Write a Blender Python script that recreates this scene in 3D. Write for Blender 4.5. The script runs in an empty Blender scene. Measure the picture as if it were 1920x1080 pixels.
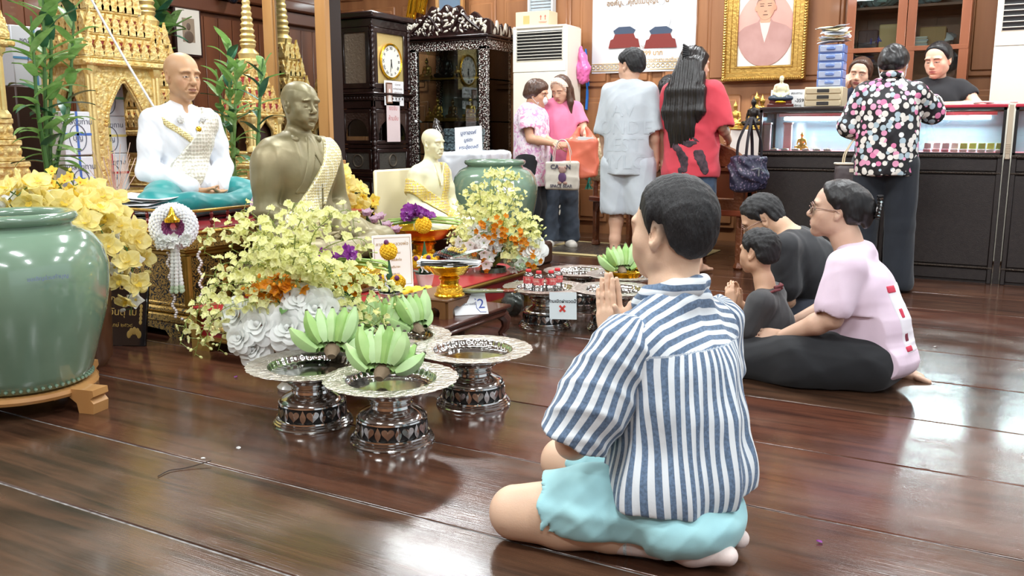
import bpy,bmesh,math,random
import numpy as np
from mathutils import Matrix,Vector,Euler
S=bpy.context.scene
COL=S.collection
PI=math.pi
R=math.radians
rnd=random.Random(7)
# ---------------------------------------------------------------- camera maths (photo is 1920x1080)
FPX,CAMH,YHOR=1650.0,1.05,250.0
PITCH=math.atan((540-YHOR)/FPX)
YAW=R(29.1)
cam=bpy.data.cameras.new('camera')
camo=bpy.data.objects.new('camera',cam)
COL.objects.link(camo)
camo.location=(0,0,CAMH)
camo.rotation_euler=(PI/2-PITCH,0,YAW)
cam.sensor_width=36
cam.lens=36*FPX/1920
cam.clip_start=0.02
S.camera=camo
_fw=Vector((-math.sin(YAW)*math.cos(PITCH),math.cos(YAW)*math.cos(PITCH),-math.sin(PITCH)))
_rt=Vector((math.cos(YAW),math.sin(YAW),0))
_up=_rt.cross(_fw)
def at(x,y,z=None,X=None,Y=None):
 """world point seen at photo pixel x,y on the plane z=, X= or Y="""
 r=_fw+_rt*((x-960)/FPX)-_up*((y-540)/FPX)
 if z is not None:
  t=(z-CAMH)/r.z
 elif X is not None:
  t=X/r.x
 else:
  t=Y/r.y
 return Vector((0,0,CAMH))+r*t
# ---------------------------------------------------------------- materials
def lin(c):
 if isinstance(c,(int,float)):
  c=(c,c,c)
 return tuple(((v/255)/12.92 if v/255<=.04045 else((v/255+.055)/1.055)**2.4)for v in c[:3])+(1,)
def newmat(name):
 m=bpy.data.materials.new(name)
 m.use_nodes=True
 nt=m.node_tree
 return m,nt,nt.nodes['Principled BSDF']
def nd(nt,typ,**kw):
 n=nt.nodes.new(typ)
 for k,v in kw.items():
  if k.startswith('i_'):
   n.inputs[k[2:].replace('_',' ')].default_value=v
  else:
   setattr(n,k,v)
 return n
def ramp(nt,src,stops,interp='LINEAR'):
 r=nt.nodes.new('ShaderNodeValToRGB')
 r.color_ramp.interpolation=interp
 e=r.color_ramp.elements
 while len(e)<len(stops):
  e.new(.5)
 for el,(p,c)in zip(e,stops):
  el.position=p
  el.color=lin(c)
 nt.links.new(src,r.inputs[0])
 return r.outputs[0]
MATS={}
def M(name,col=(128,128,128),rough=.5,metal=0.,bump=None,var=None,coat=0,spec=None,trans=0,emit=None,sheen=0,alpha=None,sss=0,stretch=(1,1,1),ior=None,rvar=None,attr=None):
 """bump=(scale,strength)  var=(scale,colour2[,contrast])"""
 if name in MATS:
  return MATS[name]
 m,nt,b=newmat(name)
 L=nt.links.new
 b.inputs['Base Color'].default_value=lin(col)
 b.inputs['Roughness'].default_value=rough
 b.inputs['Metallic'].default_value=metal
 if spec is not None:
  b.inputs['Specular IOR Level'].default_value=spec
 if coat:
  b.inputs['Coat Weight'].default_value=coat
  b.inputs['Coat Roughness'].default_value=.06
 if trans:
  b.inputs['Transmission Weight'].default_value=trans
 if ior:
  b.inputs['IOR'].default_value=ior
 if sheen:
  b.inputs['Sheen Weight'].default_value=sheen
 if sss:
  b.inputs['Subsurface Weight'].default_value=sss
  b.inputs['Subsurface Radius'].default_value=(.02,.008,.004)
  b.inputs['Subsurface Scale'].default_value=.5
 if alpha is not None:
  b.inputs['Alpha'].default_value=alpha
 if emit:
  b.inputs['Emission Color'].default_value=lin(emit[0])
  b.inputs['Emission Strength'].default_value=emit[1]
 co=None
 if bump or var or rvar:
  tc=nd(nt,'ShaderNodeTexCoord')
  mp=nd(nt,'ShaderNodeMapping')
  mp.inputs['Scale'].default_value=stretch
  L(tc.outputs['Object'],mp.inputs[0])
  co=mp.outputs[0]
 if var:
  n=nd(nt,'ShaderNodeTexNoise',i_Scale=var[0],i_Detail=4.)
  L(co,n.inputs['Vector'])
  c=var[2]if len(var)>2 else .15
  L(ramp(nt,n.outputs[0],[(.5-c,col),(.5+c,var[1])]),b.inputs['Base Color'])
 if rvar:
  n=nd(nt,'ShaderNodeTexNoise',i_Scale=rvar[0],i_Detail=4.)
  L(co,n.inputs['Vector'])
  mr=nd(nt,'ShaderNodeMapRange',i_From_Min=.3,i_From_Max=.7,i_To_Min=rough,i_To_Max=rvar[1])
  L(n.outputs[0],mr.inputs[0])
  L(mr.outputs[0],b.inputs['Roughness'])
 if attr:
  a=nd(nt,'ShaderNodeAttribute',attribute_name=attr)
  L(a.outputs['Color'],b.inputs['Base Color'])
 if bump:
  n=nd(nt,'ShaderNodeTexNoise',i_Scale=bump[0],i_Detail=3.)
  L(co,n.inputs['Vector'])
  bp=nd(nt,'ShaderNodeBump',i_Strength=bump[1],i_Distance=.01)
  L(n.outputs[0],bp.inputs['Height'])
  L(bp.outputs[0],b.inputs['Normal'])
 MATS[name]=m
 return m
# ---------------------------------------------------------------- mesh builder
def T(x=0,y=0,z=0,rx=0,ry=0,rz=0,s=1):
 m=Matrix.Translation((x,y,z))@Euler((rx,ry,rz)).to_matrix().to_4x4()
 if s!=1:
  m=m@(Matrix.Diagonal((s,s,s,1))if isinstance(s,(int,float))else Matrix.Diagonal((*s,1)))
 return m
def frame(a,b,hint=(0,0,1)):
 """matrix with origin a and z axis towards b"""
 a,b=Vector(a),Vector(b)
 z=(b-a).normalized()
 h=Vector(hint)
 if abs(z.dot(h.normalized()))>.98:
  h=Vector((1,0,0))if abs(z.x)<.9 else Vector((0,1,0))
 x=h.cross(z).normalized()
 y=z.cross(x)
 m=Matrix((x,y,z)).transposed().to_4x4()
 m.translation=a
 return m
def dd(name,bm,mats,**k):
 return bm.build(name,mats,**k)
class MB:
 def __init__(s,m=None):
  s.v,s.f,s.mi,s.m=[],[],[],m
 def add(s,vs,fs,mi=0,m=None):
  n=len(s.v)
  mm=m
  if s.m is not None:
   mm=s.m@m if m is not None else s.m
  if mm is not None:
   vs=[mm@Vector(q)for q in vs]
  s.v+=[tuple(q)for q in vs]
  s.f+=[tuple(i+n for i in q)for q in fs]
  s.mi+=[mi]*len(fs)
  return s
 def bm(s,b,mi=0,m=None):
  b.verts.index_update()
  s.add([q.co for q in b.verts],[[q.index for q in f.verts]for f in b.faces],mi,m)
  b.free()
  return s
 def box(s,x0,x1,y0,y1,z0,z1,bev=0,mi=0,m=None,seg=1):
  if bev:
   b=bmesh.new()
   bmesh.ops.create_cube(b,size=1)
   for q in b.verts:
    q.co=Vector(((x0+x1)/2+q.co.x*(x1-x0),(y0+y1)/2+q.co.y*(y1-y0),(z0+z1)/2+q.co.z*(z1-z0)))
   bmesh.ops.bevel(b,geom=b.edges[:],offset=bev,segments=seg,affect='EDGES',profile=.5)
   return s.bm(b,mi,m)
  vs=[(x,y,z)for z in(z0,z1)for y in(y0,y1)for x in(x0,x1)]
  return s.add(vs,[(0,2,3,1),(4,5,7,6),(0,1,5,4),(2,6,7,3),(0,4,6,2),(1,3,7,5)],mi,m)
 def lathe(s,prof,seg=32,mi=0,m=None,cap=True,rmod=None,arc=None):
  vs,fs=[],[]
  n=len(prof)
  full=arc is None
  a0,a1=(0,2*PI)if full else arc
  ns=seg if full else seg+1
  for i in range(ns):
   a=a0+(a1-a0)*i/seg
   for j,(r,z)in enumerate(prof):
    q=r*(rmod(a,j)if rmod else 1)
    vs.append((q*math.cos(a),q*math.sin(a),z))
  for i in range(seg):
   k=(i+1)%ns
   for j in range(n-1):
    fs.append((i*n+j,k*n+j,k*n+j+1,i*n+j+1))
  if cap and full:
   if prof[0][0]>1e-5:
    fs.append(tuple(i*n for i in reversed(range(ns))))
   if prof[-1][0]>1e-5:
    fs.append(tuple(i*n+n-1 for i in range(ns)))
  return s.add(vs,fs,mi,m)
 def cyl(s,a,b,r,r2=None,seg=12,mi=0):
  L=(Vector(b)-Vector(a)).length
  return s.lathe([(r,0),(r if r2 is None else r2,L)],seg,mi,frame(a,b))
 def tube(s,path,r,seg=8,mi=0,closed=False,flat=1.,m=None):
  P=[Vector(p)for p in path]
  n=len(P)
  vs,fs=[],[]
  up=None
  for i,p in enumerate(P):
   if closed:
    t=(P[(i+1)%n]-P[i-1]).normalized()
   else:
    t=(P[min(i+1,n-1)]-P[max(i-1,0)]).normalized()
   if up is None:
    up=Vector((0,0,1))if abs(t.z)<.9 else Vector((1,0,0))
   x=up.cross(t).normalized()
   y=t.cross(x)
   up=y
   rr=r[i]if isinstance(r,(list,tuple))else r
   for k in range(seg):
    a=2*PI*k/seg
    vs.append(p+x*rr*math.cos(a)+y*rr*flat*math.sin(a))
  for i in range(n if closed else n-1):
   j=(i+1)%n
   for k in range(seg):
    l=(k+1)%seg
    fs.append((i*seg+k,i*seg+l,j*seg+l,j*seg+k))
  if not closed:
   fs.append(tuple(reversed(range(seg))))
   fs.append(tuple((n-1)*seg+k for k in range(seg)))
  return s.add(vs,fs,mi,m)
 def prism(s,poly,z0,z1,mi=0,m=None):
  """2D polygon (x,y) extruded z0..z1"""
  n=len(poly)
  ar=sum(poly[i][0]*poly[(i+1)%n][1]-poly[(i+1)%n][0]*poly[i][1]for i in range(n))
  if ar<0:
   poly=poly[::-1]
  vs=[(x,y,z0)for x,y in poly]+[(x,y,z1)for x,y in poly]
  fs=[tuple(reversed(range(n))),tuple(range(n,2*n))]
  fs+=[(i,(i+1)%n,n+(i+1)%n,n+i)for i in range(n)]
  return s.add(vs,fs,mi,m)
 def ell(s,c,r,seg=16,rings=10,mi=0,m=None):
  if isinstance(r,(int,float)):
   r=(r,r,r)
  vs=[(c[0],c[1],c[2]-r[2])]
  for i in range(1,rings):
   t=PI*i/rings
   for k in range(seg):
    a=2*PI*k/seg
    vs.append((c[0]+r[0]*math.sin(t)*math.cos(a),c[1]+r[1]*math.sin(t)*math.sin(a),c[2]-r[2]*math.cos(t)))
  vs.append((c[0],c[1],c[2]+r[2]))
  fs=[(0,1+(k+1)%seg,1+k)for k in range(seg)]
  for i in range(rings-2):
   for k in range(seg):
    l=(k+1)%seg
    fs.append((1+i*seg+k,1+i*seg+l,1+(i+1)*seg+l,1+(i+1)*seg+k))
  e=len(vs)-1
  o=1+(rings-2)*seg
  fs+=[(e,o+k,o+(k+1)%seg)for k in range(seg)]
  return s.add(vs,fs,mi,m)
 def grid(s,nu,nv,fn,mi=0,m=None,thick=0):
  """sheet fn(u,v)->xyz, optional second layer offset by thick along its normal"""
  P=[[Vector(fn(i/nu,j/nv))for j in range(nv+1)]for i in range(nu+1)]
  w=nv+1
  vs=[P[i][j]for i in range(nu+1)for j in range(nv+1)]
  fs=[(i*w+j,(i+1)*w+j,(i+1)*w+j+1,i*w+j+1)for i in range(nu)for j in range(nv)]
  if thick:
   N=len(vs)
   nn=[]
   for i in range(nu+1):
    for j in range(nv+1):
     a=P[min(i+1,nu)][j]-P[max(i-1,0)][j]
     b=P[i][min(j+1,nv)]-P[i][max(j-1,0)]
     q=a.cross(b)
     nn.append(q.normalized()if q.length>1e-12 else Vector((0,0,1)))
   vs=vs+[p-q*thick for p,q in zip(vs,nn)]
   fs=fs+[tuple(i+N for i in reversed(f))for f in fs]
   bd=[i*w for i in range(nu+1)]+[nu*w+j for j in range(1,w)]+[i*w+nv for i in range(nu-1,-1,-1)]+[j for j in range(nv-1,0,-1)]
   for i in range(len(bd)):
    a,b=bd[i],bd[(i+1)%len(bd)]
    fs.append((b,a,a+N,b+N))
  return s.add(vs,fs,mi,m)
 def mesh(s,ob_mesh,mi=0,m=None):
  return s.add([q.co for q in ob_mesh.vertices],[list(p.vertices)for p in ob_mesh.polygons],mi,m)
 def build(s,name,mats,parent=None,smooth=38,loc=None,world=False):
  me=bpy.data.meshes.new(name)
  if world and parent is not None:
   iv=parent.matrix_basis.inverted()
   pv=parent.parent
   while pv is not None:
    iv=iv@pv.matrix_basis.inverted()
    pv=pv.parent
   s.v=[tuple(iv@Vector(q))for q in s.v]
  me.from_pydata(s.v,[],s.f)
  if not isinstance(mats,(list,tuple)):
   mats=[mats]
  for q in mats:
   me.materials.append(q)
  if len(mats)>1:
   me.polygons.foreach_set('material_index',s.mi)
  if smooth:
   me.polygons.foreach_set('use_smooth',[True]*len(me.polygons))
   me.set_sharp_from_angle(angle=R(smooth))
  o=bpy.data.objects.new(name,me)
  COL.objects.link(o)
  if parent is not None:
   o.parent=parent
  if loc is not None:
   o.location=loc
  return o
def tag(o,label,cat,group=None,kind=None):
 o['label']=label
 o['category']=cat
 if group:
  o['group']=group
 if kind:
  o['kind']=kind
 return o
def thing(name,label,cat,loc=(0,0,0),rz=0,group=None,rot=None):
 o=bpy.data.objects.new(name,None)
 COL.objects.link(o)
 o.empty_display_size=.05
 o.location=loc
 o.rotation_euler=rot or(0,0,rz)
 return tag(o,label,cat,group)
def struct(o):
 o['kind']='structure'
 return o
def kids(o):
 return[c for c in o.children]
def dup(root,loc=None,rz=None,label=None,group=None,scale=None,rot=None):
 def cp(o,par):
  c=o.copy()
  COL.objects.link(c)
  c.parent=par
  for ch in kids(o):
   cp(ch,c)
  return c
 r=cp(root,None)
 if loc is not None:
  r.location=loc
 if rz is not None:
  r.rotation_euler=(0,0,rz)
 if rot is not None:
  r.rotation_euler=rot
 if scale is not None:
  r.scale=(scale,)*3 if isinstance(scale,(int,float))else scale
 if label:
  r['label']=label
 if group:
  r['group']=group
 return r
_txt={}
def text_mesh(txt,size=.1,ext=.0006,align='CENTER',bold=0,shear=0):
 k=(txt,size,ext,align,bold,shear)
 if k in _txt:
  return _txt[k]
 c=bpy.data.curves.new('t','FONT')
 c.body=txt
 c.size=size
 c.extrude=ext
 c.align_x=align
 c.align_y='CENTER'
 c.offset=bold
 c.shear=shear
 c.resolution_u=3
 o=bpy.data.objects.new('t',c)
 COL.objects.link(o)
 dg=bpy.context.evaluated_depsgraph_get()
 me=bpy.data.meshes.new_from_object(o.evaluated_get(dg))
 bpy.data.objects.remove(o)
 bpy.data.curves.remove(c)
 _txt[k]=me
 return me
def shape_mesh(loops,ext=.002,bev=0,res=4):
 """filled 2D outlines (holes allowed) extruded +-ext; loops of (x,y)"""
 c=bpy.data.curves.new('s','CURVE')
 c.dimensions='2D'
 c.fill_mode='BOTH'
 c.extrude=ext
 c.bevel_depth=bev
 c.bevel_resolution=1
 for lp in loops:
  sp=c.splines.new('POLY')
  sp.points.add(len(lp)-1)
  for p,q in zip(sp.points,lp):
   p.co=(q[0],q[1],0,1)
  sp.use_cyclic_u=True
 o=bpy.data.objects.new('s',c)
 COL.objects.link(o)
 dg=bpy.context.evaluated_depsgraph_get()
 me=bpy.data.meshes.new_from_object(o.evaluated_get(dg))
 bpy.data.objects.remove(o)
 bpy.data.curves.remove(c)
 return me
FACE=Matrix.Rotation(PI/2,4,'X')
def smooth_path(pts,n=8):
 """Catmull-Rom through pts"""
 P=[Vector(p)for p in pts]
 P=[P[0]*2-P[1]]+P+[P[-1]*2-P[-2]]
 out=[]
 for i in range(1,len(P)-2):
  for k in range(n):
   t=k/n
   a,b,c,d=P[i-1],P[i],P[i+1],P[i+2]
   out.append(.5*((2*b)+(c-a)*t+(2*a-5*b+4*c-d)*t*t+(3*b-a-3*c+d)*t**3))
 out.append(P[-2])
 return out
# ---------------------------------------------------------------- implicit surfaces -> one continuous mesh
class Sdf:
 def __init__(s):
  s.ops=[]
  s.m=Matrix.Identity(4)
  s.disp=None
 def _p(s,p):
  return np.array(s.m@Vector(p),float)
 def _sc(s):
  return s.m.col[0].xyz.length
 def _rot(s,rot):
  r=s.m.to_3x3().normalized()
  if rot is not None:
   r=r@(rot.to_3x3()if hasattr(rot,'to_3x3')else Euler(rot).to_matrix())
  return np.array(r)
 def cap(s,a,b,ra,rb=None,k=.02,fx=1.,fy=1.,hint=(0,0,1),op='u'):
  """tapered capsule; fx, fy squash its section along hint-cross axis / hint axis"""
  q=s._sc()
  A,B=s._p(a),s._p(b)
  ra,rb,k=ra*q,(ra if rb is None else rb)*q,k*q
  ab=B-A
  L2=max(ab@ab,1e-9)
  if fx==1 and fy==1:
   def fn(P):
    pa=P-A
    t=np.clip(pa@ab/L2,0,1)
    return np.sqrt(((pa-t[:,None]*ab)**2).sum(1))-(ra+(rb-ra)*t)
  else:
   fr=np.array(frame(A,B,s.m.to_3x3()@Vector(hint)).to_3x3())
   mn=min(fx,fy,1)
   def fn(P):
    pa=P-A
    t=np.clip(pa@ab/L2,0,1)
    l=(pa-t[:,None]*ab)@fr
    l[:,0]/=fx
    l[:,1]/=fy
    return(np.sqrt((l**2).sum(1))-(ra+(rb-ra)*t))*(mn if mn<1 else 1)
  c=(A+B)/2
  s.ops.append((op,fn,k,c,math.sqrt(L2)/2+max(ra,rb)*max(fx,fy,1)))
  return s
 def chain(s,pts,rs,k=.02,**kw):
  for i in range(len(pts)-1):
   s.cap(pts[i],pts[i+1],rs[i],rs[i+1],k=k,**kw)
  return s
 def ell(s,c,r,rot=None,k=.02,op='u'):
  q=s._sc()
  c=s._p(c)
  r=np.array((r,r,r)if isinstance(r,(int,float))else r)*q
  R_=s._rot(rot)
  def fn(P):
   l=(P-c)@R_
   k0=np.sqrt(((l/r)**2).sum(1))
   k1=np.sqrt(((l/(r*r))**2).sum(1))+1e-9
   return k0*(k0-1)/k1
  s.ops.append((op,fn,k*q,c,r.max()))
  return s
 def box(s,c,h,rot=None,rd=.01,k=.02,op='u'):
  q=s._sc()
  c=s._p(c)
  h=np.array(h)*q
  rd*=q
  R_=s._rot(rot)
  def fn(P):
   l=np.abs((P-c)@R_)-(h-rd)
   return np.sqrt((np.maximum(l,0)**2).sum(1))+np.minimum(l.max(1),0)-rd
  s.ops.append((op,fn,k*q,c,float(np.linalg.norm(h))))
  return s
 def cut(s,p,n,k=.004):
  """keep the side the normal points away from"""
  p=s._p(p)
  n=np.array((s.m.to_3x3()@Vector(n)).normalized())
  s.ops.append(('i',lambda P:(P-p)@n,k,None,0))
  return s
 def fn(s,f,op='i',k=.004):
  s.ops.append((op,f,k,None,0))
  return s
 def eval(s,P,c=None,rb=0):
  d=np.full(len(P),.5)
  for op,f,k,bc,br in s.ops:
   if c is not None and bc is not None and np.linalg.norm(c-bc)-br>rb+.06:
    continue
   x=f(P)
   k=max(k,1e-4)
   if op=='u':
    h=np.clip(.5+.5*(d-x)/k,0,1)
    d=d*(1-h)+x*h-k*h*(1-h)
   elif op=='d':
    d=d+x
   else:
    if op=='s':
     x=-x
    h=np.clip(.5-.5*(d-x)/k,0,1)
    d=d*(1-h)+x*h+k*h*(1-h)
  return d
 def mesh(s,name,mat,h=.006,parent=None,loc=None,rz=None,col=None,attrs=None,smooth=180,keep=None):
  bb=[(c,r)for op,f,k,c,r in s.ops if op=='u' and c is not None]
  lo=np.min([c-r for c,r in bb],0)-2.5*h-.01
  hi=np.max([c+r for c,r in bb],0)+2.5*h+.01
  B=14
  nb=np.ceil((hi-lo)/(h*B)).astype(int)
  n=nb*B
  V=np.ones(n,np.float32)
  ii=np.stack(np.meshgrid(*[np.arange(q)for q in nb],indexing='ij'),-1).reshape(-1,3)
  cen=lo+(ii*B+(B-1)/2)*h
  dc=s.eval(cen)
  rb=B*h*.87
  g=np.stack(np.meshgrid(*[np.arange(B)]*3,indexing='ij'),-1).reshape(-1,3)*h
  for q,c,d in zip(ii,cen,dc):
   sl=tuple(slice(a*B,a*B+B)for a in q)
   if abs(d)<rb*2.2+.012:
    V[sl]=s.eval(lo+q*B*h+g,c,rb).reshape(B,B,B)
   elif d<0:
    V[sl]=-1
  ins=V<0
  cnt=np.zeros(n-1,np.uint8)
  for dx in(0,1):
   for dy in(0,1):
    for dz in(0,1):
     cnt+=ins[dx:n[0]-1+dx,dy:n[1]-1+dy,dz:n[2]-1+dz]
  C=np.argwhere((cnt>0)&(cnt<8))
  idx=np.full(n-1,-1,np.int64)
  idx[tuple(C.T)]=np.arange(len(C))
  acc=np.zeros((len(C),3))
  num=np.zeros(len(C))
  cor=[(0,0,0),(1,0,0),(0,1,0),(1,1,0),(0,0,1),(1,0,1),(0,1,1),(1,1,1)]
  val=[V[tuple((C+o).T)]for o in cor]
  for a in range(8):
   for b in range(a+1,8):
    df=np.abs(np.array(cor[a])-cor[b])
    if df.sum()!=1:
     continue
    va,vb=val[a],val[b]
    m=(va<0)!=(vb<0)
    t=np.where(m,va/np.where(m,va-vb,1),0)
    p=np.array(cor[a])+t[:,None]*(np.array(cor[b])-cor[a])
    acc+=np.where(m[:,None],p,0)
    num+=m
  verts=lo+(C+acc/num[:,None])*h
  quads=[]
  for ax in range(3):
   u,v=(ax+1)%3,(ax+2)%3
   sa=[slice(1,n[k]-1)for k in range(3)]
   sb=list(sa)
   sa[ax]=slice(0,n[ax]-1)
   sb[ax]=slice(1,n[ax])
   A_,B_=ins[tuple(sa)],ins[tuple(sb)]
   E=np.argwhere(A_!=B_)
   fl=A_[tuple(E.T)]
   E=E+np.array([0 if k==ax else 1 for k in range(3)])
   du,dv=np.eye(3,dtype=int)[u],np.eye(3,dtype=int)[v]
   q=np.stack([idx[tuple((E-du-dv).T)],idx[tuple((E-dv).T)],idx[tuple(E.T)],idx[tuple((E-du).T)]],1)
   q[~fl]=q[~fl][:,::-1]
   quads.append(q)
  Q=np.concatenate(quads)
  if keep is not None:
   kc=keep(verts[Q].mean(1))
   Q=Q[kc]
  me=bpy.data.meshes.new(name)
  me.vertices.add(len(verts))
  me.vertices.foreach_set('co',verts.astype(np.float32).ravel())
  me.loops.add(Q.size)
  me.loops.foreach_set('vertex_index',Q.astype(np.int32).ravel())
  me.polygons.add(len(Q))
  me.polygons.foreach_set('loop_start',np.arange(0,Q.size,4,dtype=np.int32))
  me.polygons.foreach_set('loop_total',np.full(len(Q),4,np.int32))
  me.update(calc_edges=True)
  me.validate()
  me.polygons.foreach_set('use_smooth',[True]*len(me.polygons))
  if smooth<180:
   me.set_sharp_from_angle(angle=R(smooth))
  nv=len(me.vertices)
  if col is not None and nv==len(verts):
   a=me.color_attributes.new('Col','FLOAT_COLOR','POINT')
   cc=np.ones((nv,4),np.float32)
   cc[:,:3]=col(verts)
   a.data.foreach_set('color',cc.ravel())
  for an,f in(attrs or{}).items():
   a=me.attributes.new(an,'FLOAT','POINT')
   a.data.foreach_set('value',f(verts).astype(np.float32))
  me.materials.append(mat)
  o=bpy.data.objects.new(name,me)
  COL.objects.link(o)
  if parent is not None:
   o.parent=parent
  if loc is not None:
   o.location=loc
  if rz is not None:
   o.rotation_euler=(0,0,rz)
  return o
def wrinkles(amp,f=14.,seed=0,st=(1,1,1)):
 """soft cloth folds: warped sines"""
 r=np.random.RandomState(seed)
 st=np.array(st)
 ws=[(r.normal(size=3)*f*q*st,r.uniform(0,6.28),w)for q,w in((.6,1),(1,.8),(1.4,.7),(2,.45),(2.8,.3))]
 w1=[(r.normal(size=3)*f*.5,r.uniform(0,6.28))for _ in range(3)]
 def fn(P):
  W=np.stack([np.sin(P@a+b)for a,b in w1],1)*.06
  Q=P+W
  t=0
  for a,b,w in ws:
   v=np.sin(Q@a+b)
   t=t+w*np.exp(-(v*2)**2)
  return-amp*(t-1.2)
 return fn
# ---------------------------------------------------------------- people
def head_matrix(c,yaw=0,pitch=0,roll=0,s=1.):
 """local head frame: +Y face, +Z up; pitch>0 looks up, yaw>0 turns to the figure's left"""
 return Matrix.Translation(c)@Euler((R(pitch),R(roll),R(yaw)),'XYZ').to_matrix().to_4x4()@Matrix.Scale(s,4)
def add_head(d,m,jaw=1.,nose=1.,wide=1.,eyes=True,fat=0.,ears=1.,old=0):
 o=d.m
 d.m=o@m
 w=wide
 d.ell((0,-.014,.034),(.076*w,.094,.084),k=.03)
 d.ell((0,.016,.02),(.070*w,.076,.078),k=.03)
 d.ell((0,.03,-.045),((.058+fat)*w,.058,.070),k=.03)
 d.ell((0,-.005,-.05),((.055+fat)*w,.06,.05),k=.03)
 d.cap((-.045*w,.0,-.065),(0,.066,-.1),.017+fat*.6,.017*jaw,k=.025)
 d.cap((.045*w,.0,-.065),(0,.066,-.1),.017+fat*.6,.017*jaw,k=.025)
 d.ell((0,.068,-.1),(.024*jaw,.021,.019),k=.02)
 for x in(-1,1):
  d.ell((x*.04*w,.053,-.03),(.027+fat*.5,.027,.026),k=.03)
  d.ell((x*.03,.07,-.066),(.02+fat*.5,.018,.022),k=.025)
  d.ell((x*.036,.084,.022),(.026,.011,.009),(0,x*.12,-x*.3),k=.016)
 for x in(-1,1):
  d.ell((x*.031,.1,-.004),(.021,.016,.0125),k=.018,op='s')
 d.cap((0,.084,.008),(0,.1045+.004*nose,-.032),.0085,.0125*nose,k=.014)
 d.ell((0,.106,-.036),(.013*nose,.011,.0105),k=.01)
 for x in(-1,1):
  d.ell((x*.0135*nose,.098,-.039),(.0085,.011,.0085),k=.007)
  d.ell((x*.007,.103,-.049),(.004,.006,.004),k=.003,op='s')
 for x in(-1,1):
  d.ell((x*.031,.0755,-.005),(.0175,.0155,.0125),k=.004)
  if eyes:
   d.cap((x*.019,.0945,-.006),(x*.044,.0875,-.005),.0016,k=.004,op='s')
  d.cap((x*.017,.089,-.018),(x*.04,.083,-.019),.0035,k=.008)
 d.ell((0,.082,-.071),(.03,.016,.022),k=.02)
 d.ell((0,.0935,-.0645),(.022,.0085,.0055),k=.006)
 d.ell((0,.091,-.0755),(.0185,.009,.0062),k=.006)
 d.cap((-.023,.094,-.071),(0,.1025,-.0697),.0018,k=.004,op='s')
 d.cap((.023,.094,-.071),(0,.1025,-.0697),.0018,k=.004,op='s')
 d.ell((0,.09,-.087),(.018,.007,.005),k=.01,op='s')
 if old:
  for x in(-1,1):
   d.cap((x*.019,.1,-.042),(x*.033,.086,-.072),.0035,k=.009,op='s')
   d.cap((x*.021,.096,-.0185),(x*.043,.086,-.021),.0025,k=.006,op='s')
 if ears:
  for x in(-1,1):
   rot=(.22,0,x*-.35)
   d.ell((x*.077*w,-.012,-.008),(.0095,.019*ears,.031*ears),rot,k=.006)
   d.ell((x*.083*w,-.006,-.004),(.006,.0115,.02),rot,k=.004,op='s')
   d.ell((x*.0745*w,-.004,-.034),(.008,.0095,.012),k=.006)
 d.m=o
SKIN=(222,178,146)
def lc(c):
 return np.array(lin(c)[:3])
def paint_head(m,skin,brow=(48,38,34),lips=(186,112,100),iris=(34,24,20),open_=1.,fade=None):
 """colour function in head coordinates for vertices of the body mesh"""
 inv=np.array(m.inverted())
 sk,bc,lp,ir,wh=lc(skin),lc(brow or skin),lc(lips or skin),lc(iris),lc((226,220,214))
 dark=lc((60,44,38))
 blush=lc((214,140,116))
 def fn(P,C):
  q=P@inv[:3,:3].T+inv[:3,3]
  x,y,z=np.abs(q[:,0]),q[:,1],q[:,2]
  near=(np.abs(q)<.16).all(1)
  f=near&(y>.05)
  w=np.exp(-((x-.045)**2+(z+.035)**2)/.0006)*.35*f
  C+=(blush-C)*w[:,None]*.6
  if fade:
   t=np.clip((z-np.interp(y,fade[0],fade[1]))/.035,0,1)*near*(y<.075)
   C=C+(lc((40,36,35))-C)*(.85*t[:,None])
  if lips is not None:
   l=f&(((x/.0235)**2+((z+.070)/.0105)**2)<1)&(y>.07)
   C[l]=lp
   C[f&(np.abs(z+.0705)<.0016)&(x<.023)&(y>.08)]=lp*.45
  if brow is not None:
   b=f&(x>.012)&(x<.052)&(np.abs(z-.0205+(x-.036)**2*9)<.0042-.03*np.maximum(0,x-.04))
   C[b]=bc*.8+sk*.2
  if open_ is not None:
   e=((x-.0315)/.0135)**2+((z+.0052)/(.0048*open_))**2
   C[f&(e<1.6)]=dark
   C[f&(e<.9)]=wh
   C[f&(e<.95)&(np.abs(x-.0315)<.0066)]=ir
  return C
 return fn
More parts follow.
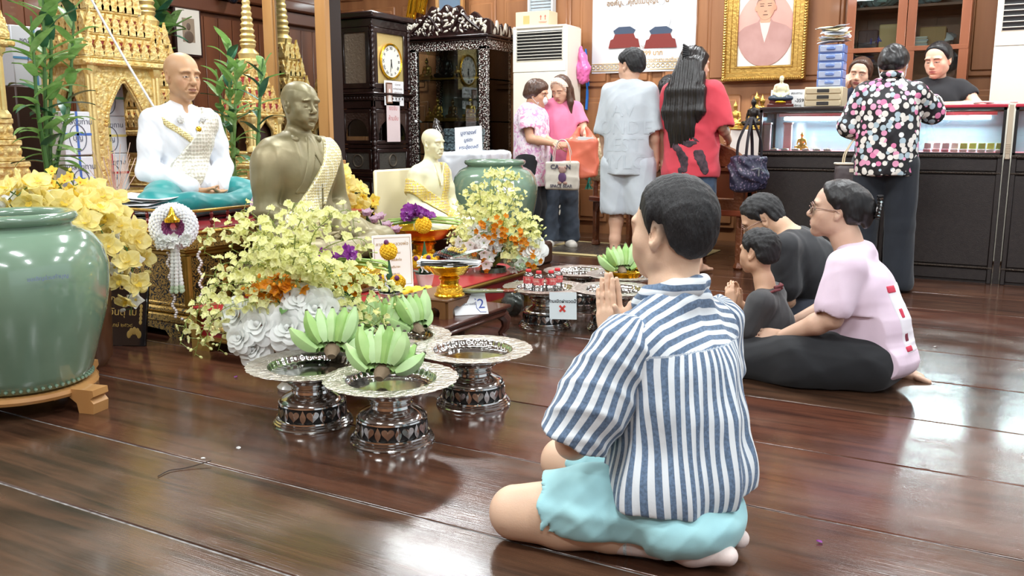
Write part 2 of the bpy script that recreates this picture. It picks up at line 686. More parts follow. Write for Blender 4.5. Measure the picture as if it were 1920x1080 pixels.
def add_hand(d,w,dr,pn,side=1,curl=(20,20,15),spread=1.,thumb=35,s=1.):
 """hand from wrist w along dr, palm normal pn (the way the palm faces); side=+1 thumb lies towards dr x pn"""
 dr=Vector(dr).normalized()
 pn=Vector(pn)
 pn=(pn-dr*pn.dot(dr)).normalized()
 sd=dr.cross(pn)*side
 w=Vector(w)
 def P(a,b,c):
  return w+(dr*a+sd*b+pn*c)*s
 for b0,b1,l in((.014,.027,.085),(.006,.009,.09),(-.004,-.009,.087),(-.012,-.026,.078)):
  d.cap(P(.0,b0*.9,0),P(l,b1,.0),.0145*s,.0112*s,k=.012)
 d.cap(P(.018,.016,.006),P(.05,.024,.01),.015*s,.013*s,k=.014)
 d.cap(P(.018,-.018,.006),P(.06,-.024,.006),.014*s,.011*s,k=.014)
 for i,(b,l0,ln,rr)in enumerate(((.0275,.085,(.042,.026,.02),.0088),(.0095,.09,(.046,.03,.022),.009),(-.0095,.087,(.042,.027,.02),.0086),(-.0265,.078,(.033,.021,.018),.0077))):
  p=P(l0,b,0)
  a=0
  sp=(b*2.2*spread)
  fd=(dr+sd*sp).normalized()
  for j in range(3):
   cu=curl[j]if not isinstance(curl[j],(list,tuple))else curl[j][i]
   a+=R(cu+(i-1.2)*.08*cu)
   q=p+(fd*math.cos(a)+pn*math.sin(a))*ln[j]*s
   d.cap(p,q,rr*s*(1-.08*j),rr*s*(.93-.1*j),k=.0045)
   p=q
 t0=P(.022,.026,.006)
 ta=R(thumb)
 td=(dr*math.cos(ta)+sd*math.sin(ta)*.8+pn*.35).normalized()
 t1=t0+td*.04*s
 td2=(dr*math.cos(ta*.55)+sd*math.sin(ta*.55)*.7+pn*.4).normalized()
 t2=t1+td2*.03*s
 t3=t2+(td2+pn*.2).normalized()*.024*s
 d.cap(t0,t1,.0125*s,.0105*s,k=.01)
 d.cap(t1,t2,.0102*s,.0094*s,k=.004)
 d.cap(t2,t3,.0094*s,.0075*s,k=.004)
def add_arm(d,sh,el,wr,r=1.,k=.02):
 sh,el,wr=Vector(sh),Vector(el),Vector(wr)
 m1=sh.lerp(el,.45)
 d.chain([sh,m1,el],[.050*r,.045*r,.037*r],k=k)
 m2=el.lerp(wr,.3)
 d.chain([el,m2,wr],[.037*r,.039*r,.024*r],k=k)
def add_leg(d,hip,kn,an,r=1.,k=.025):
 hip,kn,an=Vector(hip),Vector(kn),Vector(an)
 d.chain([hip,hip.lerp(kn,.5),kn],[.088*r,.074*r,.053*r],k=k)
 bk=(an-kn).cross(kn-hip)
 d.chain([kn,kn.lerp(an,.3),kn.lerp(an,.65),an],[.05*r,.055*r,.042*r,.033*r],k=k)
def add_foot(d,an,dr,up,r=1.):
 an,dr,up=Vector(an),Vector(dr).normalized(),Vector(up).normalized()
 sd=dr.cross(up)
 h=an-dr*.03*r-up*.05*r
 d.cap(an,h,.034*r,.03*r,k=.02)
 ball=an+dr*.12*r-up*.055*r
 d.cap(h,ball,.028*r,.024*r,k=.02,fx=1.25,hint=up)
 d.cap(an-up*.01,ball+up*.005,.032*r,.02*r,k=.02)
 for i,(b,l,t)in enumerate(((.032,.052,.0135),(.012,.052,.0095),(-.003,.046,.009),(-.017,.039,.0085),(-.03,.03,.008))):
  p=ball+sd*b*r
  d.cap(p,p+dr*l*r-up*.008*r,.015*r,t*r,k=.008)
def skin_mat(name='skin',rough=.5):
 if name in MATS:
  return MATS[name]
 m=M(name,SKIN,rough,attr='Col',bump=(220,.06),sss=.12)
 return m
def hair_mat(name='hair',col=(24,20,20),col2=(44,36,34),stretch=(1,1,.08),scale=160,rough=.38,st=.6):
 if name in MATS:
  return MATS[name]
 return M(name,col,rough,var=(scale*.5,col2,.2),bump=(scale,st),stretch=stretch)
def skin_color(base,*fns):
 b=lc(base)
 def f(P):
  n=np.sin(P@np.array([31.,17,23]))*np.sin(P@np.array([-19.,29,13]))
  C=np.tile(b,(len(P),1))*(1+.04*n[:,None])
  for g in fns:
   C=g(P,C)
  return C
 return f
def hair_cap(m,line,th=.012,extra=None,back=0.,wide=1.,ear=True,noise=.0025,nf=90,taper=.045):
 """scalp hair following the skull; line = [(y, z)...] lowest hair height going front (+y) to back"""
 d=Sdf()
 d.m=m
 w=wide
 d.ell((0,-.014,.034),(.076*w+th,.094+th,.084+th),k=.03)
 d.ell((0,.014,.022),(.070*w+th,.076+th*.9,.078+th),k=.03)
 d.ell((0,-.03,-.03),(.066*w+th,.062+th+back,.06),k=.04)
 if extra:
  extra(d)
 inv=np.array(m.inverted())
 s=m.col[0].xyz.length
 ly=np.array(sorted(line))
 def reg(P):
  q=P@inv[:3,:3].T+inv[:3,3]
  hl=np.interp(q[:,1],ly[:,0],ly[:,1])
  return(hl-q[:,2])*s*.7
 if taper:
  def tp(P):
   q=P@inv[:3,:3].T+inv[:3,3]
   hl=np.interp(q[:,1],ly[:,0],ly[:,1])
   return(th+.003)*s*np.clip(1-(q[:,2]-hl)/taper,0,1)**1.5
  d.fn(tp,op='d')
 d.fn(reg,k=.01)
 if noise:
  def ns(P):
   q=P@inv[:3,:3].T
   return noise*(np.sin(q[:,0]*nf+3*np.sin(q[:,1]*40))*np.sin(q[:,1]*nf*.8+2*np.sin(q[:,2]*50))+.6*np.sin(q[:,0]*nf*2.3+q[:,2]*120)*np.sin(q[:,1]*nf*2.1))
  d.fn(ns,op='d')
 return d
SHORT=[(.1,.075),(.082,.068),(.06,.045),(.045,.02),(.03,.012),(.012,.0),(.004,-.03),(-.004,.022),(-.03,.022),(-.042,-.02),(-.06,-.075),(-.11,-.09)]
# ---------------------------------------------------------------- shared materials
GOLD=M('gold',(246,220,150),.34,.6,bump=(60,.25))
GOLDC=M('gold_carved',(246,224,160),.38,.5,bump=(38,.8),var=(34,(220,180,98),.16))
GOLDS=M('gold_shiny',(246,196,52),.16,.9,bump=(90,.12))
SILVER=M('silver',(206,206,204),.10,1.)
SILVER_D=M('silver_worn',(206,202,194),.28,.95,bump=(55,1.),var=(30,(168,158,146),.22))
WHITE=M('white_paint',(240,240,238),.5)
PAPER=M('paper',(238,240,242),.8)
BLACKINK=M('ink_black',(30,32,40),.7)
BLUEINK=M('ink_blue',(70,84,130),.7)
REDP=M('red_paint',(150,38,42),.3,var=(8,(128,28,34),.2))
DKWOOD=M('dark_wood',(52,26,22),.28,var=(6,(34,16,14),.2),stretch=(1,1,.2),coat=.3)
WOODW=M('wall_wood',(172,118,76),.45,var=(5,(136,88,54),.22),stretch=(1.2,1.2,.12),coat=.15,bump=(30,.05))
WOODD=M('wall_wood_dark',(116,66,38),.4,var=(5,(86,46,26),.22),stretch=(1.2,1.2,.12),coat=.2,bump=(30,.05))
WOODL=M('light_wood',(196,148,92),.42,var=(5,(172,122,70),.2),stretch=(1,1,.15),coat=.2)
GLASS=None
def glass(name='glass',col=(255,255,255),rough=.0,mixv=.12,tint=(240,248,246)):
 """thin pane: mostly clear, a mirror-like sheen"""
 if name in MATS:
  return MATS[name]
 m=bpy.data.materials.new(name)
 m.use_nodes=True
 nt=m.node_tree
 nt.nodes.clear()
 o=nd(nt,'ShaderNodeOutputMaterial')
 t=nd(nt,'ShaderNodeBsdfTransparent')
 t.inputs[0].default_value=lin(tint)
 g=nd(nt,'ShaderNodeBsdfGlossy')
 g.inputs['Roughness'].default_value=rough
 f=nd(nt,'ShaderNodeFresnel')
 f.inputs[0].default_value=1.5
 a=nd(nt,'ShaderNodeMath',operation='ADD')
 a.inputs[1].default_value=mixv
 mx=nd(nt,'ShaderNodeMixShader')
 L=nt.links.new
 L(f.outputs[0],a.inputs[0])
 L(a.outputs[0],mx.inputs[0])
 L(t.outputs[0],mx.inputs[1])
 L(g.outputs[0],mx.inputs[2])
 L(mx.outputs[0],o.inputs[0])
 MATS[name]=m
 return m
GLASS=glass(mixv=.03)
# ---------------------------------------------------------------- floor: wide polished planks running along X
def plank_mat(i):
 r=random.Random(i)
 m,nt,b=newmat('floor_plank_%d'%i)
 L=nt.links.new
 tc=nd(nt,'ShaderNodeTexCoord')
 mp=nd(nt,'ShaderNodeMapping')
 mp.inputs['Scale'].default_value=(.35,5,1)
 mp.inputs['Location'].default_value=(r.uniform(0,20),r.uniform(0,20),0)
 L(tc.outputs['Object'],mp.inputs[0])
 n=nd(nt,'ShaderNodeTexNoise',i_Scale=4.,i_Detail=7.,i_Distortion=.6)
 L(mp.outputs[0],n.inputs['Vector'])
 d=r.uniform(-8,8)
 c=ramp(nt,n.outputs[0],[(.25,(44+d,27,20)),(.45,(68+d,42,31)),(.58,(84+d,52,38)),(.74,(58+d,36,27))])
 mp2=nd(nt,'ShaderNodeMapping')
 mp2.inputs['Scale'].default_value=(1.2,2.2,1)
 L(tc.outputs['Object'],mp2.inputs[0])
 n2=nd(nt,'ShaderNodeTexNoise',i_Scale=2.2,i_Detail=5.)
 L(mp2.outputs[0],n2.inputs['Vector'])
 w=ramp(nt,n2.outputs[0],[(.5,(0,0,0)),(.75,(120,120,120))])
 mx=nd(nt,'ShaderNodeMix',data_type='RGBA')
 mx.inputs['B'].default_value=lin((128,96,72))
 L(w,mx.inputs['Factor'])
 L(c,mx.inputs['A'])
 L(mx.outputs['Result'],b.inputs['Base Color'])
 mp3=nd(nt,'ShaderNodeMapping')
 mp3.inputs['Scale'].default_value=(2,60,1)
 mp3.inputs['Rotation'].default_value=(0,0,r.uniform(-.1,.1))
 L(tc.outputs['Object'],mp3.inputs[0])
 n3=nd(nt,'ShaderNodeTexNoise',i_Scale=3.,i_Detail=5.)
 L(mp3.outputs[0],n3.inputs['Vector'])
 mr=nd(nt,'ShaderNodeMapRange',i_From_Min=.3,i_From_Max=.75,i_To_Min=.10,i_To_Max=.30)
 L(n2.outputs[0],mr.inputs[0])
 L(mr.outputs[0],b.inputs['Roughness'])
 bp=nd(nt,'ShaderNodeBump',i_Strength=.10,i_Distance=.006)
 L(n3.outputs[0],bp.inputs['Height'])
 n4=nd(nt,'ShaderNodeTexNoise',i_Scale=1.6,i_Detail=1.)
 L(tc.outputs['Object'],n4.inputs['Vector'])
 bp2=nd(nt,'ShaderNodeBump',i_Strength=.25,i_Distance=.02)
 L(n4.outputs[0],bp2.inputs['Height'])
 L(bp.outputs[0],bp2.inputs['Normal'])
 L(bp2.outputs[0],b.inputs['Normal'])
 b.inputs['Coat Weight'].default_value=.25
 b.inputs['Coat Roughness'].default_value=.12
 return m
SEAM=[-4,-3.4,-2.85,-2.3,-1.7,-1.15,-.6,-.05,.5,1.0,1.463,1.882,2.408,2.948,3.48,4.07,4.655,5.225,5.8,6.4,7.0,7.6,8.2,8.8,9.4]
fm=[plank_mat(i)for i in range(4)]
mb=MB()
for i in range(len(SEAM)-1):
 mb.box(-9,5,SEAM[i]+.0045,SEAM[i+1]-.0045,-.05,0,bev=.003,mi=i%4 if i%3 else(i+1)%4)
mb.box(-9,5,-4,9.4,-.07,-.004,mi=4)
struct(mb.build('floor',fm+[M('seam_dust',(150,148,146),.6,var=(30,(70,58,50),.2))]))
# ---------------------------------------------------------------- walls
YB=8.62
def panels(mb,x0,x1,z0,z1,w,y,mi=1):
 n=max(1,round((x1-x0)/w))
 w=(x1-x0)/n
 for i in range(n):
  a,b=x0+i*w+.05,x0+(i+1)*w-.05
  mb.box(a,b,y-.022,y+.004,z0,z1,bev=.014,mi=mi)
  mb.box(a+.035,b-.035,y-.034,y,z0+.05,z1-.05,bev=.011,mi=mi)
mb=MB()
mb.box(-9,5,YB,YB+.12,0,3.6)
for z0,z1 in((.12,.52),(.62,1.42),(1.52,2.5),(2.6,3.4)):
 panels(mb,-7.2,5,z0,z1,.46,YB)
struct(mb.build('wall_back',[WOODW,WOODW]))
XL=-7.25
mb=MB()
mb.box(XL-.12,XL,2.2,YB,0,3.6)
for i in range(34):
 y=2.2+i*.19
 mb.box(XL,XL+.012,y+.004,y+.186,.1,2.22,bev=.004)
struct(mb.build('wall_left',[WOODD]))
mb=MB()
mb.box(XL,XL+.07,2.2,YB,2.26,2.4,bev=.012)
mb.box(XL,XL+.12,2.2,YB,2.4,2.52,bev=.02)
struct(mb.build('trim_1',[M('trim_wood',(92,50,30),.35,coat=.3)]))
mb=MB()
mb.box(-9,5,-4,9,3.6,3.7)
struct(mb.build('ceiling',[M('ceiling_paint',(226,222,214),.8)]))
mb=MB()
mb.box(-9,5,-4.15,-4,0,3.6)
for z0,z1 in((.12,.9),(1.0,3.4)):
 for i in range(20):
  mb.box(-8.6+i*.66,-8.06+i*.66,-4.02,-3.97,z0,z1,bev=.014)
struct(mb.build('wall_front',[WOODW]))
# ---------------------------------------------------------------- pillar with the tall mirror
MY=5.95
PD=at(641,100,X=at(615,100,Y=MY).x).y-MY
xa,xb,xc,xd=[at(p,100,Y=MY).x for p in(499,517,596,615)]
mb=MB()
mb.box(xa,xd,MY+.03,MY+PD,.72,3.6)
mb.box(xa-.05,xd+.05,MY-.06,MY+PD+.05,.0,.66,bev=.02)
mb.box(xa-.02,xd+.02,MY-.035,MY+PD+.02,.66,.72,bev=.014)
struct(mb.build('pillar',[M('black_panel',(36,26,24),.3)]))
mb=MB()
mb.box(xa,xb,MY-.03,MY+.03,.72,3.6,bev=.008)
mb.box(xc,xd+.008,MY-.03,MY+.035,.72,3.6,bev=.008)
mb.box(xb,xc,MY-.03,MY+.03,.72,.8,bev=.008)
mb.box(xd-.02,xd+.012,MY+.035,MY+PD,.72,.82,bev=.008)
struct(mb.build('trim_2',[WOODL]))
mir=thing('mirror','tall narrow wall mirror in a light wood frame behind the bronze figure','mirror',(xb,MY,.8))
mb=MB()
mb.box(0,xc-xb,.004,.012,0,2.8)
mb.build('mirror_glass',M('mirror_glass',(225,232,232),.02,1.),mir)
mb=MB()
for a,b in((-.0,.012),(xc-xb-.012,xc-xb)):
 mb.box(a,b,-.006,.014,0,2.8,bev=.003)
mb.build('mirror_edge',WOODL,mir)
# ---------------------------------------------------------------- lamps of the hall
def ceiling_lamp(x,y,rz,w=1.25,label=''):
 t=thing('ceiling_light',label,'lamp',(x,y,3.6),rz,'ceiling fluorescent lights')
 mb=MB()
 mb.box(-w/2-.02,w/2+.02,-.17,.17,-.06,0,bev=.01)
 mb.build('housing',WHITE,t)
 mb=MB()
 for s in(-.08,.08):
  mb.cyl((-w/2+.03,s,-.085),(w/2-.03,s,-.085),.018,seg=10)
 mb.build('fluorescent_tube',M('tube_glow',(250,250,255),.4,emit=((250,252,255),6)),t)
 l=bpy.data.lights.new('tube_light','AREA')
 l.shape='RECTANGLE'
 l.size,l.size_y=w,.3
 l.energy=LAMP_W
 l.color=(.94,.985,1)
 lo=bpy.data.objects.new('tube_light',l)
 COL.objects.link(lo)
 lo.parent=t
 lo.location=(0,0,-.12)
LAMP_W=62
LAMPS=[(-5.9,1.4),(-3.4,1.0),(-.9,1.0),(1.6,1.0),(-5.6,4.6),(-3.0,4.4),(-.6,4.4),(1.9,4.4),(-5.0,7.3),(-2.7,7.2),(-.3,7.2),(2.1,7.2),(-2.6,-1.6),(.8,-1.6)]
for i,(x,y)in enumerate(LAMPS):
 row=('nearest the entrance','over the offering floor','over the altar','over the counter')[0 if y<0 else 1 if y<3 else 2 if y<6 else 3]
 ceiling_lamp(x,y,0,label='white twin tube ceiling light %s, %s'%(row,'number %s from the left wall'%('one','two','three','four')[[q[0]for q in sorted(LAMPS)if q[1]//3==y//3].index(x)%4]))
wd=bpy.data.worlds.new('world')
S.world=wd
wd.use_nodes=True
wd.node_tree.nodes['Background'].inputs[0].default_value=(.86,.93,1,1)
wd.node_tree.nodes['Background'].inputs[1].default_value=.9
vs=S.view_settings
vs.view_transform='Standard'
vs.look='None'
vs.exposure=.2
vs.gamma=1
S.cycles.max_bounces=7
S.cycles.diffuse_bounces=3
S.cycles.glossy_bounces=4
S.cycles.transmission_bounces=5
S.cycles.transparent_max_bounces=12
S.cycles.caustics_reflective=False
S.cycles.caustics_refractive=False
S.cycles.sample_clamp_indirect=6
S.cycles.use_denoising=True
# ---------------------------------------------------------------- altar materials
def lacquer(name='lacquer_gold_pattern',sc=26,thr=.47,dark=(26,22,18),gold=(190,152,80)):
 m,nt,b=newmat(name)
 L=nt.links.new
 tc=nd(nt,'ShaderNodeTexCoord')
 n=nd(nt,'ShaderNodeTexNoise',i_Scale=sc*.55,i_Detail=2.)
 L(tc.outputs['Object'],n.inputs['Vector'])
 mx=nd(nt,'ShaderNodeMix',data_type='RGBA')
 mx.inputs['Factor'].default_value=.16
 L(tc.outputs['Object'],mx.inputs['A'])
 L(n.outputs['Color'],mx.inputs['B'])
 v=nd(nt,'ShaderNodeTexVoronoi',feature='SMOOTH_F1',i_Scale=float(sc),i_Smoothness=.25)
 L(mx.outputs['Result'],v.inputs['Vector'])
 w=nd(nt,'ShaderNodeMath',operation='MULTIPLY')
 w.inputs[1].default_value=3.1
 L(v.outputs['Distance'],w.inputs[0])
 f=nd(nt,'ShaderNodeMath',operation='FRACT')
 L(w.outputs[0],f.inputs[0])
 g=ramp(nt,f.outputs[0],[(thr-.05,(0,0,0)),(thr+.05,(255,255,255))])
 mc=nd(nt,'ShaderNodeMix',data_type='RGBA')
 mc.inputs['A'].default_value=lin(dark)
 mc.inputs['B'].default_value=lin(gold)
 L(g,mc.inputs['Factor'])
 L(mc.outputs['Result'],b.inputs['Base Color'])
 mm=nd(nt,'ShaderNodeMath',operation='MULTIPLY')
 mm.inputs[1].default_value=.7
 L(g,mm.inputs[0])
 L(mm.outputs[0],b.inputs['Metallic'])
 b.inputs['Roughness'].default_value=.35
 MATS[name]=m
 return m
def brocade(name,c1,c2,sc=60,metal=.6,rough=.4):
 """woven sash cloth: small repeated motif"""
 m,nt,b=newmat(name)
 L=nt.links.new
 tc=nd(nt,'ShaderNodeTexCoord')
 v=nd(nt,'ShaderNodeTexVoronoi',i_Scale=float(sc),i_Randomness=.15)
 L(tc.outputs['Object'],v.inputs['Vector'])
 c=ramp(nt,v.outputs['Distance'],[(.18,c2),(.3,c1),(.5,c1),(.62,c2)])
 L(c,b.inputs['Base Color'])
 b.inputs['Metallic'].default_value=metal
 b.inputs['Roughness'].default_value=rough
 bp=nd(nt,'ShaderNodeBump',i_Strength=.7,i_Distance=.006)
 L(v.outputs['Distance'],bp.inputs['Height'])
 L(bp.outputs[0],b.inputs['Normal'])
 MATS[name]=m
 return m
LACQ=lacquer()
LACQG=lacquer('lacquer_gold_rich',30,.3,(40,30,20),(206,168,92))
OLDGOLD=M('old_gold',(170,134,62),.35,.75,bump=(24,.3))
CELADON=M('celadon_glaze',(124,150,128),.12,0,var=(3.2,(98,124,104),.25),coat=.8,bump=(5,.12),rvar=(8,.2))
# ---------------------------------------------------------------- altar platform
AX0,AX1,AY0,AY1,AZ=-5.2,-3.55,3.02,4.45,.57
alt=thing('altar_platform','black and gold lacquered altar platform with red top under the white robed figure','altar',(AX1,AY0,0))
def W2(t,mb,name,mats,**k):
 return mb.build(name,mats,t,world=True,**k)
mb=MB()
mb.box(AX0,AX1-.05,AY0+.05,AY1,.18,.44)
W2(alt,mb,'body',LACQ)
mb=MB()
mb.box(AX0,AX1+.0,AY0+.0,AY1,.085,.13,bev=.008)
mb.box(AX0,AX1-.015,AY0+.015,AY1,.13,.165,bev=.012)
mb.box(AX0,AX1-.035,AY0+.035,AY1,.165,.185,bev=.006)
W2(alt,mb,'plinth',LACQG)
mb=MB()
mb.box(AX0,AX1-.03,AY0+.03,AY1,.43,.455,bev=.006)
mb.box(AX0,AX1-.01,AY0+.01,AY1,.452,.475,bev=.008)
mb.box(AX0,AX1+.02,AY0-.02,AY1,.545,.565,bev=.008)
W2(alt,mb,'gold_cornice',OLDGOLD)
mb=MB()
mb.box(AX0,AX1+.005,AY0-.005,AY1,.474,.546)
W2(alt,mb,'frieze',LACQG)
mb=MB()
mb.box(AX0,AX1+.01,AY0-.01,AY1,.564,.574,bev=.003)
W2(alt,mb,'red_top',REDP)
mb=MB()
for k in range(5):
 mb.cyl((AX1-.03+.012*(k%2),AY0+.03-.006*k+.02*(k//3),.18),(AX1-.03+.012*(k%2),AY0+.03-.006*k+.02*(k//3),.44),.014,seg=8)
W2(alt,mb,'corner_post',OLDGOLD)
for ax in(0,1):
 pts=[(0,0),(.12,0),(.14,.035),(.24,.045),(.3,.015),(.42,.045),(.52,.055)]
 full=pts+[(1.04-x,z)for x,z in reversed(pts[:-1])]
 L=(AY1-AY0)if ax else(AX1-AX0)
 poly=[(x/1.04*L,z)for x,z in full]+[(L,.09),(0,.09)]
 m=Matrix.Translation((AX1-.02,AY0,0))@Matrix.Rotation(PI/2,4,'Z')@FACE if ax else Matrix.Translation((AX0,AY0+.04,0))@FACE
 mb=MB()
 mb.prism(poly,-.012,.012,m=m)
 W2(alt,mb,'skirt',LACQ)
mb=MB()
mb.ell((AX1-.045,AY0+.55,.29),(.012,.05,.09),m=None)
mb.ell((AX1-.045,AY0+.55,.40),(.012,.028,.035))
mb.ell((AX1-.045,AY0+.55,.22),(.012,.08,.03))
W2(alt,mb,'gilded_figure_relief',M('gilded_relief',(196,140,60),.4,.5,bump=(60,.6)))
mb=MB()
mb.ell((AX1-.045,AY0+.30,.25),(.012,.035,.07))
mb.ell((AX1-.045,AY0+.30,.34),(.012,.02,.025))
W2(alt,mb,'gilded_figure_relief',M('gilded_relief',(196,140,60),.4,.5,bump=(60,.6)))
rail=thing('altar_railing','low gilded railing with red turned balusters along the altar edge','railing',(AX1,AY0,AZ))
mb=MB()
mb.box(-1.5,-.0,.0,.022,.085,.1,bev=.004)
mb.box(-.022,0,0,.55,.085,.1,bev=.004)
mb.build('handrail',OLDGOLD,rail)
BAL=[(.011,0),(.011,.01),(.006,.014),(.012,.03),(.013,.036),(.006,.048),(.008,.06),(.011,.07),(.006,.078),(.01,.084)]
for i in range(9):
 mb=MB()
 mb.lathe(BAL,10,m=T(-.06-i*.11,.011,.003))
 mb.build('baluster',M('red_lacquer',(110,36,36),.3),rail)
for y in(.08,.19,.3,.41,.52):
 mb=MB()
 mb.lathe(BAL,10,m=T(-.011,y,.003))
 mb.build('baluster',MATS['red_lacquer'],rail)
# ---------------------------------------------------------------- stage behind the altar carrying the gilded pavilions
mb=MB()
mb.box(-7.2,-5.22,2.3,5.0,0,.62,bev=.01)
st=mb.build('display_stage',M('stage_wood',(70,44,32),.5))
tag(st,'long dark wooden stage behind the altar carrying the gilded pavilions','stage')
# ---------------------------------------------------------------- gilded palace models
def leafspike(mb,m,h,w,mi=0):
 """flame-shaped finial"""
 P=[(-.5,0),(-.55,.2),(-.3,.42),(-.36,.55),(-.12,.75),(0,1),(.12,.75),(.36,.55),(.3,.42),(.55,.2),(.5,0)]
 mb.prism([(x*w,y*h)for x,y in P],-w*.16,w*.16,mi,m@FACE)
def tier(mb,cx,cy,z,wx,wy,h,spikes,sh,mi=0,mr=1):
 mb.box(cx-wx/2,cx+wx/2,cy-wy/2,cy+wy/2,z,z+h*.28,bev=h*.08,mi=mi)
 mb.box(cx-wx*.47,cx+wx*.47,cy-wy*.47,cy+wy*.47,z+h*.28,z+h*.45,bev=h*.06,mi=mi)
 mb.box(cx-wx*.42,cx+wx*.42,cy-wy*.42,cy+wy*.42,z+h*.4,z+h,mi=mr)
 n=spikes
 for i in range(n):
  f=(i+.5)/n-.5
  big=1.25 if i in(0,n-1)else 1
  for sy in(-1,1):
   leafspike(mb,T(cx+f*wx*.94,cy+sy*wy*.46,z+h*.4),sh*big,sh*.55,mi)
  ny=max(2,int(n*wy/wx+.5))
 for i in range(ny):
  f=(i+.5)/ny-.5
  for sx in(-1,1):
   leafspike(mb,T(cx+sx*wx*.46,cy+f*wy*.94,z+h*.4,rz=PI/2),sh,sh*.55,mi)
def arch_poly(w,h,top=None,n=10):
 """pointed opening outline centred on x=0"""
 sp=h*.62
 pts=[(-w/2,0),(-w/2,sp)]
 for i in range(1,n):
  t=i/n
  pts.append((-w/2+w/2*(t**1.3),sp+(h-sp)*math.sin(t*PI/2)+(.018 if i==n-1 else 0)+.03*w*math.sin(t*9)))
 pts.append((0,h+.03))
 return pts+[(-x,y)for x,y in reversed(pts[:-1])]
def pavilion(name,label,loc,rz,w=.8,d=.6,base=3,bh=.09,body=.55,tiers=4,th=.1,spire=.5,group=None,arch=True,sp=7,inner=None):
 t=thing(name,label,'pavilion model',loc,rz,group)
 z=0
 for i in range(base):
  mb=MB()
  k=1+.1*(base-i)
  a,b=w*k/2,d*k/2
  mb.box(-a,a,-b,b,z,z+bh*.22,bev=.006)
  mb.box(-a*.95,a*.95,-b*.95,b*.95,z+bh*.2,z+bh*.75)
  mb.box(-a*.98,a*.98,-b*.98,b*.98,z+bh*.74,z+bh,bev=.006)
  n=int(w*k/.055)
  for j in range(n):
   x=-a+(j+.5)*2*a/n
   mb.ell((x,-b*.95,z+bh*.47),(.02,.008,bh*.2),6,4)
   mb.ell((x,b*.95,z+bh*.47),(.02,.008,bh*.2),6,4)
  n=int(d*k/.055)
  for j in range(n):
   y=-b+(j+.5)*2*b/n
   for sx in(-1,1):
    mb.ell((sx*a*.95,y,z+bh*.47),(.008,.02,bh*.2),6,4)
  mb.build('base_tier',GOLDC,t)
  z+=bh
 for sx in(-1,1):
  for sy in(-1,1):
   mb=MB()
   x,y=sx*w*.46,sy*d*.46
   for q in(-.016,.016):
    mb.cyl((x+q,y,z),(x+q,y,z+body),.017,seg=8)
    mb.cyl((x,y+q,z),(x,y+q,z+body),.017,seg=8)
   mb.lathe([(.05,0),(.05,.02),(.03,.05)],8,m=T(x,y,z))
   mb.lathe([(.03,0),(.052,.04),(.052,.06)],8,m=T(x,y,z+body-.06))
   mb.build('column',GOLD,t)
 if arch:
  for side in range(4):
   ww=(w if side%2==0 else d)*.88
   oo=(d if side%2==0 else w)*.44
   out=[(-ww/2,0),(ww/2,0),(ww/2,body),(-ww/2,body)]
   inn=arch_poly(ww*.6,body*.84)
   me=shape_mesh([out,[(x,y+.004)for x,y in inn]],.01,.003)
   mb=MB()
   mm=Matrix.Rotation(side*PI/2,4,'Z')@T(0,-oo,z)@FACE
   mb.mesh(me,0,mm)
   big=arch_poly(ww*.66,body*.88)
   for i in range(0,len(big)-1):
    for k in range(2):
     f=k/2
     q=(big[i][0]*(1-f)+big[i+1][0]*f,big[i][1]*(1-f)+big[i+1][1]*f)
     mb.ell((q[0],q[1],.014),(.017,.017,.012),6,4,m=mm)
   for s in(-1,1):
    for k in range(8):
     mb.box(s*ww*.43-.018,s*ww*.43+.018,body*.08+k*body*.1,body*.155+k*body*.1,.008,.02,bev=.006,m=mm)
   mb.build('arch_panel',GOLDC,t)
  mb=MB()
  mb.box(-w*.34,w*.34,-d*.34,d*.34,z,z+body,m=None)
  if inner!=0:
   mb.build('inner_chamber',M('deep_red',(92,26,30),.5)if inner is None else inner,t)
 z+=body
 k=1.22
 for i in range(tiers):
  mb=MB()
  tier(mb,0,0,z,w*k,d*k,th,max(3,sp-i),th*.85)
  mb.build('roof_tier',[GOLDC,M('tier_red',(176,66,72),.5)],t)
  z+=th
  k*=.80
 mb=MB()
 r=min(w,d)*k*.55
 prof=[(r*1.25,0),(r*1.3,.03),(r*.9,.05),(r,.09),(r*.6,.13),(r*.75,.16)]
 n=14
 for i in range(n):
  f=i/n
  q=r*.62*(1-f)**1.15+.006
  zz=.17+f*spire
  prof+=[(q,zz),(q*1.16,zz+spire/n*.4),(q*.86,zz+spire/n*.85)]
 prof+=[(.005,.17+spire),(.0,.2+spire)]
 mb.lathe(prof,12,m=T(0,0,z))
 mb.build('spire',GOLD,t)
 return t
_q=at(206,352,X=-5.55)
pB=pavilion('gilded_pavilion','largest gilded pavilion model, open arched doorway framing stacked white parcels',(_q.x,_q.y,.62),PI/2,w=.56,d=.5,base=1,bh=.03,body=.84,tiers=6,th=.155,spire=.5,group='gilded pavilion models',sp=9,inner=0)
pA=pavilion('gilded_pavilion','gilded pavilion model cut by the left edge above the green jar, on carved gold steps',(-5.55,2.98,.62),PI/2,w=.55,d=.5,base=4,bh=.13,body=.42,tiers=5,th=.14,spire=.5,group='gilded pavilion models',sp=7)
q=at(296,330,X=-6.35)
pC=pavilion('gilded_pavilion','slender needle spired gilded pavilion model just behind the white robed figure',(q.x,q.y,.62),PI/2,w=.44,d=.5,base=3,bh=.09,body=.14,tiers=5,th=.17,spire=.75,group='gilded pavilion models',arch=False,sp=7)
q=at(478,345,X=-5.5)
pD=pavilion('gilded_pavilion','gilded pavilion model with four open arches and a tall needle spire beside the mirror',(q.x,q.y,.60),PI/2,w=.32,d=.32,base=3,bh=.1,body=.28,tiers=4,th=.105,spire=.62,group='gilded pavilion models',sp=5,inner=DKWOOD)
mb=MB()
mb.box(q.x-.3,q.x+.3,max(q.y-.3,5.01),q.y+.3,0,.6,bev=.01)
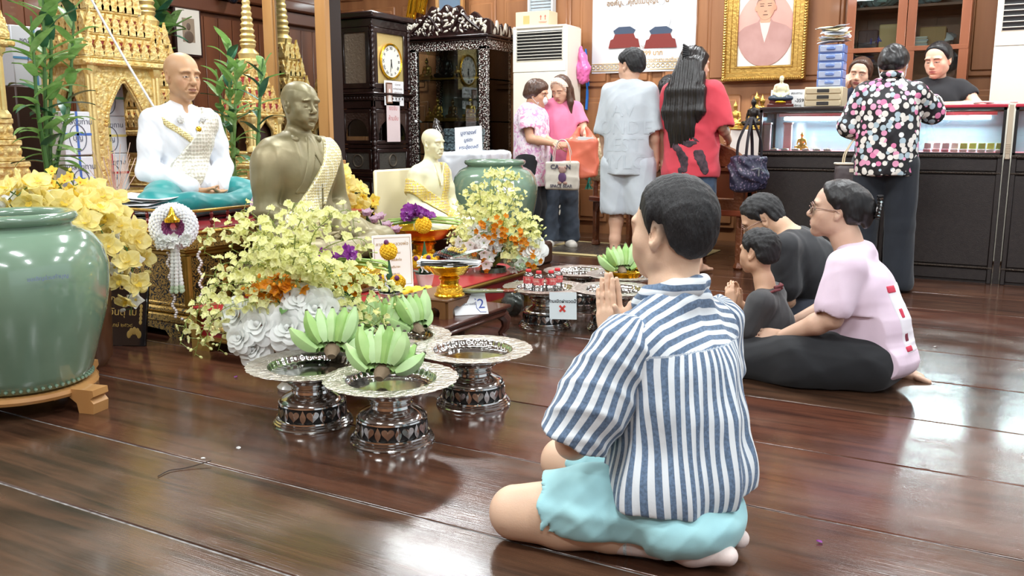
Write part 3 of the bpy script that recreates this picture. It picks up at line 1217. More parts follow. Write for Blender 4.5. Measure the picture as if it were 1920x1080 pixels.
tag(mb.build('pavilion_stand',M('stand_black',(30,24,24),.4)),'black box stand under the needle spired pavilion beside the mirror','stand')
def parcel(loc,s,rz,label,col=(226,230,236),band=(90,150,190),g='white printed parcels between the pavilions'):
 t=thing('parcel',label,'parcel',loc,rz,g)
 mb=MB()
 mb.box(-s[0]/2,s[0]/2,-s[1]/2,s[1]/2,0,s[2],bev=.006)
 mb.build('wrapping',M('parcel_paper',col,.5),t)
 mb=MB()
 mb.box(s[0]/2,s[0]/2+.002,-.008,.008,0,s[2])
 mb.box(s[0]/2,s[0]/2+.002,-s[1]/2,s[1]/2,s[2]*.45,s[2]*.45+.016)
 mb.build('strap',M('strap_%d_%d'%(band[0],band[1]),band,.5),t)
 mm=Matrix.Translation((s[0]/2+.002,0,s[2]*.5))@Matrix.Rotation(PI/2,4,'Z')@FACE
 mb=MB()
 mb.mesh(text_mesh('ชุดสังฆทาน',.05),0,mm@T(0,s[2]*.26,0))
 mb.tube([(math.cos(a)*.06,math.sin(a)*.085-.03,0)for a in[2*PI*i/24 for i in range(24)]],.003,5,closed=True,m=mm)
 mb.mesh(text_mesh('บุญ',.05),0,mm@T(0,-.03,0))
 mb.build('printing',M('print_grey',(100,104,120),.7),t)
 return t
pp=Vector((_q.x,_q.y,0))
for k,(lab,bc)in enumerate((('lowest white parcel with red tape cross in the pavilion doorway',(206,70,78)),('middle white parcel with yellow tape in the pavilion doorway',(222,206,120)),('topmost white parcel with green tape in the pavilion doorway',(120,190,160)))):
 parcel((pp.x-.06,pp.y+.02,.65+.26*k),(.16,.27,.258),0,lab,band=bc)
for k,z in enumerate((.9,1.19)):
 q=at(112,300,X=-5.5)
 parcel((q.x+.12,q.y-.0,z-.28),(.18,.2,.28),0,('lower' if k==0 else 'upper')+' white parcel with blue tape seen behind the bamboo leaves',band=(70,110,190))
for k,(px,py,X,s)in enumerate(((55,150,-6.3,(.2,.34,.42)),(236,105,-6.7,(.2,.36,.46)))):
 q=at(px,py,X=X)
 t=parcel((q.x,q.y,q.z-.05),s,0,('pale blue white carton high at the left behind the pavilion roofs','white carton high behind the tiered roof near the wall photograph')[k],col=(222,230,236))
 mb=MB()
 mb.box(q.x-.14,q.x+.14,q.y-.2,q.y+.2,.62,q.z-.05,bev=.01)
 o=mb.build('shelf_block',M('shelf_dark',(60,38,28),.5))
 tag(o,('dark shelf block under the left carton','dark shelf block under the carton near the wall photograph')[k],'stand')
# ---------------------------------------------------------------- seated figures
def seat_torso(d,e=0.):
 d.ell((0,.0,.17),(.165+e,.125+e,.16+e),k=.05)
 d.ell((0,-.012,.42),(.165+e,.112+e,.17+e),k=.06)
 d.cap((-.135,-.025,.53),(.135,-.025,.53),.062+e,k=.05)
 d.ell((0,-.03,.57),(.09+e,.055+e,.045+e),k=.05)
def seat_arms(d,e=0.):
 for s in(-1,1):
  sh,el,wr=Vector((s*.185,-.025,.51)),Vector((s*.245,-.0,.25)),Vector((s*.075,.19,.135))
  d.chain([sh,sh.lerp(el,.5),el],[.056+e,.05+e,.043+e],k=.03)
  d.chain([el,el.lerp(wr,.3),el.lerp(wr,.94)],[.042+e,.044+e,.03+e],k=.02)
def seat_legs(d,e=0.):
 for s in(-1,1):
  d.chain([(s*.1,.0,.095),(s*.24,.12,.09),(s*.36,.21,.072)],[.10+e,.085+e,.066+e],k=.05)
  d.chain([(s*.36,.21,.07),(s*.18,.29,.062),(-s*.02,.31,.055)],[.062+e,.056+e,.042+e],k=.03)
 d.ell((0,-.03,.1),(.2+e,.15+e,.1+e),k=.05)
def seat_hands(d):
 add_hand(d,(.07,.195,.128),(-1,.25,-.15),(0,0,1),side=1,curl=(8,10,8),spread=.4,s=.92)
 add_hand(d,(-.07,.2,.112),(1,.2,-.1),(0,0,1),side=-1,curl=(8,10,8),spread=.4,s=.92)
def neckhead(d,hc=(0,.012,.775),yaw=0,pitch=-4,s=1.,**k):
 d.chain([(0,-.03,.55),(0,-.015,.64),(hc[0],hc[1]-.02,hc[2]-.05)],[.062,.05,.05],k=.03)
 m=head_matrix(hc,yaw,pitch,0,s)
 add_head(d,m,**k)
 return m
def sash(d0,p,n,w):
 """band of an inflated surface between two parallel planes"""
 n=Vector(n).normalized()
 d0.cut(Vector(p)+n*w,n)
 d0.cut(Vector(p)-n*w,-n)
 return d0
d=Sdf()
seat_torso(d,-.01)
seat_arms(d,-.006)
seat_legs(d,-.012)
seat_hands(d)
hm=neckhead(d,s=1.09,old=1,nose=1.15,wide=1.0)
WS=(196,154,116)
ws=d.mesh('seated_statue',skin_mat(),h=.0045,col=skin_color(WS,paint_head(hm,WS,brow=(150,116,88),lips=(172,118,96),open_=.55)))
ws.location=(-4.18,3.6,AZ+.03)
ws.rotation_euler=(0,0,-PI/2-.12)
ws.scale=(1.0,)*3
tag(ws,'bald lifelike seated figure in a white robe, teal cloth and silver sash on the altar','statue')
CLOTHW=M('white_silk',(240,243,247),.5,var=(4,(226,232,240),.2),sheen=.3)
d=Sdf()
seat_torso(d,.014)
seat_arms(d,.018)
for s in(-1,1):
 d.chain([(s*.245,0,.24),(s*.1,.165,.15)],[.06,.05],k=.03)
d.ell((0,.13,.61),(.05,.1,.085),k=.01,op='s')
d.cap((-.03,.16,.5),(.0,.1,.62),.03,.045,k=.01,op='s')
d.fn(lambda P:.07-P[:,2],k=.01)
d.fn(lambda P:np.where(P[:,2]>.3,-1,(np.abs(P[:,0])<.075)*(P[:,1]>.19)*.03-.015),k=.004)
d.fn(wrinkles(.0075,8,3),op='d')
d.mesh('robe',CLOTHW,h=.006,parent=ws)
d=Sdf()
seat_legs(d,.012)
d.fn(wrinkles(.004,9,5),op='d')
d.mesh('teal_cloth',M('teal_silk',(0,140,136),.4,sheen=.3,var=(5,(0,116,120),.2)),h=.007,parent=ws)
SASHS=brocade('sash_silver',(206,204,188),(240,238,226),46,.35)
d=Sdf()
seat_torso(d,.026)
d.ell((-.15,-.02,.5),(.085,.09,.09),k=.03)
sash(d,(-.075,0,.41),(.80,0,.6),.085)
d.fn(lambda P:P[:,2]-.598)
d.fn(lambda P:.12-P[:,2])
d.mesh('silver_sash',SASHS,h=.006,parent=ws)
d=Sdf()
seat_torso(d,.021)
sash(d,(.075,.1,.45),(.62,0,-.78),.017)
d.fn(lambda P:.02-P[:,1])
d.fn(lambda P:-P[:,0]-.0)
d.mesh('gold_trim_band',brocade('trim_gold',(206,186,120),(240,232,190),90,.4),h=.005,parent=ws)
for x,z,r,c in((.085,.525,.024,0),(-.02,.475,.017,1),(-.06,.53,.02,0)):
 y=.115+(.0 if z<.5 else-.012)
 mb=MB()
 mb.lathe([(0,.0),(r,.0),(r,.004),(r*.6,.008),(0,.01)],14,m=T(x,y,z,rx=-PI/2+.25))
 mb.build('brooch',[M('brooch_silver',(200,200,196),.3,.9,bump=(200,.8)),GOLDS][c],ws)
BRZ=M('bronze_patina',(118,112,80),.42,.3,var=(5,(146,134,100),.2),bump=(90,.05))
bx=at(590,452,X=-3.28)
mb=MB()
mb.box(-.3,.26,-.42,.42,0,.16,bev=.008)
bb=mb.build('display_box',M('olive_box',(112,98,70),.45,var=(4,(96,84,62),.2)))
bb.location=(-3.19,3.69,.213)
tag(bb,'plain olive brown box carrying the bronze seated figure','plinth')
d=Sdf()
seat_torso(d,.028)
seat_arms(d,.016)
d.cap((-.17,-.02,.47),(.17,-.02,.47),.085,k=.08)
seat_legs(d,.006)
seat_hands(d)
hm=neckhead(d,nose=1.05)
d.cap((.004,.155,.38),(.01,.158,.1),.006,k=.006)
d.ell((.008,.16,.36),.008,k=.002)
d.ell((.008,.165,.28),.008,k=.002)
for s in(-1,1):
 d.cap((s*.11,.148,.155),(s*.13,.13,.16),.05,.05,k=.01)
d.fn(wrinkles(.006,8,11),op='d')
bz=d.mesh('seated_statue',BRZ,h=.0045)
d=Sdf()
for s in(-1,1):
 e=Sdf()
 seat_torso(e,.034)
 sash(e,(s*.045,0,.47),(.93,0,s*.37),.022)
 e.fn(lambda P,s=s:np.maximum.reduce([P[:,2]-.62,.335-P[:,2],-P[:,1]-.0,-s*P[:,0]-.012]))
 e.mesh('lapel',BRZ,h=.005,parent=bz)
d.chain([(-.075,.05,.60),(-.07,-.03,.615),(0,-.075,.625),(.07,-.03,.615),(.075,.05,.60)],[.02,.024,.026,.024,.02],k=.02)
d.mesh('collar',BRZ,h=.005,parent=bz)
bz.location=(-3.36,3.67,.375)
bz.rotation_euler=(0,0,-PI/2-.1)
bz.scale=(1.07,)*3
tag(bz,'bald bronze seated figure in a jacket with pale gold sash, between white and ivory figures','statue')
d=Sdf()
seat_torso(d,.042)
d.cap((-.17,-.02,.47),(.17,-.02,.47),.1,k=.08)
sash(d,(-.055,0,.41),(.80,0,.6),.062)
d.fn(lambda P:P[:,2]-.61)
d.fn(lambda P:.06-P[:,2])
d.mesh('sash',brocade('sash_gold_white',(214,200,140),(238,236,214),70,.3),h=.006,parent=bz)
d=Sdf()
d.chain([(.17,.1,.2),(.2,.13,.1),(.2,.2,.02)],[.06,.05,.05],k=.02,fx=1.4)
d.fn(wrinkles(.006,14,4),op='d')
d.mesh('sash_tail',MATS['sash_gold_white'],h=.006,parent=bz)
IV=M('ivory_resin',(226,222,186),.38,sss=.2,coat=.2)
ivl=at(812,432,X=-3.45)
d=Sdf()
seat_torso(d,.014)
seat_arms(d,.016)
seat_legs(d,.004)
seat_hands(d)
hm=neckhead(d,nose=1.0,old=1,wide=.96)
d.cap((-.06,.08,.6),(.03,.13,.42),.010,.008,k=.008)
d.cap((.06,.08,.6),(.03,.13,.42),.010,.008,k=.008)
d.fn(wrinkles(.003,8,21),op='d')
iv=d.mesh('seated_statue',IV,h=.005)
iv.location=(ivl.x,ivl.y,ivl.z-.02)
iv.rotation_euler=(0,0,-PI/2-.1)
iv.scale=(.8,)*3
tag(iv,'small ivory coloured seated figure with yellow sash and cream board behind it','statue')
d=Sdf()
seat_torso(d,.026)
seat_arms(d,.026)
sash(d,(-.07,0,.38),(1,0,.22),.058)
d.fn(lambda P:P[:,2]-.61)
d.fn(lambda P:.02-P[:,2])
d.fn(lambda P:-.06-P[:,1])
SY=brocade('sash_yellow',(232,206,92),(206,190,170),44,.25)
d.mesh('sash',SY,h=.006,parent=iv)
d=Sdf()
seat_torso(d,.03)
seat_arms(d,.032)
sash(d,(.1,0,.3),(-.55,.1,.83),.055)
d.fn(lambda P:-P[:,0]+.0)
d.mesh('sash_wrap',SY,h=.006,parent=iv)
mb=MB()
mb.box(ivl.x-.30,ivl.x-.27,ivl.y-.28,ivl.y+.26,ivl.z-.04,ivl.z+.42,bev=.012)
o=mb.build('backrest_board',M('cream_board',(232,222,186),.5))
tag(o,'cream upright board standing behind the small ivory figure','board')
mb=MB()
mb.box(ivl.x-.32,ivl.x+.34,4.97,ivl.y+.42,0,ivl.z-.035,bev=.01)
o=mb.build('plinth',M('ivory_plinth',(60,42,34),.5))
tag(o,'dark plinth under the small ivory figure, mostly hidden by flowers','plinth')
# ---------------------------------------------------------------- red low table
rt=thing('offering_table','low red table with gold trim and gilded floral carving carrying flowers and offerings','table',(-3.44,2.93,0))
RX0,RX1,RY0,RY1=-3.44,-2.57,2.93,4.95
mb=MB()
mb.box(RX0+.03,RX1-.03,RY0+.03,RY1-.03,.065,.19)
W2(rt,mb,'apron',REDP)
mb=MB()
mb.box(RX0+.005,RX1-.005,RY0+.005,RY1,.203,.212,bev=.003)
W2(rt,mb,'top',M('red_top',(168,48,50),.28))
mb=MB()
mb.box(RX0-.01,RX1+.01,RY0-.01,RY1+.01,.188,.203,bev=.005)
mb.box(RX0+.01,RX1-.01,RY0+.01,RY1-.01,.176,.189,bev=.003)
mb.box(RX0,RX1,RY0,RY1,.05,.068,bev=.005)
for x,y in((RX0+.02,RY0+.02),(RX1-.02,RY0+.02)):
 mb.box(x-.022,x+.022,y-.022,y+.022,.06,.19,bev=.004)
W2(rt,mb,'gold_moulding',OLDGOLD)
for x in(RX0,RX1-.13):
 for y in(RY0,RY1-.13):
  mb=MB()
  P=[(0,0),(.12,0),(.13,.02),(.115,.052),(0,.052)]if x==RX0 else[(.01,0),(.13,0),(.13,.052),(.015,.052),(0,.02)]
  mb.prism(P,0,.05,m=Matrix.Translation((x,y+.05,0))@FACE)
  W2(rt,mb,'foot',OLDGOLD)
def carving(mb,m,L,H):
 """scrolled gilded foliage, centred"""
 r=random.Random(5)
 for s in(-1,1):
  for i in range(9):
   f=i/8
   x=s*(.03+f*(L/2-.05))
   for k in(-1,1):
    a=s*(.5+.2*r.random())*k
    ln=H*(.75-.35*f)
    mb.grid(5,2,lambda u,v,x=x,k=k,ln=ln,a=a,s=s:(x+s*ln*u*.7*math.cos(a*u),k*ln*.62*u+.25*ln*math.sin(u*3)*k,(.008+.012*math.sin(u*PI))-abs(v-.5)*.012*math.sin(u*PI*.9+.2)+(v-.5)*0)if False else(x+s*ln*u*.8-k*(v-.5)*.035*math.sin(u*PI*.85+.35),k*ln*.55*u+s*(v-.5)*.035*math.sin(u*PI*.85+.35),.006+.014*math.sin(u*PI)-.02*(v-.5)**2),m=m,thick=.004)
  mb.ell((s*L*.2,0,.008),(.02,.02,.012),8,6,m=m)
 for k in range(7):
  a=k*2*PI/7
  mb.ell((.022*math.cos(a),.022*math.sin(a),.008),(.015,.015,.01),8,5,m=m)
 mb.ell((0,0,.012),(.013,.013,.01),8,6,m=m)
mb=MB()
carving(mb,T((RX0+RX1)/2,RY0+.03,.128)@FACE,.62,.085)
W2(rt,mb,'gilded_carving',GOLDC)
# ---------------------------------------------------------------- celadon water jars
JP=[(.0,.0),(.235,.0),(.255,.012),(.27,.06),(.30,.16),(.335,.28),(.357,.40),(.358,.48),(.34,.555),(.30,.61),(.262,.632),(.238,.64),(.232,.652),(.25,.662),(.258,.678),(.252,.694),(.236,.70),(.216,.694),(.21,.67),(.22,.64),(.30,.58),(.32,.45),(.24,.03),(0,.03)]
def jar(loc,s,label,rz=0):
 t=thing('water_jar',label,'jar',loc,rz)
 mb=MB()
 mb.lathe([(r*s,z*s)for r,z in JP],72,cap=False)
 mb.build('jar_body',CELADON,t,smooth=60)
 mb=MB()
 for i in range(64):
  a=i*2*PI/64
  mb.ell((.262*s*math.cos(a),.262*s*math.sin(a),.022*s),.008*s,6,4)
 mb.build('beaded_foot_ring',CELADON,t)
 return t
jc=at(45,752,z=.0)
JX,JY=-3.30,1.985
jr=jar((JX,JY,.093),.95,'large celadon green glazed water jar on wooden stand at the left edge')
lb=at(211,505,X=-3.0)
mb=MB()
def jarpatch(a0,a1,z0,z1,prof,off=.002,sag=0):
 pr=[q for q in prof if q[1]<.62][1:14]
 zz=[q[1]for q in pr]
 rr=[q[0]for q in pr]
 def fn(u,v):
  a=a0+(a1-a0)*u
  z=z0+(z1-z0)*v+sag*(u-.5)
  r=float(np.interp(z,zz,rr))+off
  return(r*math.cos(a),r*math.sin(a),z)
 return fn
JP97=[(r*.97,z*.97)for r,z in JP]
a0=-.18
mb.grid(10,6,jarpatch(a0-.22,a0+.07,.40,.50,JP97,.003,.015),thick=-.0015)
lo=mb.build('paper_label',PAPER,jr)
mb=MB()
mb.mesh(text_mesh('ขอเชิญร่วมทำบุญ',.02),0,Matrix.Translation((.97*.362,-.085,.45))@Matrix.Rotation(PI/2-.24,4,'Z')@FACE)
mb.build('label_printing',M('print_blue',(110,120,160),.7),jr)
js=thing('jar_stand','pale wooden four footed stand with scrolled edges under the large green jar','stand',(JX,JY,0))
FT=[(0,.074),(.36,.074),(.362,.055),(.345,.045),(.36,.032),(.355,.0),(.29,.0),(.283,.03),(.25,.048),(.2,.046),(.18,.03),(.15,.05),(0,.05)]
for k,nm in enumerate(('foot','foot','foot','foot')):
 mb=MB()
 mb.prism([(x,z*1.25)for x,z in FT],-.04,.04,m=Matrix.Rotation(k*PI/2+.23,4,'Z')@FACE)
 mb.build(nm,WOODL,js)
mb=MB()
mb.lathe([(.2,.066),(.265,.066),(.27,.078),(.265,.092),(.2,.092),(.2,.066)],40,cap=False)
mb.build('ring',WOODL,js)
j2=at(868,440,X=-3.15)
jb=jar((-3.55,6.1,.18),.95,'second celadon green jar behind the ivory figure with a paper notice')
mb=MB()
mb.grid(8,6,jarpatch(-1.0,-.6,.35,.5,[(r*.95,z*.95)for r,z in JP],.004,.02),thick=-.0015)
mb.build('paper_notice',PAPER,jb)
mb=MB()
mb.box(-3.9,-3.2,5.75,6.45,0,.18,bev=.02)
tag(mb.build('jar_plinth',M('plinth_wood',(70,46,34),.5)),'dark block under the second green jar','plinth')
pl=thing('stone_plaque','black polished stone plaque with gold lettering leaning beside the altar','plaque',(0,0,0))
pa=at(272,650,z=0)
pl.location=(pa.x+.0,pa.y,0)
pl.rotation_euler=(R(-14),0,R(24))
mb=MB()
mb.box(-.42,0,0,.02,0,.36,bev=.004)
mb.build('slab',M('black_stone',(20,20,22),.12,coat=.4),pl)
mb=MB()
for i,tx in enumerate(('พุทธา มามา','ธัมมาโภ มามา','สังฆาวันตุ เม','มงคลฤกษ์ ๒๕๖๘')):
 mb.mesh(text_mesh(tx,(.05,.05,.05,.028)[i],align='RIGHT'),0,T(-.05-.02*(i>2),-.0008,.30-.065*i)@FACE)
mb.build('gold_lettering',M('engraved_gold',(206,178,104),.4,.4),pl)
mb=MB()
for k in range(5):
 a=R(20+35*k)
 mb.ell((-.06+.028*math.cos(a),-.001,.05+.028*math.sin(a)),(.012,.001,.02),8,5)
 mb.ell((-.03,-.001,.12+.02*k),(.008,.001,.012),8,5)
mb.build('lotus_engraving',M('engraved_gold',(206,178,104),.4,.4),pl)
# ---------------------------------------------------------------- flowers and plants
def flow_mat(name,c,c2,rough=.55):
 m=M(name,c,rough,var=(40,c2,.2))
 nt=m.node_tree
 b=nt.nodes['Principled BSDF']
 t=nd(nt,'ShaderNodeBsdfTranslucent')
 t.inputs[0].default_value=lin(c)
 mx=nd(nt,'ShaderNodeMixShader')
 mx.inputs[0].default_value=.42
 nt.links.new(b.outputs[0],mx.inputs[1])
 nt.links.new(t.outputs[0],mx.inputs[2])
 nt.links.new(mx.outputs[0],nt.nodes['Material Output'].inputs[0])
 return m
F_PALE=flow_mat('petal_pale_yellow',(247,247,196),(240,240,160))
F_YEL=flow_mat('petal_yellow',(250,228,112),(244,208,66))
F_CREAM=flow_mat('petal_cream_yellow',(251,240,176),(248,228,132))
F_WHITE=flow_mat('petal_white',(250,251,249),(240,244,240))
F_MINT=flow_mat('petal_mint',(206,228,196),(226,238,214))
F_ORANGE=flow_mat('petal_orange',(236,164,36),(214,132,20))
F_PURPLE=flow_mat('petal_purple',(132,40,142),(176,90,186))
F_PINK=flow_mat('petal_pink',(226,204,218),(206,170,196))
STEM=M('stem_green',(122,138,62),.5)
STEMD=M('stem_dark_green',(66,104,48),.5)
LEAF=M('leaf_green',(62,104,46),.38,var=(14,(92,136,62),.2))
LEAFB=M('leaf_bluegreen',(44,92,70),.3,var=(14,(70,124,96),.2))
LEAFP=flow_mat('leaf_bamboo',(118,162,84),(160,192,126),.34)
def petal(mb,m,L,W,cup=.3,mi=0,nu=3,base=.25,tw=0):
 def fn(u,v):
  w=W*(base*(1-u)+math.sin(PI*min(1,u*.84+.12))**.6)*(v-.5)
  return(w,L*(u-.35*u*(v-.5)**2),cup*L*u*u+(v-.5)**2*W*.7+tw*(v-.5)*u)
 mb.grid(nu+(1 if L>.05 else 0),4 if L>.05 else 2,fn,mi,m)
def orchid(mb,m,s,mp=0,ml=1,r=rnd):
 for a in(90,215,325):
  petal(mb,m@T(rz=R(a-90),rx=.15),s,s*.55,r.uniform(-.1,.25),mp)
 for a in(18,162):
  petal(mb,m@T(rz=R(a-90),rx=.1),s*1.02,s*1.05,r.uniform(-.05,.25),mp,base=.1)
 petal(mb,m@T(0,0,s*.05,rz=R(180),rx=.9),s*.5,s*.4,.3,ml,2)
def oncid(mb,m,s,mp=0,ml=0,r=rnd):
 for a in(-40,40):
  petal(mb,m@T(rz=R(180+a),rx=.1),s,s*.95,r.uniform(-.2,.3),ml,2,base=.2)
 for a in(0,75,-75):
  petal(mb,m@T(rz=R(a),rx=.3),s*.55,s*.4,.3,mp,2)
def five(mb,m,s,mp=0,ml=1,r=rnd,n=5,wd=.8):
 for k in range(n):
  petal(mb,m@T(rz=2*PI*k/n+r.uniform(-.1,.1),rx=.25),s,s*wd,r.uniform(.0,.3),mp,2)
 mb.ell((0,0,s*.08),s*.13,6,4,mi=ml,m=m)
def face_dir(d,roll=0):
 return frame((0,0,0),d)@Matrix.Rotation(roll,4,'Z')
def spray(path,n,s,kind=oncid,mats=(0,0,1),start=.3,spread=.03,r=rnd,stem=.0035,taper=.6,out=None,bud=.12):
 """a curved stem carrying n flowers; mats = petal, lip, stem slots"""
 mb=MB()
 P=smooth_path(path,5)
 mb.tube(P,[stem*(1-.6*i/len(P))for i in range(len(P))],5,mi=mats[2])
 N=len(P)-1
 for k in range(n):
  f=start+(1-start)*(k+.5)/n
  i=f*N
  p=P[int(i)].lerp(P[min(N,int(i)+1)],i-int(i))
  tg=(P[min(N,int(i)+1)]-P[max(0,int(i)-1)]).normalized()
  a=k*2.4+r.uniform(-.4,.4)
  x=tg.orthogonal().normalized()
  y=tg.cross(x)
  o=(x*math.cos(a)+y*math.sin(a)+tg*.3).normalized()
  q=p+o*spread*r.uniform(.6,1.2)
  mb.tube([p,q],stem*.45,4,mi=mats[2])
  sz=s*(1-(1-taper)*(k/n))*r.uniform(.85,1.15)
  d=o*.7+(Vector(out)if out else Vector((0,0,0)))+Vector((r.uniform(-.4,.4),r.uniform(-.4,.4),r.uniform(-.2,.5)))
  if f>1-bud:
   mb.ell((0,0,0),(sz*.25,sz*.25,sz*.38),6,5,mi=mats[0],m=Matrix.Translation(q)@face_dir(o))
  else:
   kind(mb,Matrix.Translation(q)@face_dir(d,r.uniform(-.6,.6)),sz,mats[0],mats[1],r)
 return mb
def blade(mb,m,L,W,droop=.5,mi=0,fold=.25,nu=7,seed=0):
 def fn(u,v):
  w=W*math.sin(PI*min(1,u*.86+.12))**.8*(v-.5)*(1 if u<.98 else .1)
  a=droop*u
  return(w,L*(u-droop*droop*u**3*.22),-L*.5*droop*u*u+abs(v-.5)*W*fold+.03*L*math.sin(u*5+seed))
 mb.grid(nu,2,fn,mi,m)
def rose(mb,m,s,mi=0,r=rnd):
 for ring,(n,rad,tilt,sz)in enumerate(((3,.1,1.35,.5),(4,.22,1.15,.62),(5,.36,.85,.75),(6,.5,.5,.85),(7,.6,.2,.85))):
  for k in range(n):
   a=2*PI*k/n+ring*.5+r.uniform(-.15,.15)
   mm=m@T(rz=a)@T(0,rad*s*.55,-ring*.03*s,rx=tilt)
   L_,W_=s*sz,s*sz*1.2
   mb.grid(5,6,lambda u,v:(W_*math.sin(PI*(.18+.66*u))**.7*(v-.5),L_*(u-.12*(2*v-1)**2*u),-.3*L_*u*u+.35*W_*(v-.5)**2-.12*L_*max(0,u-.8)*4),mi,mm)
 mb.ell((0,0,s*.15),(s*.16,s*.16,s*.25),7,5,mi=mi,m=m)
CAMP=Vector((0,0,CAMH))
vb=at(530,738,z=0)
fa=thing('flower_arrangement','big pale yellow orchid spray arrangement with white roses beside the silver trays','flowers',(vb.x-.01,vb.y+.08,0))
mb=MB()
mb.lathe([(0,0),(.065,0),(.07,.012),(.05,.03),(.032,.06),(.04,.1),(.075,.17),(.085,.24),(.075,.3),(.07,.3),(.075,.24),(0,.22)],28)
mb.build('vase',M('porcelain_white',(236,238,234),.2,coat=.3),fa)
rr=random.Random(3)
right=Vector((math.cos(YAW),math.sin(YAW),0))
toC=Vector((math.sin(YAW),-math.cos(YAW),0))
for k in range(34):
 a=-1.75+3.5*(k%17)/16+rr.uniform(-.1,.1)
 lay=k//17
 ln=rr.uniform(.38,.5)*(1 if abs(a)<1 else .9)*(1-.3*lay)
 dp=rr.uniform(-.25,.3)+.12*lay
 tip=right*math.sin(a)*ln*.92+Vector((0,0,1))*(math.cos(a)*ln*.95+.05)+toC*dp*.5
 mid=right*math.sin(a)*ln*.42+Vector((0,0,1))*(math.cos(a)*ln*.62+.1)+toC*dp*.35
 b=Vector((0,0,.3))
 tip2=tip+right*math.sin(a)*.06+Vector((0,0,-.05-.08*abs(math.sin(a))))
 mb=spray([b,b+mid*.55,b+mid,b+tip,b+tip2],26,.036,oncid,(0,0,1),.22,.036,rr,.003,.55,toC*.6)
 mb.build('flower_spray',[F_PALE,STEM],fa,smooth=0)
for k,(dx,dz,dy,s)in enumerate(((-.10,.30,.12,.085),(.02,.29,.14,.085),(-.2,.33,.08,.07),(.12,.36,.1,.085),(-.12,.2,.13,.065),(.2,.33,.05,.07),(.06,.4,.1,.07),(-.17,.25,.14,.06))):
 p=right*dx+toC*dy+Vector((0,0,dz))
 mb=MB()
 rose(mb,Matrix.Translation(p)@face_dir(toC*.8+right*dx*2+Vector((0,0,.35))),s,0,rr)
 mb.build('white_rose',F_WHITE,fa,smooth=60)
for k in range(6):
 a=rr.uniform(-1.3,.6)
 b=Vector((0,0,.32))
 e=right*math.sin(a)*.25+toC*.14+Vector((0,0,.05+.12*math.cos(a)))
 mb=spray([b,b+e*.6,b+e],9,.03,five,(0,0,1),.3,.03,rr,.003,.8,toC*.5)
 mb.build('orange_spray',[F_ORANGE,STEM],fa,smooth=0)
mb=MB()
lf=at(612,540,X=vb.x+.06)
le=at(688,598,X=vb.x+.16)
lv=le-lf
mm=frame(lf,le,toC)
mb.grid(10,4,lambda u,v:((v-.5)*.085*math.sin(PI*min(1,u*.9+.1))**.7,-.03*math.sin(u*PI)+abs(v-.5)*.05,u*lv.length*1.12),m=mm)
mb.tube([tuple(vb+Vector((-.02,.06,.3))),tuple(lf-lv*.3+Vector((0,0,-.02))),tuple(lf)],.003,5)
mb.build('large_leaf',LEAFB,fa,world=True)
for k in range(7):
 mb=MB()
 a=rr.uniform(-1.6,1.6)
 blade(mb,Matrix.Translation((0,0,.33))@face_dir(Vector((0,0,1)))@T(rz=YAW+a-.2,rx=.5),rr.uniform(.12,.2),.05,.7)
 mb.build('leaf',LEAF,fa)
v2=at(925,572,z=0)
f2=thing('flower_arrangement','second tall arrangement of yellow orchids over mint and white blossoms, beside the bottled water','flowers',(v2.x,v2.y,0))
mb=MB()
mb.lathe([(0,0),(.075,0),(.08,.02),(.06,.05),(.085,.15),(.09,.2),(.08,.24),(.074,.24),(.08,.2),(0,.18)],24)
mb.build('vase',M('dark_glass_vase',(70,78,66),.12,coat=.4),f2)
for k in range(26):
 a=-1.15+2.4*(k%13)/12+rr.uniform(-.1,.1)
 ln=rr.uniform(.38,.56)*(1.1-.2*abs(a))
 dp=rr.uniform(-.25,.3)
 z=Vector((0,0,1))
 tip=right*(math.sin(a)*ln*.58+.03)+z*(math.cos(a)*ln)+toC*dp*.5
 mid=right*math.sin(a)*ln*.32+z*(math.cos(a)*ln*.6)+toC*dp*.4
 b=Vector((0,0,.24))
 mb=spray([b,b+mid*.6,b+mid,b+tip,b+tip+right*math.sin(a)*.08-z*.02],22,.04,oncid,(0,0,1),.38,.04,rr,.0035,.5,toC*.6)
 mb.build('flower_spray',[F_PALE,STEM],f2,smooth=0)
for k in range(30):
 a,ln=rr.uniform(-1.9,1.9),rr.uniform(.08,.24)
 p=right*math.sin(a)*ln*1.05+Vector((0,0,.26+.27*abs(math.cos(a))*ln/.2*.8))+toC*rr.uniform(.05,.16)
 mb=MB()
 kind=k%3
 if kind==0:
  for j in range(14):
   o=Vector((rr.gauss(0,1),rr.gauss(0,1),rr.gauss(0,1))).normalized()
   five(mb,Matrix.Translation(p+o*.034)@face_dir(o+toC*.4),.02,0,0,rr,4,1.0)
  mb.build('hydrangea',F_MINT,f2,smooth=0)
 elif kind==1:
  for j in range(5):
   o=Vector((rr.gauss(0,1),rr.gauss(0,1),rr.gauss(0,1)))
   five(mb,Matrix.Translation(p+o*.03)@face_dir(o*.4+toC),.042,0,1,rr,5,.8)
  mb.build('white_blossom',[F_WHITE,STEM],f2,smooth=0)
 else:
  for j in range(9):
   o=Vector((rr.gauss(0,1),rr.gauss(0,1),rr.gauss(0,1)))
   five(mb,Matrix.Translation(p+o*.03+right*.05)@face_dir(o*.4+toC),.022,0,0,rr,5,.9)
  mb.build('orange_blossom',F_ORANGE,f2,smooth=0)
mb=MB()
rose(mb,Matrix.Translation(right*.24+toC*.1+Vector((0,0,.36)))@face_dir(toC+Vector((.2,0,.4))),.085,0,rr)
mb.build('white_rose',F_WHITE,f2,smooth=60)
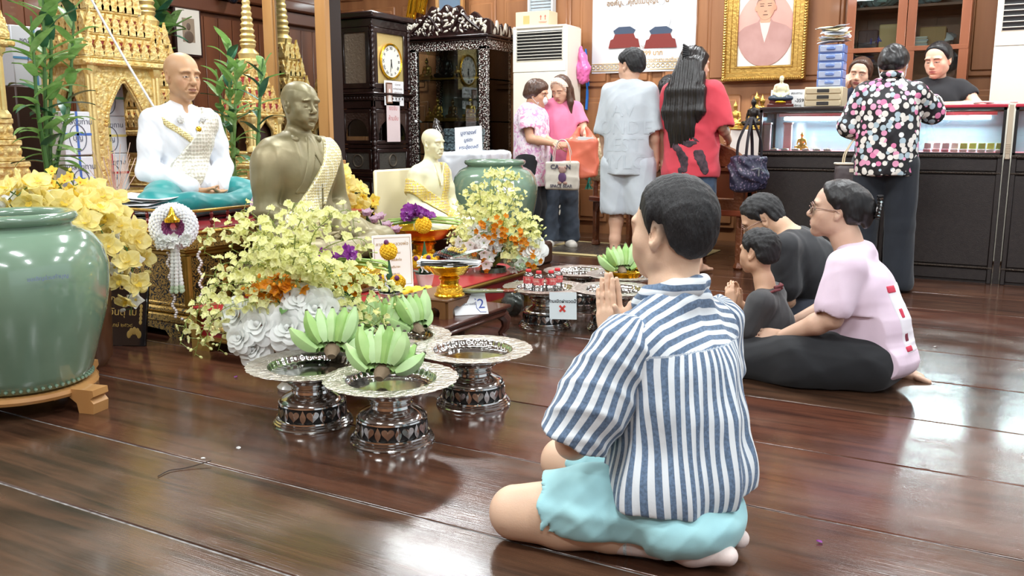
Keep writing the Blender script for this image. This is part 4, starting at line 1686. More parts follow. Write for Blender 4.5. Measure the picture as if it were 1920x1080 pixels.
for k in range(12):
 mb=MB()
 blade(mb,Matrix.Translation((0,0,.27))@T(rz=YAW+rr.uniform(-1.7,1.7),rx=rr.uniform(.3,.9)),rr.uniform(.16,.26),.06,.8)
 mb.build('leaf',LEAFB,f2)
def cascade(name,label,base,pts,n,s,mats,kinds,seed,buds=True):
 t=thing(name,label,'flowers',base)
 r=random.Random(seed)
 for k in range(len(pts)):
  P,cnt,mt,sz,kd=pts[k]
  mb=spray(P,cnt,sz,kd,(0,1,2),.04,sz*.75,r,.0045,.85,toC*.9,bud=.08 if buds else 0)
  mb.build('orchid_stem',mt,t,world=True,smooth=0)
 return t
def A(px,py,X=None,Y=None,z=None):
 return at(px,py,z,X,Y)
YS=[F_CREAM,F_YEL,STEMD]
WSM=[F_WHITE,F_YEL,STEMD]
YB2=[F_YEL,F_ORANGE,STEMD]
xs=-3.62
cp=[]
base=A(150,560,X=xs)
for i,(p1,p2,p3,p4)in enumerate((((150,520),(160,390),(215,400),(245,545)),((150,520),(175,370),(235,440),(268,520)),((160,520),(130,370),(215,420),(240,470)),((140,520),(120,400),(60,350),(10,395)),((150,520),(150,400),(190,380),(225,470)),((150,500),(170,400),(220,500),(262,555)))):
 X=xs+.05*i-.1
 cp.append(([A(*p1,X=X),A(*p2,X=X),A(*p3,X=X),A(*p4,X=X)],15,YS,.072,orchid))
cp.append(([A(140,500,X=xs),A(110,370,X=xs),A(60,370,X=xs),A(10,400,X=xs)],13,WSM,.06,orchid))
cp.append(([A(140,500,X=xs),A(120,380,X=xs),A(110,345,X=xs),A(85,330,X=xs)],14,YB2,.036,five))
cp.append(([A(140,500,X=xs),A(140,400,X=xs),A(140,355,X=xs),A(125,320,X=xs)],12,YB2,.036,five))
cp.append(([A(140,500,X=xs),A(90,390,X=xs),A(50,345,X=xs),A(15,375,X=xs)],14,YB2,.036,five))
cp.append(([A(190,520,X=xs+.1),A(230,460,X=xs+.1),A(250,520,X=xs+.1),A(245,590,X=xs+.1)],9,WSM,.05,five))
fc=cascade('orchid_arrangement','cascading yellow and white orchids standing behind the large green jar',(base.x,base.y,0),cp,0,0,0,0,9)
mb=MB()
mb.lathe([(0,0),(.09,0),(.12,.05),(.13,.3),(.15,.55),(.14,.55),(.12,.3),(0,.28)],24)
mb.build('tall_vase',M('vase_brown',(88,58,40),.3),fc)
xs=-3.75
cp=[]
for i,(p2,p3,p4)in enumerate((((640,340),(660,350),(690,415)),((630,350),(665,370),(680,430)),((650,360),(640,345),(620,330)),((650,350),(690,380),(694,400)),((640,400),(655,390),(670,420)))):
 cp.append(([A(640,440,X=xs),A(*p2,X=xs),A(*p3,X=xs),A(*p4,X=xs)],13,YS if i<3 else YB2,.07 if i<3 else .05,orchid if i<3 else five))
fb=A(640,500,X=xs)
fd=cascade('orchid_arrangement','bank of yellow orchids between the bronze figure and the tall clock',(fb.x,fb.y,0),cp,0,0,0,0,19)
mb=MB()
mb.lathe([(0,0),(.09,0),(.1,.05),(.1,.3),(.12,.4),(.1,.4),(.09,.3),(0,.28)],20)
mb.build('tall_vase',MATS['vase_brown'],fd)
lt=A(735,470,X=-3.3)
lo=thing('lotus_bunch','bunch of pale lilac lotus buds beside the knee of the bronze figure','flowers',(lt.x,lt.y,.213))
mb=MB()
mb.lathe([(0,0),(.04,0),(.05,.06),(.045,.1),(.04,.1),(.04,.05),(0,.03)],16)
mb.build('cup',M('cup_grey',(150,150,146),.3),lo)
for k,(px,py)in enumerate(((688,405),(700,418),(712,412),(742,436),(745,455),(725,428))):
 e=A(px,py,X=-3.3)-Vector((lt.x,lt.y,.213))
 mb=MB()
 mb.tube([(0,0,.06),tuple(e*.6+Vector((0,0,.02))),tuple(e)],.004,5,mi=1)
 for j in range(9):
  petal(mb,Matrix.Translation(e)@T(rz=j*2.3,rx=1.25-.06*j),.055,.04,-.25,0,3,base=.6)
 mb.build('lotus_bud',[F_PINK,STEMD],lo,smooth=0)
def bamboo(label,base,stalks,g,seed):
 t=thing('lucky_bamboo',label,'plant',base,0,g)
 r=random.Random(seed)
 B=Vector(base)
 mb=MB()
 mb.lathe([(0,0),(.06,0),(.065,.02),(.05,.14),(.055,.2),(.05,.2),(.045,.14),(0,.1)],16)
 mb.build('vase',M('vase_ochre',(196,170,110),.3),t)
 for top,mid,nl,L in stalks:
  a,b,c=Vector((r.uniform(-.02,.02),r.uniform(-.02,.02),.03)),mid-B,top-B
  P=smooth_path([a,a.lerp(b,.5),b,b.lerp(c,.5),c],6)
  mb=MB()
  rad=[]
  for i in range(len(P)):
   f=i/(len(P)-1)
   rad.append((.013*(1-.75*f)+.002)*(1.18 if i%4==0 else 1))
  mb.tube(P,rad,8)
  mb.build('stalk',STEMD if seed%2 else LEAFP,t)
  N=len(P)-1
  nl=int(nl*1.35)
  for k in range(nl):
   f=.2+.8*k/nl
   p=P[min(N,int(f*N))]
   az=k*2.3+r.uniform(-.4,.4)
   el=.35+.75*f+r.uniform(-.2,.2)
   mb=MB()
   blade(mb,Matrix.Translation(p)@T(rz=az)@T(rx=el),1.35*L*r.uniform(.75,1.15)*(1.05-.3*f),.07*L/.2,r.uniform(.5,1.1)*(1.2-.5*f),seed=k)
   mb.build('leaf',LEAFP if r.random()<.75 else LEAFB,t)
 return t
X1=-4.75
bq=A(88,350,X=X1)
bamboo('tall lucky bamboo with long leaves in front of the doorway pavilion at the left',(bq.x,bq.y,AZ+.05),[(A(97,-60,X=X1),A(95,170,X=X1),20,.2),(A(140,10,X=X1-.1),A(130,190,X=X1-.1),15,.19),(A(58,30,X=X1+.1),A(70,200,X=X1+.1),13,.18),(A(80,-30,X=X1+.05),A(84,150,X=X1+.05),12,.19)],'lucky bamboo plants',1)
X2=-4.85
bq=A(435,352,X=X2)
bamboo('lucky bamboo with pale leaves standing between the white robed and bronze figures',(bq.x,bq.y,AZ-.05),[(A(428,75,X=X2),A(432,210,X=X2),20,.18),(A(405,130,X=X2-.1),A(420,240,X=X2-.1),10,.17),(A(445,110,X=X2+.1),A(440,240,X=X2+.1),12,.17)],'lucky bamboo plants',2)
mb=MB()
mb.box(bq.x-.12,bq.x+.12,max(bq.y-.12,AY1+.005),bq.y+.16,0,AZ-.055,bev=.008)
tag(mb.build('plant_stand',M('stand_brown',(70,44,32),.5)),'brown block stand under the bamboo between the two large figures','stand')
X3=-4.4
bq3=A(478,300,X=X3)
bamboo('small lucky bamboo leaning right, just behind the head of the bronze figure',(bq3.x,bq3.y,AZ+.02),[(A(493,110,X=X3),A(486,210,X=X3),14,.16)],'lucky bamboo plants',3)
mb=MB()
mb.box(bq3.x-.12,bq3.x+.12,AY1+.005,bq3.y+.2,0,AZ+.015,bev=.008)
tag(mb.build('plant_stand',MATS['stand_brown']),'brown block stand under the small bamboo behind the bronze figure','stand')
X4=-6.9
bq4=A(262,150,X=X4)
mb=MB()
mb.box(bq4.x-.15,bq4.x+.22,bq4.y-.25,bq4.y+.4,.0,1.5,bev=.01)
tag(mb.build('plant_stand',M('stand_brown',(70,44,32),.5)),'tall dark block under the palm near the wall photograph','stand')
bamboo('bushy palm in the upper left behind the carton, beside the wall photograph',(bq4.x,bq4.y,1.5),[(A(225,-40,X=X4),A(250,70,X=X4),16,.3),(A(310,0,X=X4),A(290,60,X=X4),16,.3),(A(265,-60,X=X4),A(266,50,X=X4),14,.3),(A(330,40,X=X4),A(300,80,X=X4),10,.26)],'lucky bamboo plants',4)
# ---------------------------------------------------------------- garlands, papers, white cord at the altar
def garland(label,c,rz,ring_r,tube_r,cring,cin,tas,seed,tilt=.25):
 t=thing('flower_garland',label,'garland',c,rz)
 r=random.Random(seed)
 def bead_ring(mb,R_,rt,n,ns,br,zz=0):
  for i in range(n):
   a=2*PI*i/n
   for j in range(ns):
    b=2*PI*j/ns+i*.35
    q=R_+rt*math.cos(b)
    mb.ell((q*math.cos(a),rt*math.sin(b)+zz,q*math.sin(a)),br,5,4)
 mb=MB()
 bead_ring(mb,ring_r,tube_r,44,9,tube_r*.36)
 mb.build('ring',cring,t)
 if cin:
  mb=MB()
  bead_ring(mb,ring_r*.55,tube_r*.7,32,8,tube_r*.3)
  mb.build('inner_ring',cin,t)
 for dx,ln,m_,tip in tas:
  mb=MB()
  n=int(ln/.014)
  for i in range(n):
   w=.011+.016*(i/n)
   for j in range(6):
    a=j*PI/3+i
    mb.ell((dx+w*.8*math.cos(a),w*.8*math.sin(a)-.012,-ring_r-.014*i),(.008,.008,.009),5,4,mi=1 if i>n-3 else 0)
  mb.build('tassel',[m_,tip],t)
 mb=MB()
 for i in range(26):
  a=r.uniform(2.2,7.2)
  five(mb,T(ring_r*1.05*math.cos(a)*.8,-.03,-ring_r*.85+r.uniform(-.015,.02))@face_dir((r.uniform(-.5,.5),-1,r.uniform(-.5,.5))),.02,0,0,r)
 mb.build('blossoms',F_WHITE,t,smooth=0)
 return t
PEARL=M('pearl_white',(238,240,244),.35)
PURB=M('bead_purple',(120,52,96),.4)
PINKB=M('bead_pink',(236,204,224),.6)
ga=A(342,400,Y=AY0-.035)
g1=garland('white ring garland with purple centre and jasmine tassel hung on the altar corner',(-3.54,AY0-.07,.60),.75,.062,.022,PEARL,PURB,((0,.2,F_WHITE,F_MINT),),1)
mb=MB()
bd=M('bead_silver',(214,206,204),.3,.3)
for k in range(64):
 f=k/63
 x=(-.028 if f<.5 else .085)+.006*math.sin(k)
 zz=-.1-(f if f<.5 else 1-f)*2*.27
 if .46<f<.54:
  x=-.028+.113*(f-.46)/.08
 mb.ell((x+.05*abs(zz+.1)*(1 if f<.5 else 0),.005,zz),.0062,6,4)
mb.build('bead_string',bd,g1)
mb=MB()
mb.lathe([(.0,0),(.028,0),(.03,.01),(.018,.02),(.012,.03),(.006,.05),(0,.06)],12,m=T(0,-.03,.02))
mb.build('gold_finial',GOLDS,g1)
g1.scale=(1.3,)*3
g2=garland('pink ring garland with white bead tassels hung on the railing by the teal cloth',(AX1+.03,AY0+.52,.66),PI/2-.3,.05,.022,PINKB,None,((-.015,.13,PEARL,PINKB),(.03,.1,PINKB,PINKB)),2)
for k in range(16):
 mb=MB()
 a,b=rnd.uniform(-.05,.05),rnd.uniform(0,.5)
 mb.grid(6,4,lambda u,v:((u-.5)*.3,(v-.5)*.21,.012*math.sin(u*3+k)*.6+.004*math.sin(v*5+k)),thick=.0015)
 o=mb.build('paper_sheet',PAPER)
 p=Vector((-4.02-.03*(k%5),3.17-.012*(k%3),AZ+.02+.0085*k))
 o.location=p
 o.rotation_euler=(a,b*.12,.25+.16*math.sin(k*1.7))
 tag(o,'white sheet in the loose pile of papers before the white robed figure','paper','papers piled on the altar')
mb=MB()
sfn=lambda P:0
d=Sdf()
d.ell((0,0,.05),(.33,.28,.07),k=.03)
d.ell((.1,-.28,.04),(.2,.12,.05),k=.05)
d.ell((.05,.36,.05),(.2,.18,.06),k=.05)
d.fn(lambda P:.0-P[:,2])
d.fn(wrinkles(.012,11,8),op='d')
o=d.mesh('white_cloth',CLOTHW,h=.01)
o.location=(-4.32,3.58,AZ+.002)
tag(o,'crumpled white cloth spread under the white robed figure','cloth')
mb=MB()
mb.tube(smooth_path([A(150,-40,X=-5.1),A(225,95,X=-4.9),A(288,200,X=-4.5)],8),.007,6)
tag(mb.build('sacred_cord',PEARL),'white cord slanting down from the upper left to the shoulder of the white robed figure','cord')
ic=A(212,300,X=-4.7)
ib=thing('incense_bunch','bundle of pale thin sticks in a cup before the pavilion doorway','sticks',(ic.x,ic.y,AZ+.006))
mb=MB()
mb.lathe([(0,0),(.04,0),(.045,.1),(.04,.1),(0,.08)],14)
mb.build('cup',M('cup_tan',(176,150,110),.4),ib)
for k in range(22):
 mb=MB()
 a=rnd.uniform(-.35,.45)
 mb.cyl((0,0,.04),(.1*rnd.uniform(-1,1),a*.5,rnd.uniform(.25,.42)),.0022,seg=5)
 mb.build('stick',M('stick_pale',(228,196,176),.6),ib)
fp=at(350,60,X=XL+.03)
pf=thing('wall_photograph','small framed sepia photograph on the upper left wooden wall','picture',fp)
mb=MB()
mb.box(-.01,.025,-.17,.17,-.24,.24,bev=.006)
mb.build('frame',DKWOOD,pf)
mb=MB()
mb.box(.024,.028,-.145,.145,-.215,.215)
mb.build('mount',M('mount_cream',(222,214,200),.6),pf)
mb=MB()
mb.box(.028,.03,-.075,.075,-.1,.13)
mb.build('print',M('sepia',(150,130,108),.5),pf)
mb=MB()
mb.ell((.03,0,.05),(.003,.026,.036),12,8)
mb.ell((.03,0,-.05),(.003,.06,.06),12,8)
mb.build('sepia_figure',M('sepia_dark',(96,76,60),.5),pf)
cc=at(437,3,X=XL+.2)
cv=thing('dome_camera','white dome security camera under the upper left cornice','camera',(cc.x,cc.y,cc.z+.06))
mb=MB()
mb.lathe([(0,.03),(.07,.03),(.07,.0),(.06,-.03),(.055,-.03)],20)
mb.build('base',WHITE,cv)
mb=MB()
mb.ell((0,0,-.03),.055,16,10)
mb.build('lens_dome',M('lens_dark',(30,32,40),.1,coat=.5),cv)
mb=MB()
mb.box(-.25,.01,-.03,.03,.03,.06)
mb.build('bracket',WHITE,cv)
# ---------------------------------------------------------------- silver pedestal trays
def scallop(a,j):
 return 1
def make_tray(label,loc,rz,group):
 t=thing('pedestal_tray',label,'tray',loc,rz,group)
 mb=MB()
 mb.lathe([(0,.193),(.1,.1925),(.14,.194),(.147,.199),(.151,.208),(.154,.215),(.158,.2195)],144,cap=False,rmod=lambda a,j:1+(.012*math.cos(a*36)if 2<j<6 else 0))
 mb.lathe([(.07,.186),(.145,.188),(.156,.2),(.16,.214)],64,cap=False)
 mb.build('well',SILVER,t,smooth=50)
 mb=MB()
 def rm(a,j):
  k=j if j<6 else 10-j
  w=max(0,(k-1)/4)
  return 1+w*.022*(abs(math.sin(a*11))**.6-.5)+w*.008*math.sin(a*44)
 mb.lathe([(.156,.2195),(.165,.2225),(.18,.2215),(.2,.222),(.22,.2235),(.231,.222),(.229,.2195),(.2,.217),(.18,.2165),(.165,.2165),(.158,.2145)],176,cap=False,rmod=rm)
 mb.build('scalloped_rim',SILVER_D,t,smooth=40)
 mb=MB()
 mb.lathe([(.12,.083),(.117,.092),(.108,.104),(.09,.113),(.08,.118),(.072,.122),(.07,.131),(.074,.134),(.074,.138),(.07,.141),(.074,.15),(.086,.156),(.09,.163),(.084,.170),(.07,.174),(.068,.18),(.075,.184),(.09,.187)],56,cap=False)
 mb.build('pedestal',SILVER,t,smooth=32)
 mb=MB()
 mb.lathe([(0,0),(.146,0),(.147,.006),(.143,.01),(.143,.015),(.138,.018),(.138,.023),(.133,.026),(.132,.031),(.126,.034),(.12,.034)],64,cap=False)
 mb.build('stepped_foot',SILVER,t,smooth=32)
 mb=MB()
 mb.lathe([(.121,.03),(.117,.085)],56,cap=False)
 mb.build('shade_backing',M('band_dark',(12,10,10),.5),t)  # solid near-black band: shade inside the openwork foot put into its colour
 mb=MB()
 hp=[]
 for i in range(28):
  q=2*PI*i/28
  hp.append((.0019*16*math.sin(q)**3*.72,.0017*(13*math.cos(q)-5*math.cos(2*q)-2*math.cos(3*q)-math.cos(4*q))*.8))
 dp=[(0,-.027),(.009,-.012),(.011,0),(.006,.012),(0,.024),(-.006,.012),(-.011,0),(-.009,-.012)]
 N=11
 def wrap(poly,a0,zc):
  n=len(poly)
  vs=[]
  for k,(sc,off)in enumerate(((1,.0005),(1,.0045),(0,.0055))):
   for x,y in poly:
    z=zc+y*sc
    r=.121-(z-.03)*.073+off
    a=a0+x*sc/.12
    vs.append((r*math.cos(a),r*math.sin(a),z))
  fs=[(k*n+i,k*n+(i+1)%n,(k+1)*n+(i+1)%n,(k+1)*n+i)for k in range(2)for i in range(n)]
  mb.add(vs,fs)
 for i in range(N):
  a=2*PI*i/N
  wrap(list(reversed(hp)),a,.058)
  wrap(dp,a+PI/N,.057)
  for s in(-1,1):
   P=[]
   for k in range(9):
    q=k/8
    aa=a+s*(.018+.175*math.sin(q*2.2)**1.2*.9+.0)*1.25
    P.append((0,aa,.083-.0-.006*q if False else .034+.05*math.sin(.35+q*1.2)))
 mb.lathe([(.1215,.081),(.1235,.083),(.122,.088),(.117,.09)],56,cap=False)
 mb.build('heart_fretwork',SILVER,t,smooth=40)
 return t
def pix(px,py,z):
 return at(px,py,z=z)
TZ=.2215
tc_=[(583,682,'silver pedestal tray furthest left of the front group, holding one green banana hand'),(733,708,'nearest silver pedestal tray, with a green banana hand on its left side'),(742,628,'silver pedestal tray behind the front ones, carrying two banana hands'),(887,653,'empty silver pedestal tray right of the banana trays'),(1022,537,'silver pedestal tray carrying four water bottles with red caps'),(1090,507,'empty silver pedestal tray just behind the water bottles'),(1152,541,'empty silver pedestal tray in front of the praying hands'),(1172,514,'silver pedestal tray under the gold dish of bananas, behind the praying hands')]
GT='silver pedestal trays on the floor'
trays=[]
for i,(px,py,lab)in enumerate(tc_):
 p=pix(px,py,TZ)
 if i==0:
  t=make_tray(lab,(p.x,p.y,0),.3,GT)
 else:
  t=dup(trays[0],(p.x,p.y,0),.3+i*.37,lab,GT)
 trays.append(t)
tp=[Vector((t.location.x,t.location.y,0))for t in trays]
# ---------------------------------------------------------------- green banana hands
BANM=[M('banana_green_%d'%i,c,.42,var=(9,c2,.2))for i,(c,c2)in enumerate((((160,194,126),(180,206,150)),((136,178,96),(164,196,118)),((164,200,134),(186,214,160))))]
BANT=M('banana_tip',(66,60,46),.7)
BANS=M('banana_stalk',(122,104,80),.7,bump=(60,.4))
def banana(mb,m,L,R_,bend):
 n=10
 vs,fs=[],[]
 sg=10
 pr=[.4,.68,.92,1.02,1.07,1.06,1.02,.92,.72,.42,.27]
 for i in range(n+1):
  u=i/n
  a=bend*(u-.0)
  y=L*(math.sin(a)/bend)
  z=L*(1-math.cos(a))/bend
  for k in range(sg):
   q=2*PI*k/sg
   rr_=R_*pr[i]*(1+.07*math.cos(5*q))
   dy,dz=-math.sin(a),math.cos(a)
   vs.append((rr_*math.cos(q),y+rr_*math.sin(q)*dy,z+rr_*math.sin(q)*dz))
 for i in range(n):
  for k in range(sg):
   l=(k+1)%sg
   fs.append((i*sg+k,i*sg+l,(i+1)*sg+l,(i+1)*sg+k))
 fs.append(tuple(n*sg+k for k in range(sg)))
 mb.add(vs,fs,0,m)
 mb.mi[-1]=1
 for k in range(sg):
  mb.mi[-2-k]=1 if k>=0 and False else mb.mi[-2-k]
 a=bend
 y,z=L*math.sin(a)/bend,L*(1-math.cos(a))/bend
 mb.ell((0,y,z),(R_*.27,R_*.3,R_*.27),6,4,mi=1,m=m)
def banana_hand(label,loc,rz,n1,n2,group,seed,s=1.,tilt=0.):
 """crown at the origin, fruit fanning away along +Y and up"""
 t=thing('banana_hand',label,'bananas',loc,group=group,rot=(tilt,0,rz))
 r=random.Random(seed)
 for row,n in enumerate((n1,n2)):
  for k in range(n):
   f=(k+.5)/n-.5
   a=f*(2.5 if row==0 else 2.1)
   el=(.35 if row==0 else .85)+r.uniform(-.05,.05)-.12*abs(f)
   L=s*r.uniform(.115,.135)
   m=T(-.055*s*math.sin(a)*-1*.75,.012*s,.036*s+.018*row*s)@T(rz=-a)@T(rx=el)@T(0,.014*s,0)
   mb=MB()
   banana(mb,m,L,s*r.uniform(.0215,.025),r.uniform(.45,.75))
   mb.build('banana',[BANM[(k+row)%3],BANT],t)
 mb=MB()
 P=[(0,-.006*s,.022*s),(0,.002*s,.026*s),(0,.02*s,.034*s),(0,.04*s,.045*s)]
 mb.tube(P,[.015*s,.018*s,.028*s,.028*s],10,flat=.75)
 mb.build('crown_stalk',BANS,t)
 return t
GB='hands of green bananas'
zt=.194
face=YAW
banana_hand('green banana hand on the leftmost silver tray, cut stalk towards the viewer',pix(622,680,zt+.0)+Vector((0,0,.0)),face+.1,6,5,GB,1,1.12)
banana_hand('green banana hand on the nearest silver tray',pix(712,722,zt),face-.2,6,6,GB,2,1.06)
banana_hand('upright green banana hand at the left on the tray behind the front ones',pix(716,642,zt),face+.15,6,6,GB,3,1.02)
banana_hand('pale green banana hand lying at the right on the tray behind the front ones',pix(775,640,zt)+Vector((0,.06,0)),face+.9,4,5,GB,4,1.06)
gd=thing('gold_dish','shiny gold dish holding green bananas behind the praying hands','dish',(tp[7].x,tp[7].y,.194))
mb=MB()
mb.lathe([(0,.003),(.06,.003),(.09,.02),(.115,.045),(.118,.046),(.093,.016),(.06,-.0),(0,0)],40,rmod=lambda a,j:1+(.03*math.sin(a*14)if j in(3,4)else 0))
mb.build('bowl',GOLDS,gd)
mb=MB()
mb.lathe([(.108,.043),(.122,.048),(.122,.052),(.108,.047)],40,cap=False,rmod=lambda a,j:1+.03*math.sin(a*14))
mb.build('fluted_lip',GOLDS,gd)
banana_hand('green banana hand on the gold dish behind the praying hands',(tp[7].x-.0,tp[7].y-.02,.205),face+.35,5,5,GB,5,1.05)
# ---------------------------------------------------------------- bottled water and its notice
WATER=glass('water_clear',mixv=.22,tint=(250,252,252),rough=.12)
CAPR=M('cap_red',(214,52,58),.4)
def bottle(loc,label):
 t=thing('water_bottle',label,'bottle',loc,0,'small water bottles with red caps')
 mb=MB()
 mb.lathe([(0,0),(.026,0),(.0285,.004),(.0265,.012),(.0285,.018),(.0265,.026),(.0285,.032),(.0265,.04),(.0285,.044),(.0285,.085),(.024,.098),(.013,.106),(.012,.112)],24)
 mb.build('bottle_body',WATER,t)
 mb=MB()
 mb.lathe([(.029,.046),(.0291,.046),(.0291,.084),(.029,.084)],24,cap=False)
 mb.build('red_wrapper',M('wrapper_red',(206,62,72),.4,var=(60,(230,140,130),.12)),t)
 mb=MB()
 mb.lathe([(.0147,.108),(.015,.109),(.015,.12),(.0135,.122),(0,.122)],20)
 mb.build('cap',CAPR,t)
 mb=MB()
 for k in range(4):
  mb.mesh(text_mesh('น้ำดื่ม',.012,ext=.0003),0,T(rz=k*PI/2+.4)@T(0,-.0293,.068)@FACE)
 mb.build('printing',M('print_cream',(246,226,210),.6),t)
 return t
b0=None
for px,py,lab in((991,545,'leftmost water bottle with red cap on the silver tray'),(1010,549,'front left water bottle with red cap on the silver tray, second from the left'),(1033,548,'front right water bottle with red cap on the silver tray'),(1045,543,'rearmost water bottle with red cap, partly behind another')):
 p=pix(px,py,.196)
 if b0 is None:
  b0=bottle((p.x,p.y,.1945),lab)
 else:
  dup(b0,(p.x,p.y,.1945),rnd.uniform(0,3),lab)
nq=at(1055.5,573,Y=tp[4].y-.2)
ns=thing('paper_notice','white paper notice with a red cross on the tray of bottled water','sign',nq,rot=(R(-4),R(-2),R(14)))
mb=MB()
mb.box(-.072,.072,0,.002,-.072,.07)
mb.build('sheet',M('paper_cool',(226,238,242),.5,coat=.3),ns)
mb=MB()
mb.mesh(text_mesh('ห้ามเปิดฝาขวดน้ำ',.023,bold=.0004),0,T(0,-.001,.022)@FACE)
mb.build('lettering',BLACKINK,ns)
mb=MB()
for s in(-1,1):
 mb.box(-.021,.021,-.002,0,-.0055,.0055,m=T(-.003,0,-.016,ry=s*R(47)))
mb.build('red_cross',M('cross_red',(206,66,58),.6),ns)
# ---------------------------------------------------------------- dark low table with its small stand
tq=thing('side_table','dark brown low wooden table with curved legs beside the red table','table',(-2.56,2.95,0))
DX0,DX1,DY0,DY1=-2.53,-2.2,3.06,3.95
TBW=M('table_brown',(86,48,36),.3,var=(7,(66,34,26),.2),stretch=(1,.2,1),coat=.3)
mb=MB()
mb.box(DX0,DX1,DY0,DY1,.152,.17,bev=.006)
W2(tq,mb,'top',TBW)
mb=MB()
mb.box(DX0+.02,DX1-.02,DY0+.02,DY1-.02,.135,.153,bev=.004)
mb.box(DX0+.008,DX1-.008,DY0+.008,DY1-.008,.112,.137,bev=.01)
W2(tq,mb,'apron',TBW)
for x,sx in((DX0+.01,1),(DX1-.01,-1)):
 for y,sy in((DY0+.01,1),(DY1-.01,-1)):
  mb=MB()
  mb.tube([(x+sx*.03,y+sy*.03,.12),(x+sx*.012,y+sy*.012,.09),(x+sx*.014,y+sy*.014,.05),(x+sx*.03,y+sy*.03,.02),(x+sx*.022,y+sy*.022,0)],[.034,.03,.022,.019,.024],8)
  W2(tq,mb,'leg',TBW)
pk=at(837,599,z=.17)
sw,sl=.24,.30
ss=thing('small_stand','small brown wooden stand with scrolled legs on the dark low table','stand',(pk.x,pk.y,.17))
SBW=M('stand_tan',(126,88,52),.4,var=(7,(102,68,40),.2),coat=.2)
mb=MB()
mb.box(-sw-.012,.012,-.012,sl+.012,.082,.098,bev=.005)
mb.build('top',SBW,ss)
P=[(0,0),(.035,0),(.03,.03),(.036,.045),(.06,.055),(.085,.045),(.12,.058)]
P=P+[(.24-x,y)for x,y in reversed(P[:-1])]+[(.24,.083),(0,.083)]
for nm,m in(('front_apron',FACE@T(-sw,0,-.012)),('rear_apron',T(0,sl-.012,0)@FACE@T(-sw,0,-.012)),('side_apron',T(0,0,0,rz=PI/2)@FACE@T(0,0,-.012,s=(sl/.24,1,1))),('side_apron',T(-sw+.012,0,0,rz=PI/2)@FACE@T(0,0,-.012,s=(sl/.24,1,1)))):
 mb=MB()
 mb.prism(P,0,.024,m=m)
 mb.build(nm,SBW,ss)
# ---------------------------------------------------------------- gold footed bowls
def phan(label,loc,s,g='gold footed offering bowls',wide=1.):
 t=thing('footed_bowl',label,'bowl',loc,0,g)
 mb=MB()
 prof=[(.0,.105),(.05,.107),(.075,.115),(.095,.14),(.12,.155),(.122,.152),(.098,.132),(.08,.108),(.05,.098),(.035,.094)]
 mb.lathe([(r*s*wide,z*s)for r,z in prof],48,cap=False,rmod=lambda a,j:1+(.02*math.sin(a*16)if j in(4,5)else 0))
 mb.build('bowl',GOLDS,t)
 mb=MB()
 mb.lathe([(r*s,z*s)for r,z in[(.036,.095),(.05,.09),(.054,.085),(.046,.078),(.044,.06),(.05,.052),(.046,.046)]],40,cap=False)
 mb.build('stem',GOLDS,t)
 mb=MB()
 mb.lathe([(r*s,z*s)for r,z in[(.046,.047),(.06,.042),(.066,.03),(.064,.014)]],40,cap=False)
 mb.build('embossed_foot',M('gold_embossed',(240,190,60),.25,.85,bump=(120,1.)),t)
 mb=MB()
 mb.lathe([(r*s,z*s)for r,z in[(.064,.014),(.072,.012),(.076,.006),(.074,0),(0,0)]],40,cap=False)
 mb.build('foot_ring',GOLDS,t)
 return t
p2=at(843,553,z=.27)
ph2=phan('gold footed bowl on the small brown stand holding folded paper and banknotes',(p2.x,p2.y,.269),1.0)
p1=at(640,618,z=.212)
ph1=phan('large gold footed bowl on the red table holding purple orchids, half behind yellow sprays',(p1.x-.1,p1.y+.14,.213),1.5,wide=1.05)
p3=at(815,500,z=.212)
ph3=phan('gold footed bowl of purple orchid stems before the ivory figure',(p3.x-.15,p3.y+.1,.213),1.55,wide=1.25)
def orchid_bunch(label,loc,rz,s=1.,nfl=12,seed=1):
 t=thing('orchid_bunch',label,'flowers',loc,rz)
 r=random.Random(seed)
 for k in range(9):
  mb=MB()
  a=r.uniform(-.18,.18)
  P=[(-.19*s,a*.35,.012+.004*k),(0,r.uniform(-.03,.03),.03+.004*k),(.16*s,a*.5,.02+.004*k),(.2*s,a*.6,.012+.003*k)]
  mb.tube(smooth_path(P,4),[.004]*12+[.007],6)
  mb.build('stalk',M('stalk_bright',(128,168,66),.45,var=(12,(170,196,110),.2)),t)
 for k in range(nfl):
  mb=MB()
  p=Vector((r.uniform(-.09,.07)*s,r.uniform(-.05,.04),.05+r.uniform(0,.055)*s))
  orchid(mb,Matrix.Translation(p)@face_dir(toC*.7+Vector((r.uniform(-.5,.5),r.uniform(-.5,.5),r.uniform(0,.8)))),.036*s,0,1,r)
  mb.build('orchid_flower',[F_PURPLE,M('petal_white_violet',(222,190,226),.5)],t,smooth=0)
 for k in range(3):
  mb=MB()
  blade(mb,T(-.05,.0,.02,rz=R(70+30*k),rx=.15),.2*s,.03,.2)
  mb.build('leaf',LEAF,t)
 return t
orchid_bunch('bunch of purple orchids with green stems lying across the gold bowl before the ivory figure',(ph3.location.x,ph3.location.y,.213+.238),YAW,1.25,14,4)
orchid_bunch('bunch of dark purple orchids on the large gold bowl behind the yellow sprays',(ph1.location.x,ph1.location.y,.213+.225),YAW+.15,1.0,8,6)
fo=thing('folded_papers','folded black and white printed papers lying on the gold footed bowl','paper',(p2.x,p2.y,.269+.15),YAW-.12)
for k in range(4):
 mb=MB()
 mb.grid(10,3,lambda u,v:(-.15+.30*u,-.05+.1*v,.007*k+.006*math.sin(u*7+k)),thick=.004)
 mb.build('folded_sheet',PAPER,fo)
 mb=MB()
 mb.box(-.13,-.02+.02*k,-.0515,-.05,.007*k-.002,.007*k+.003)
 mb.box(.03,.12-.02*k,-.0515,-.05,.007*k-.002,.007*k+.003)
 mb.build('black_edge_print',BLACKINK,fo)
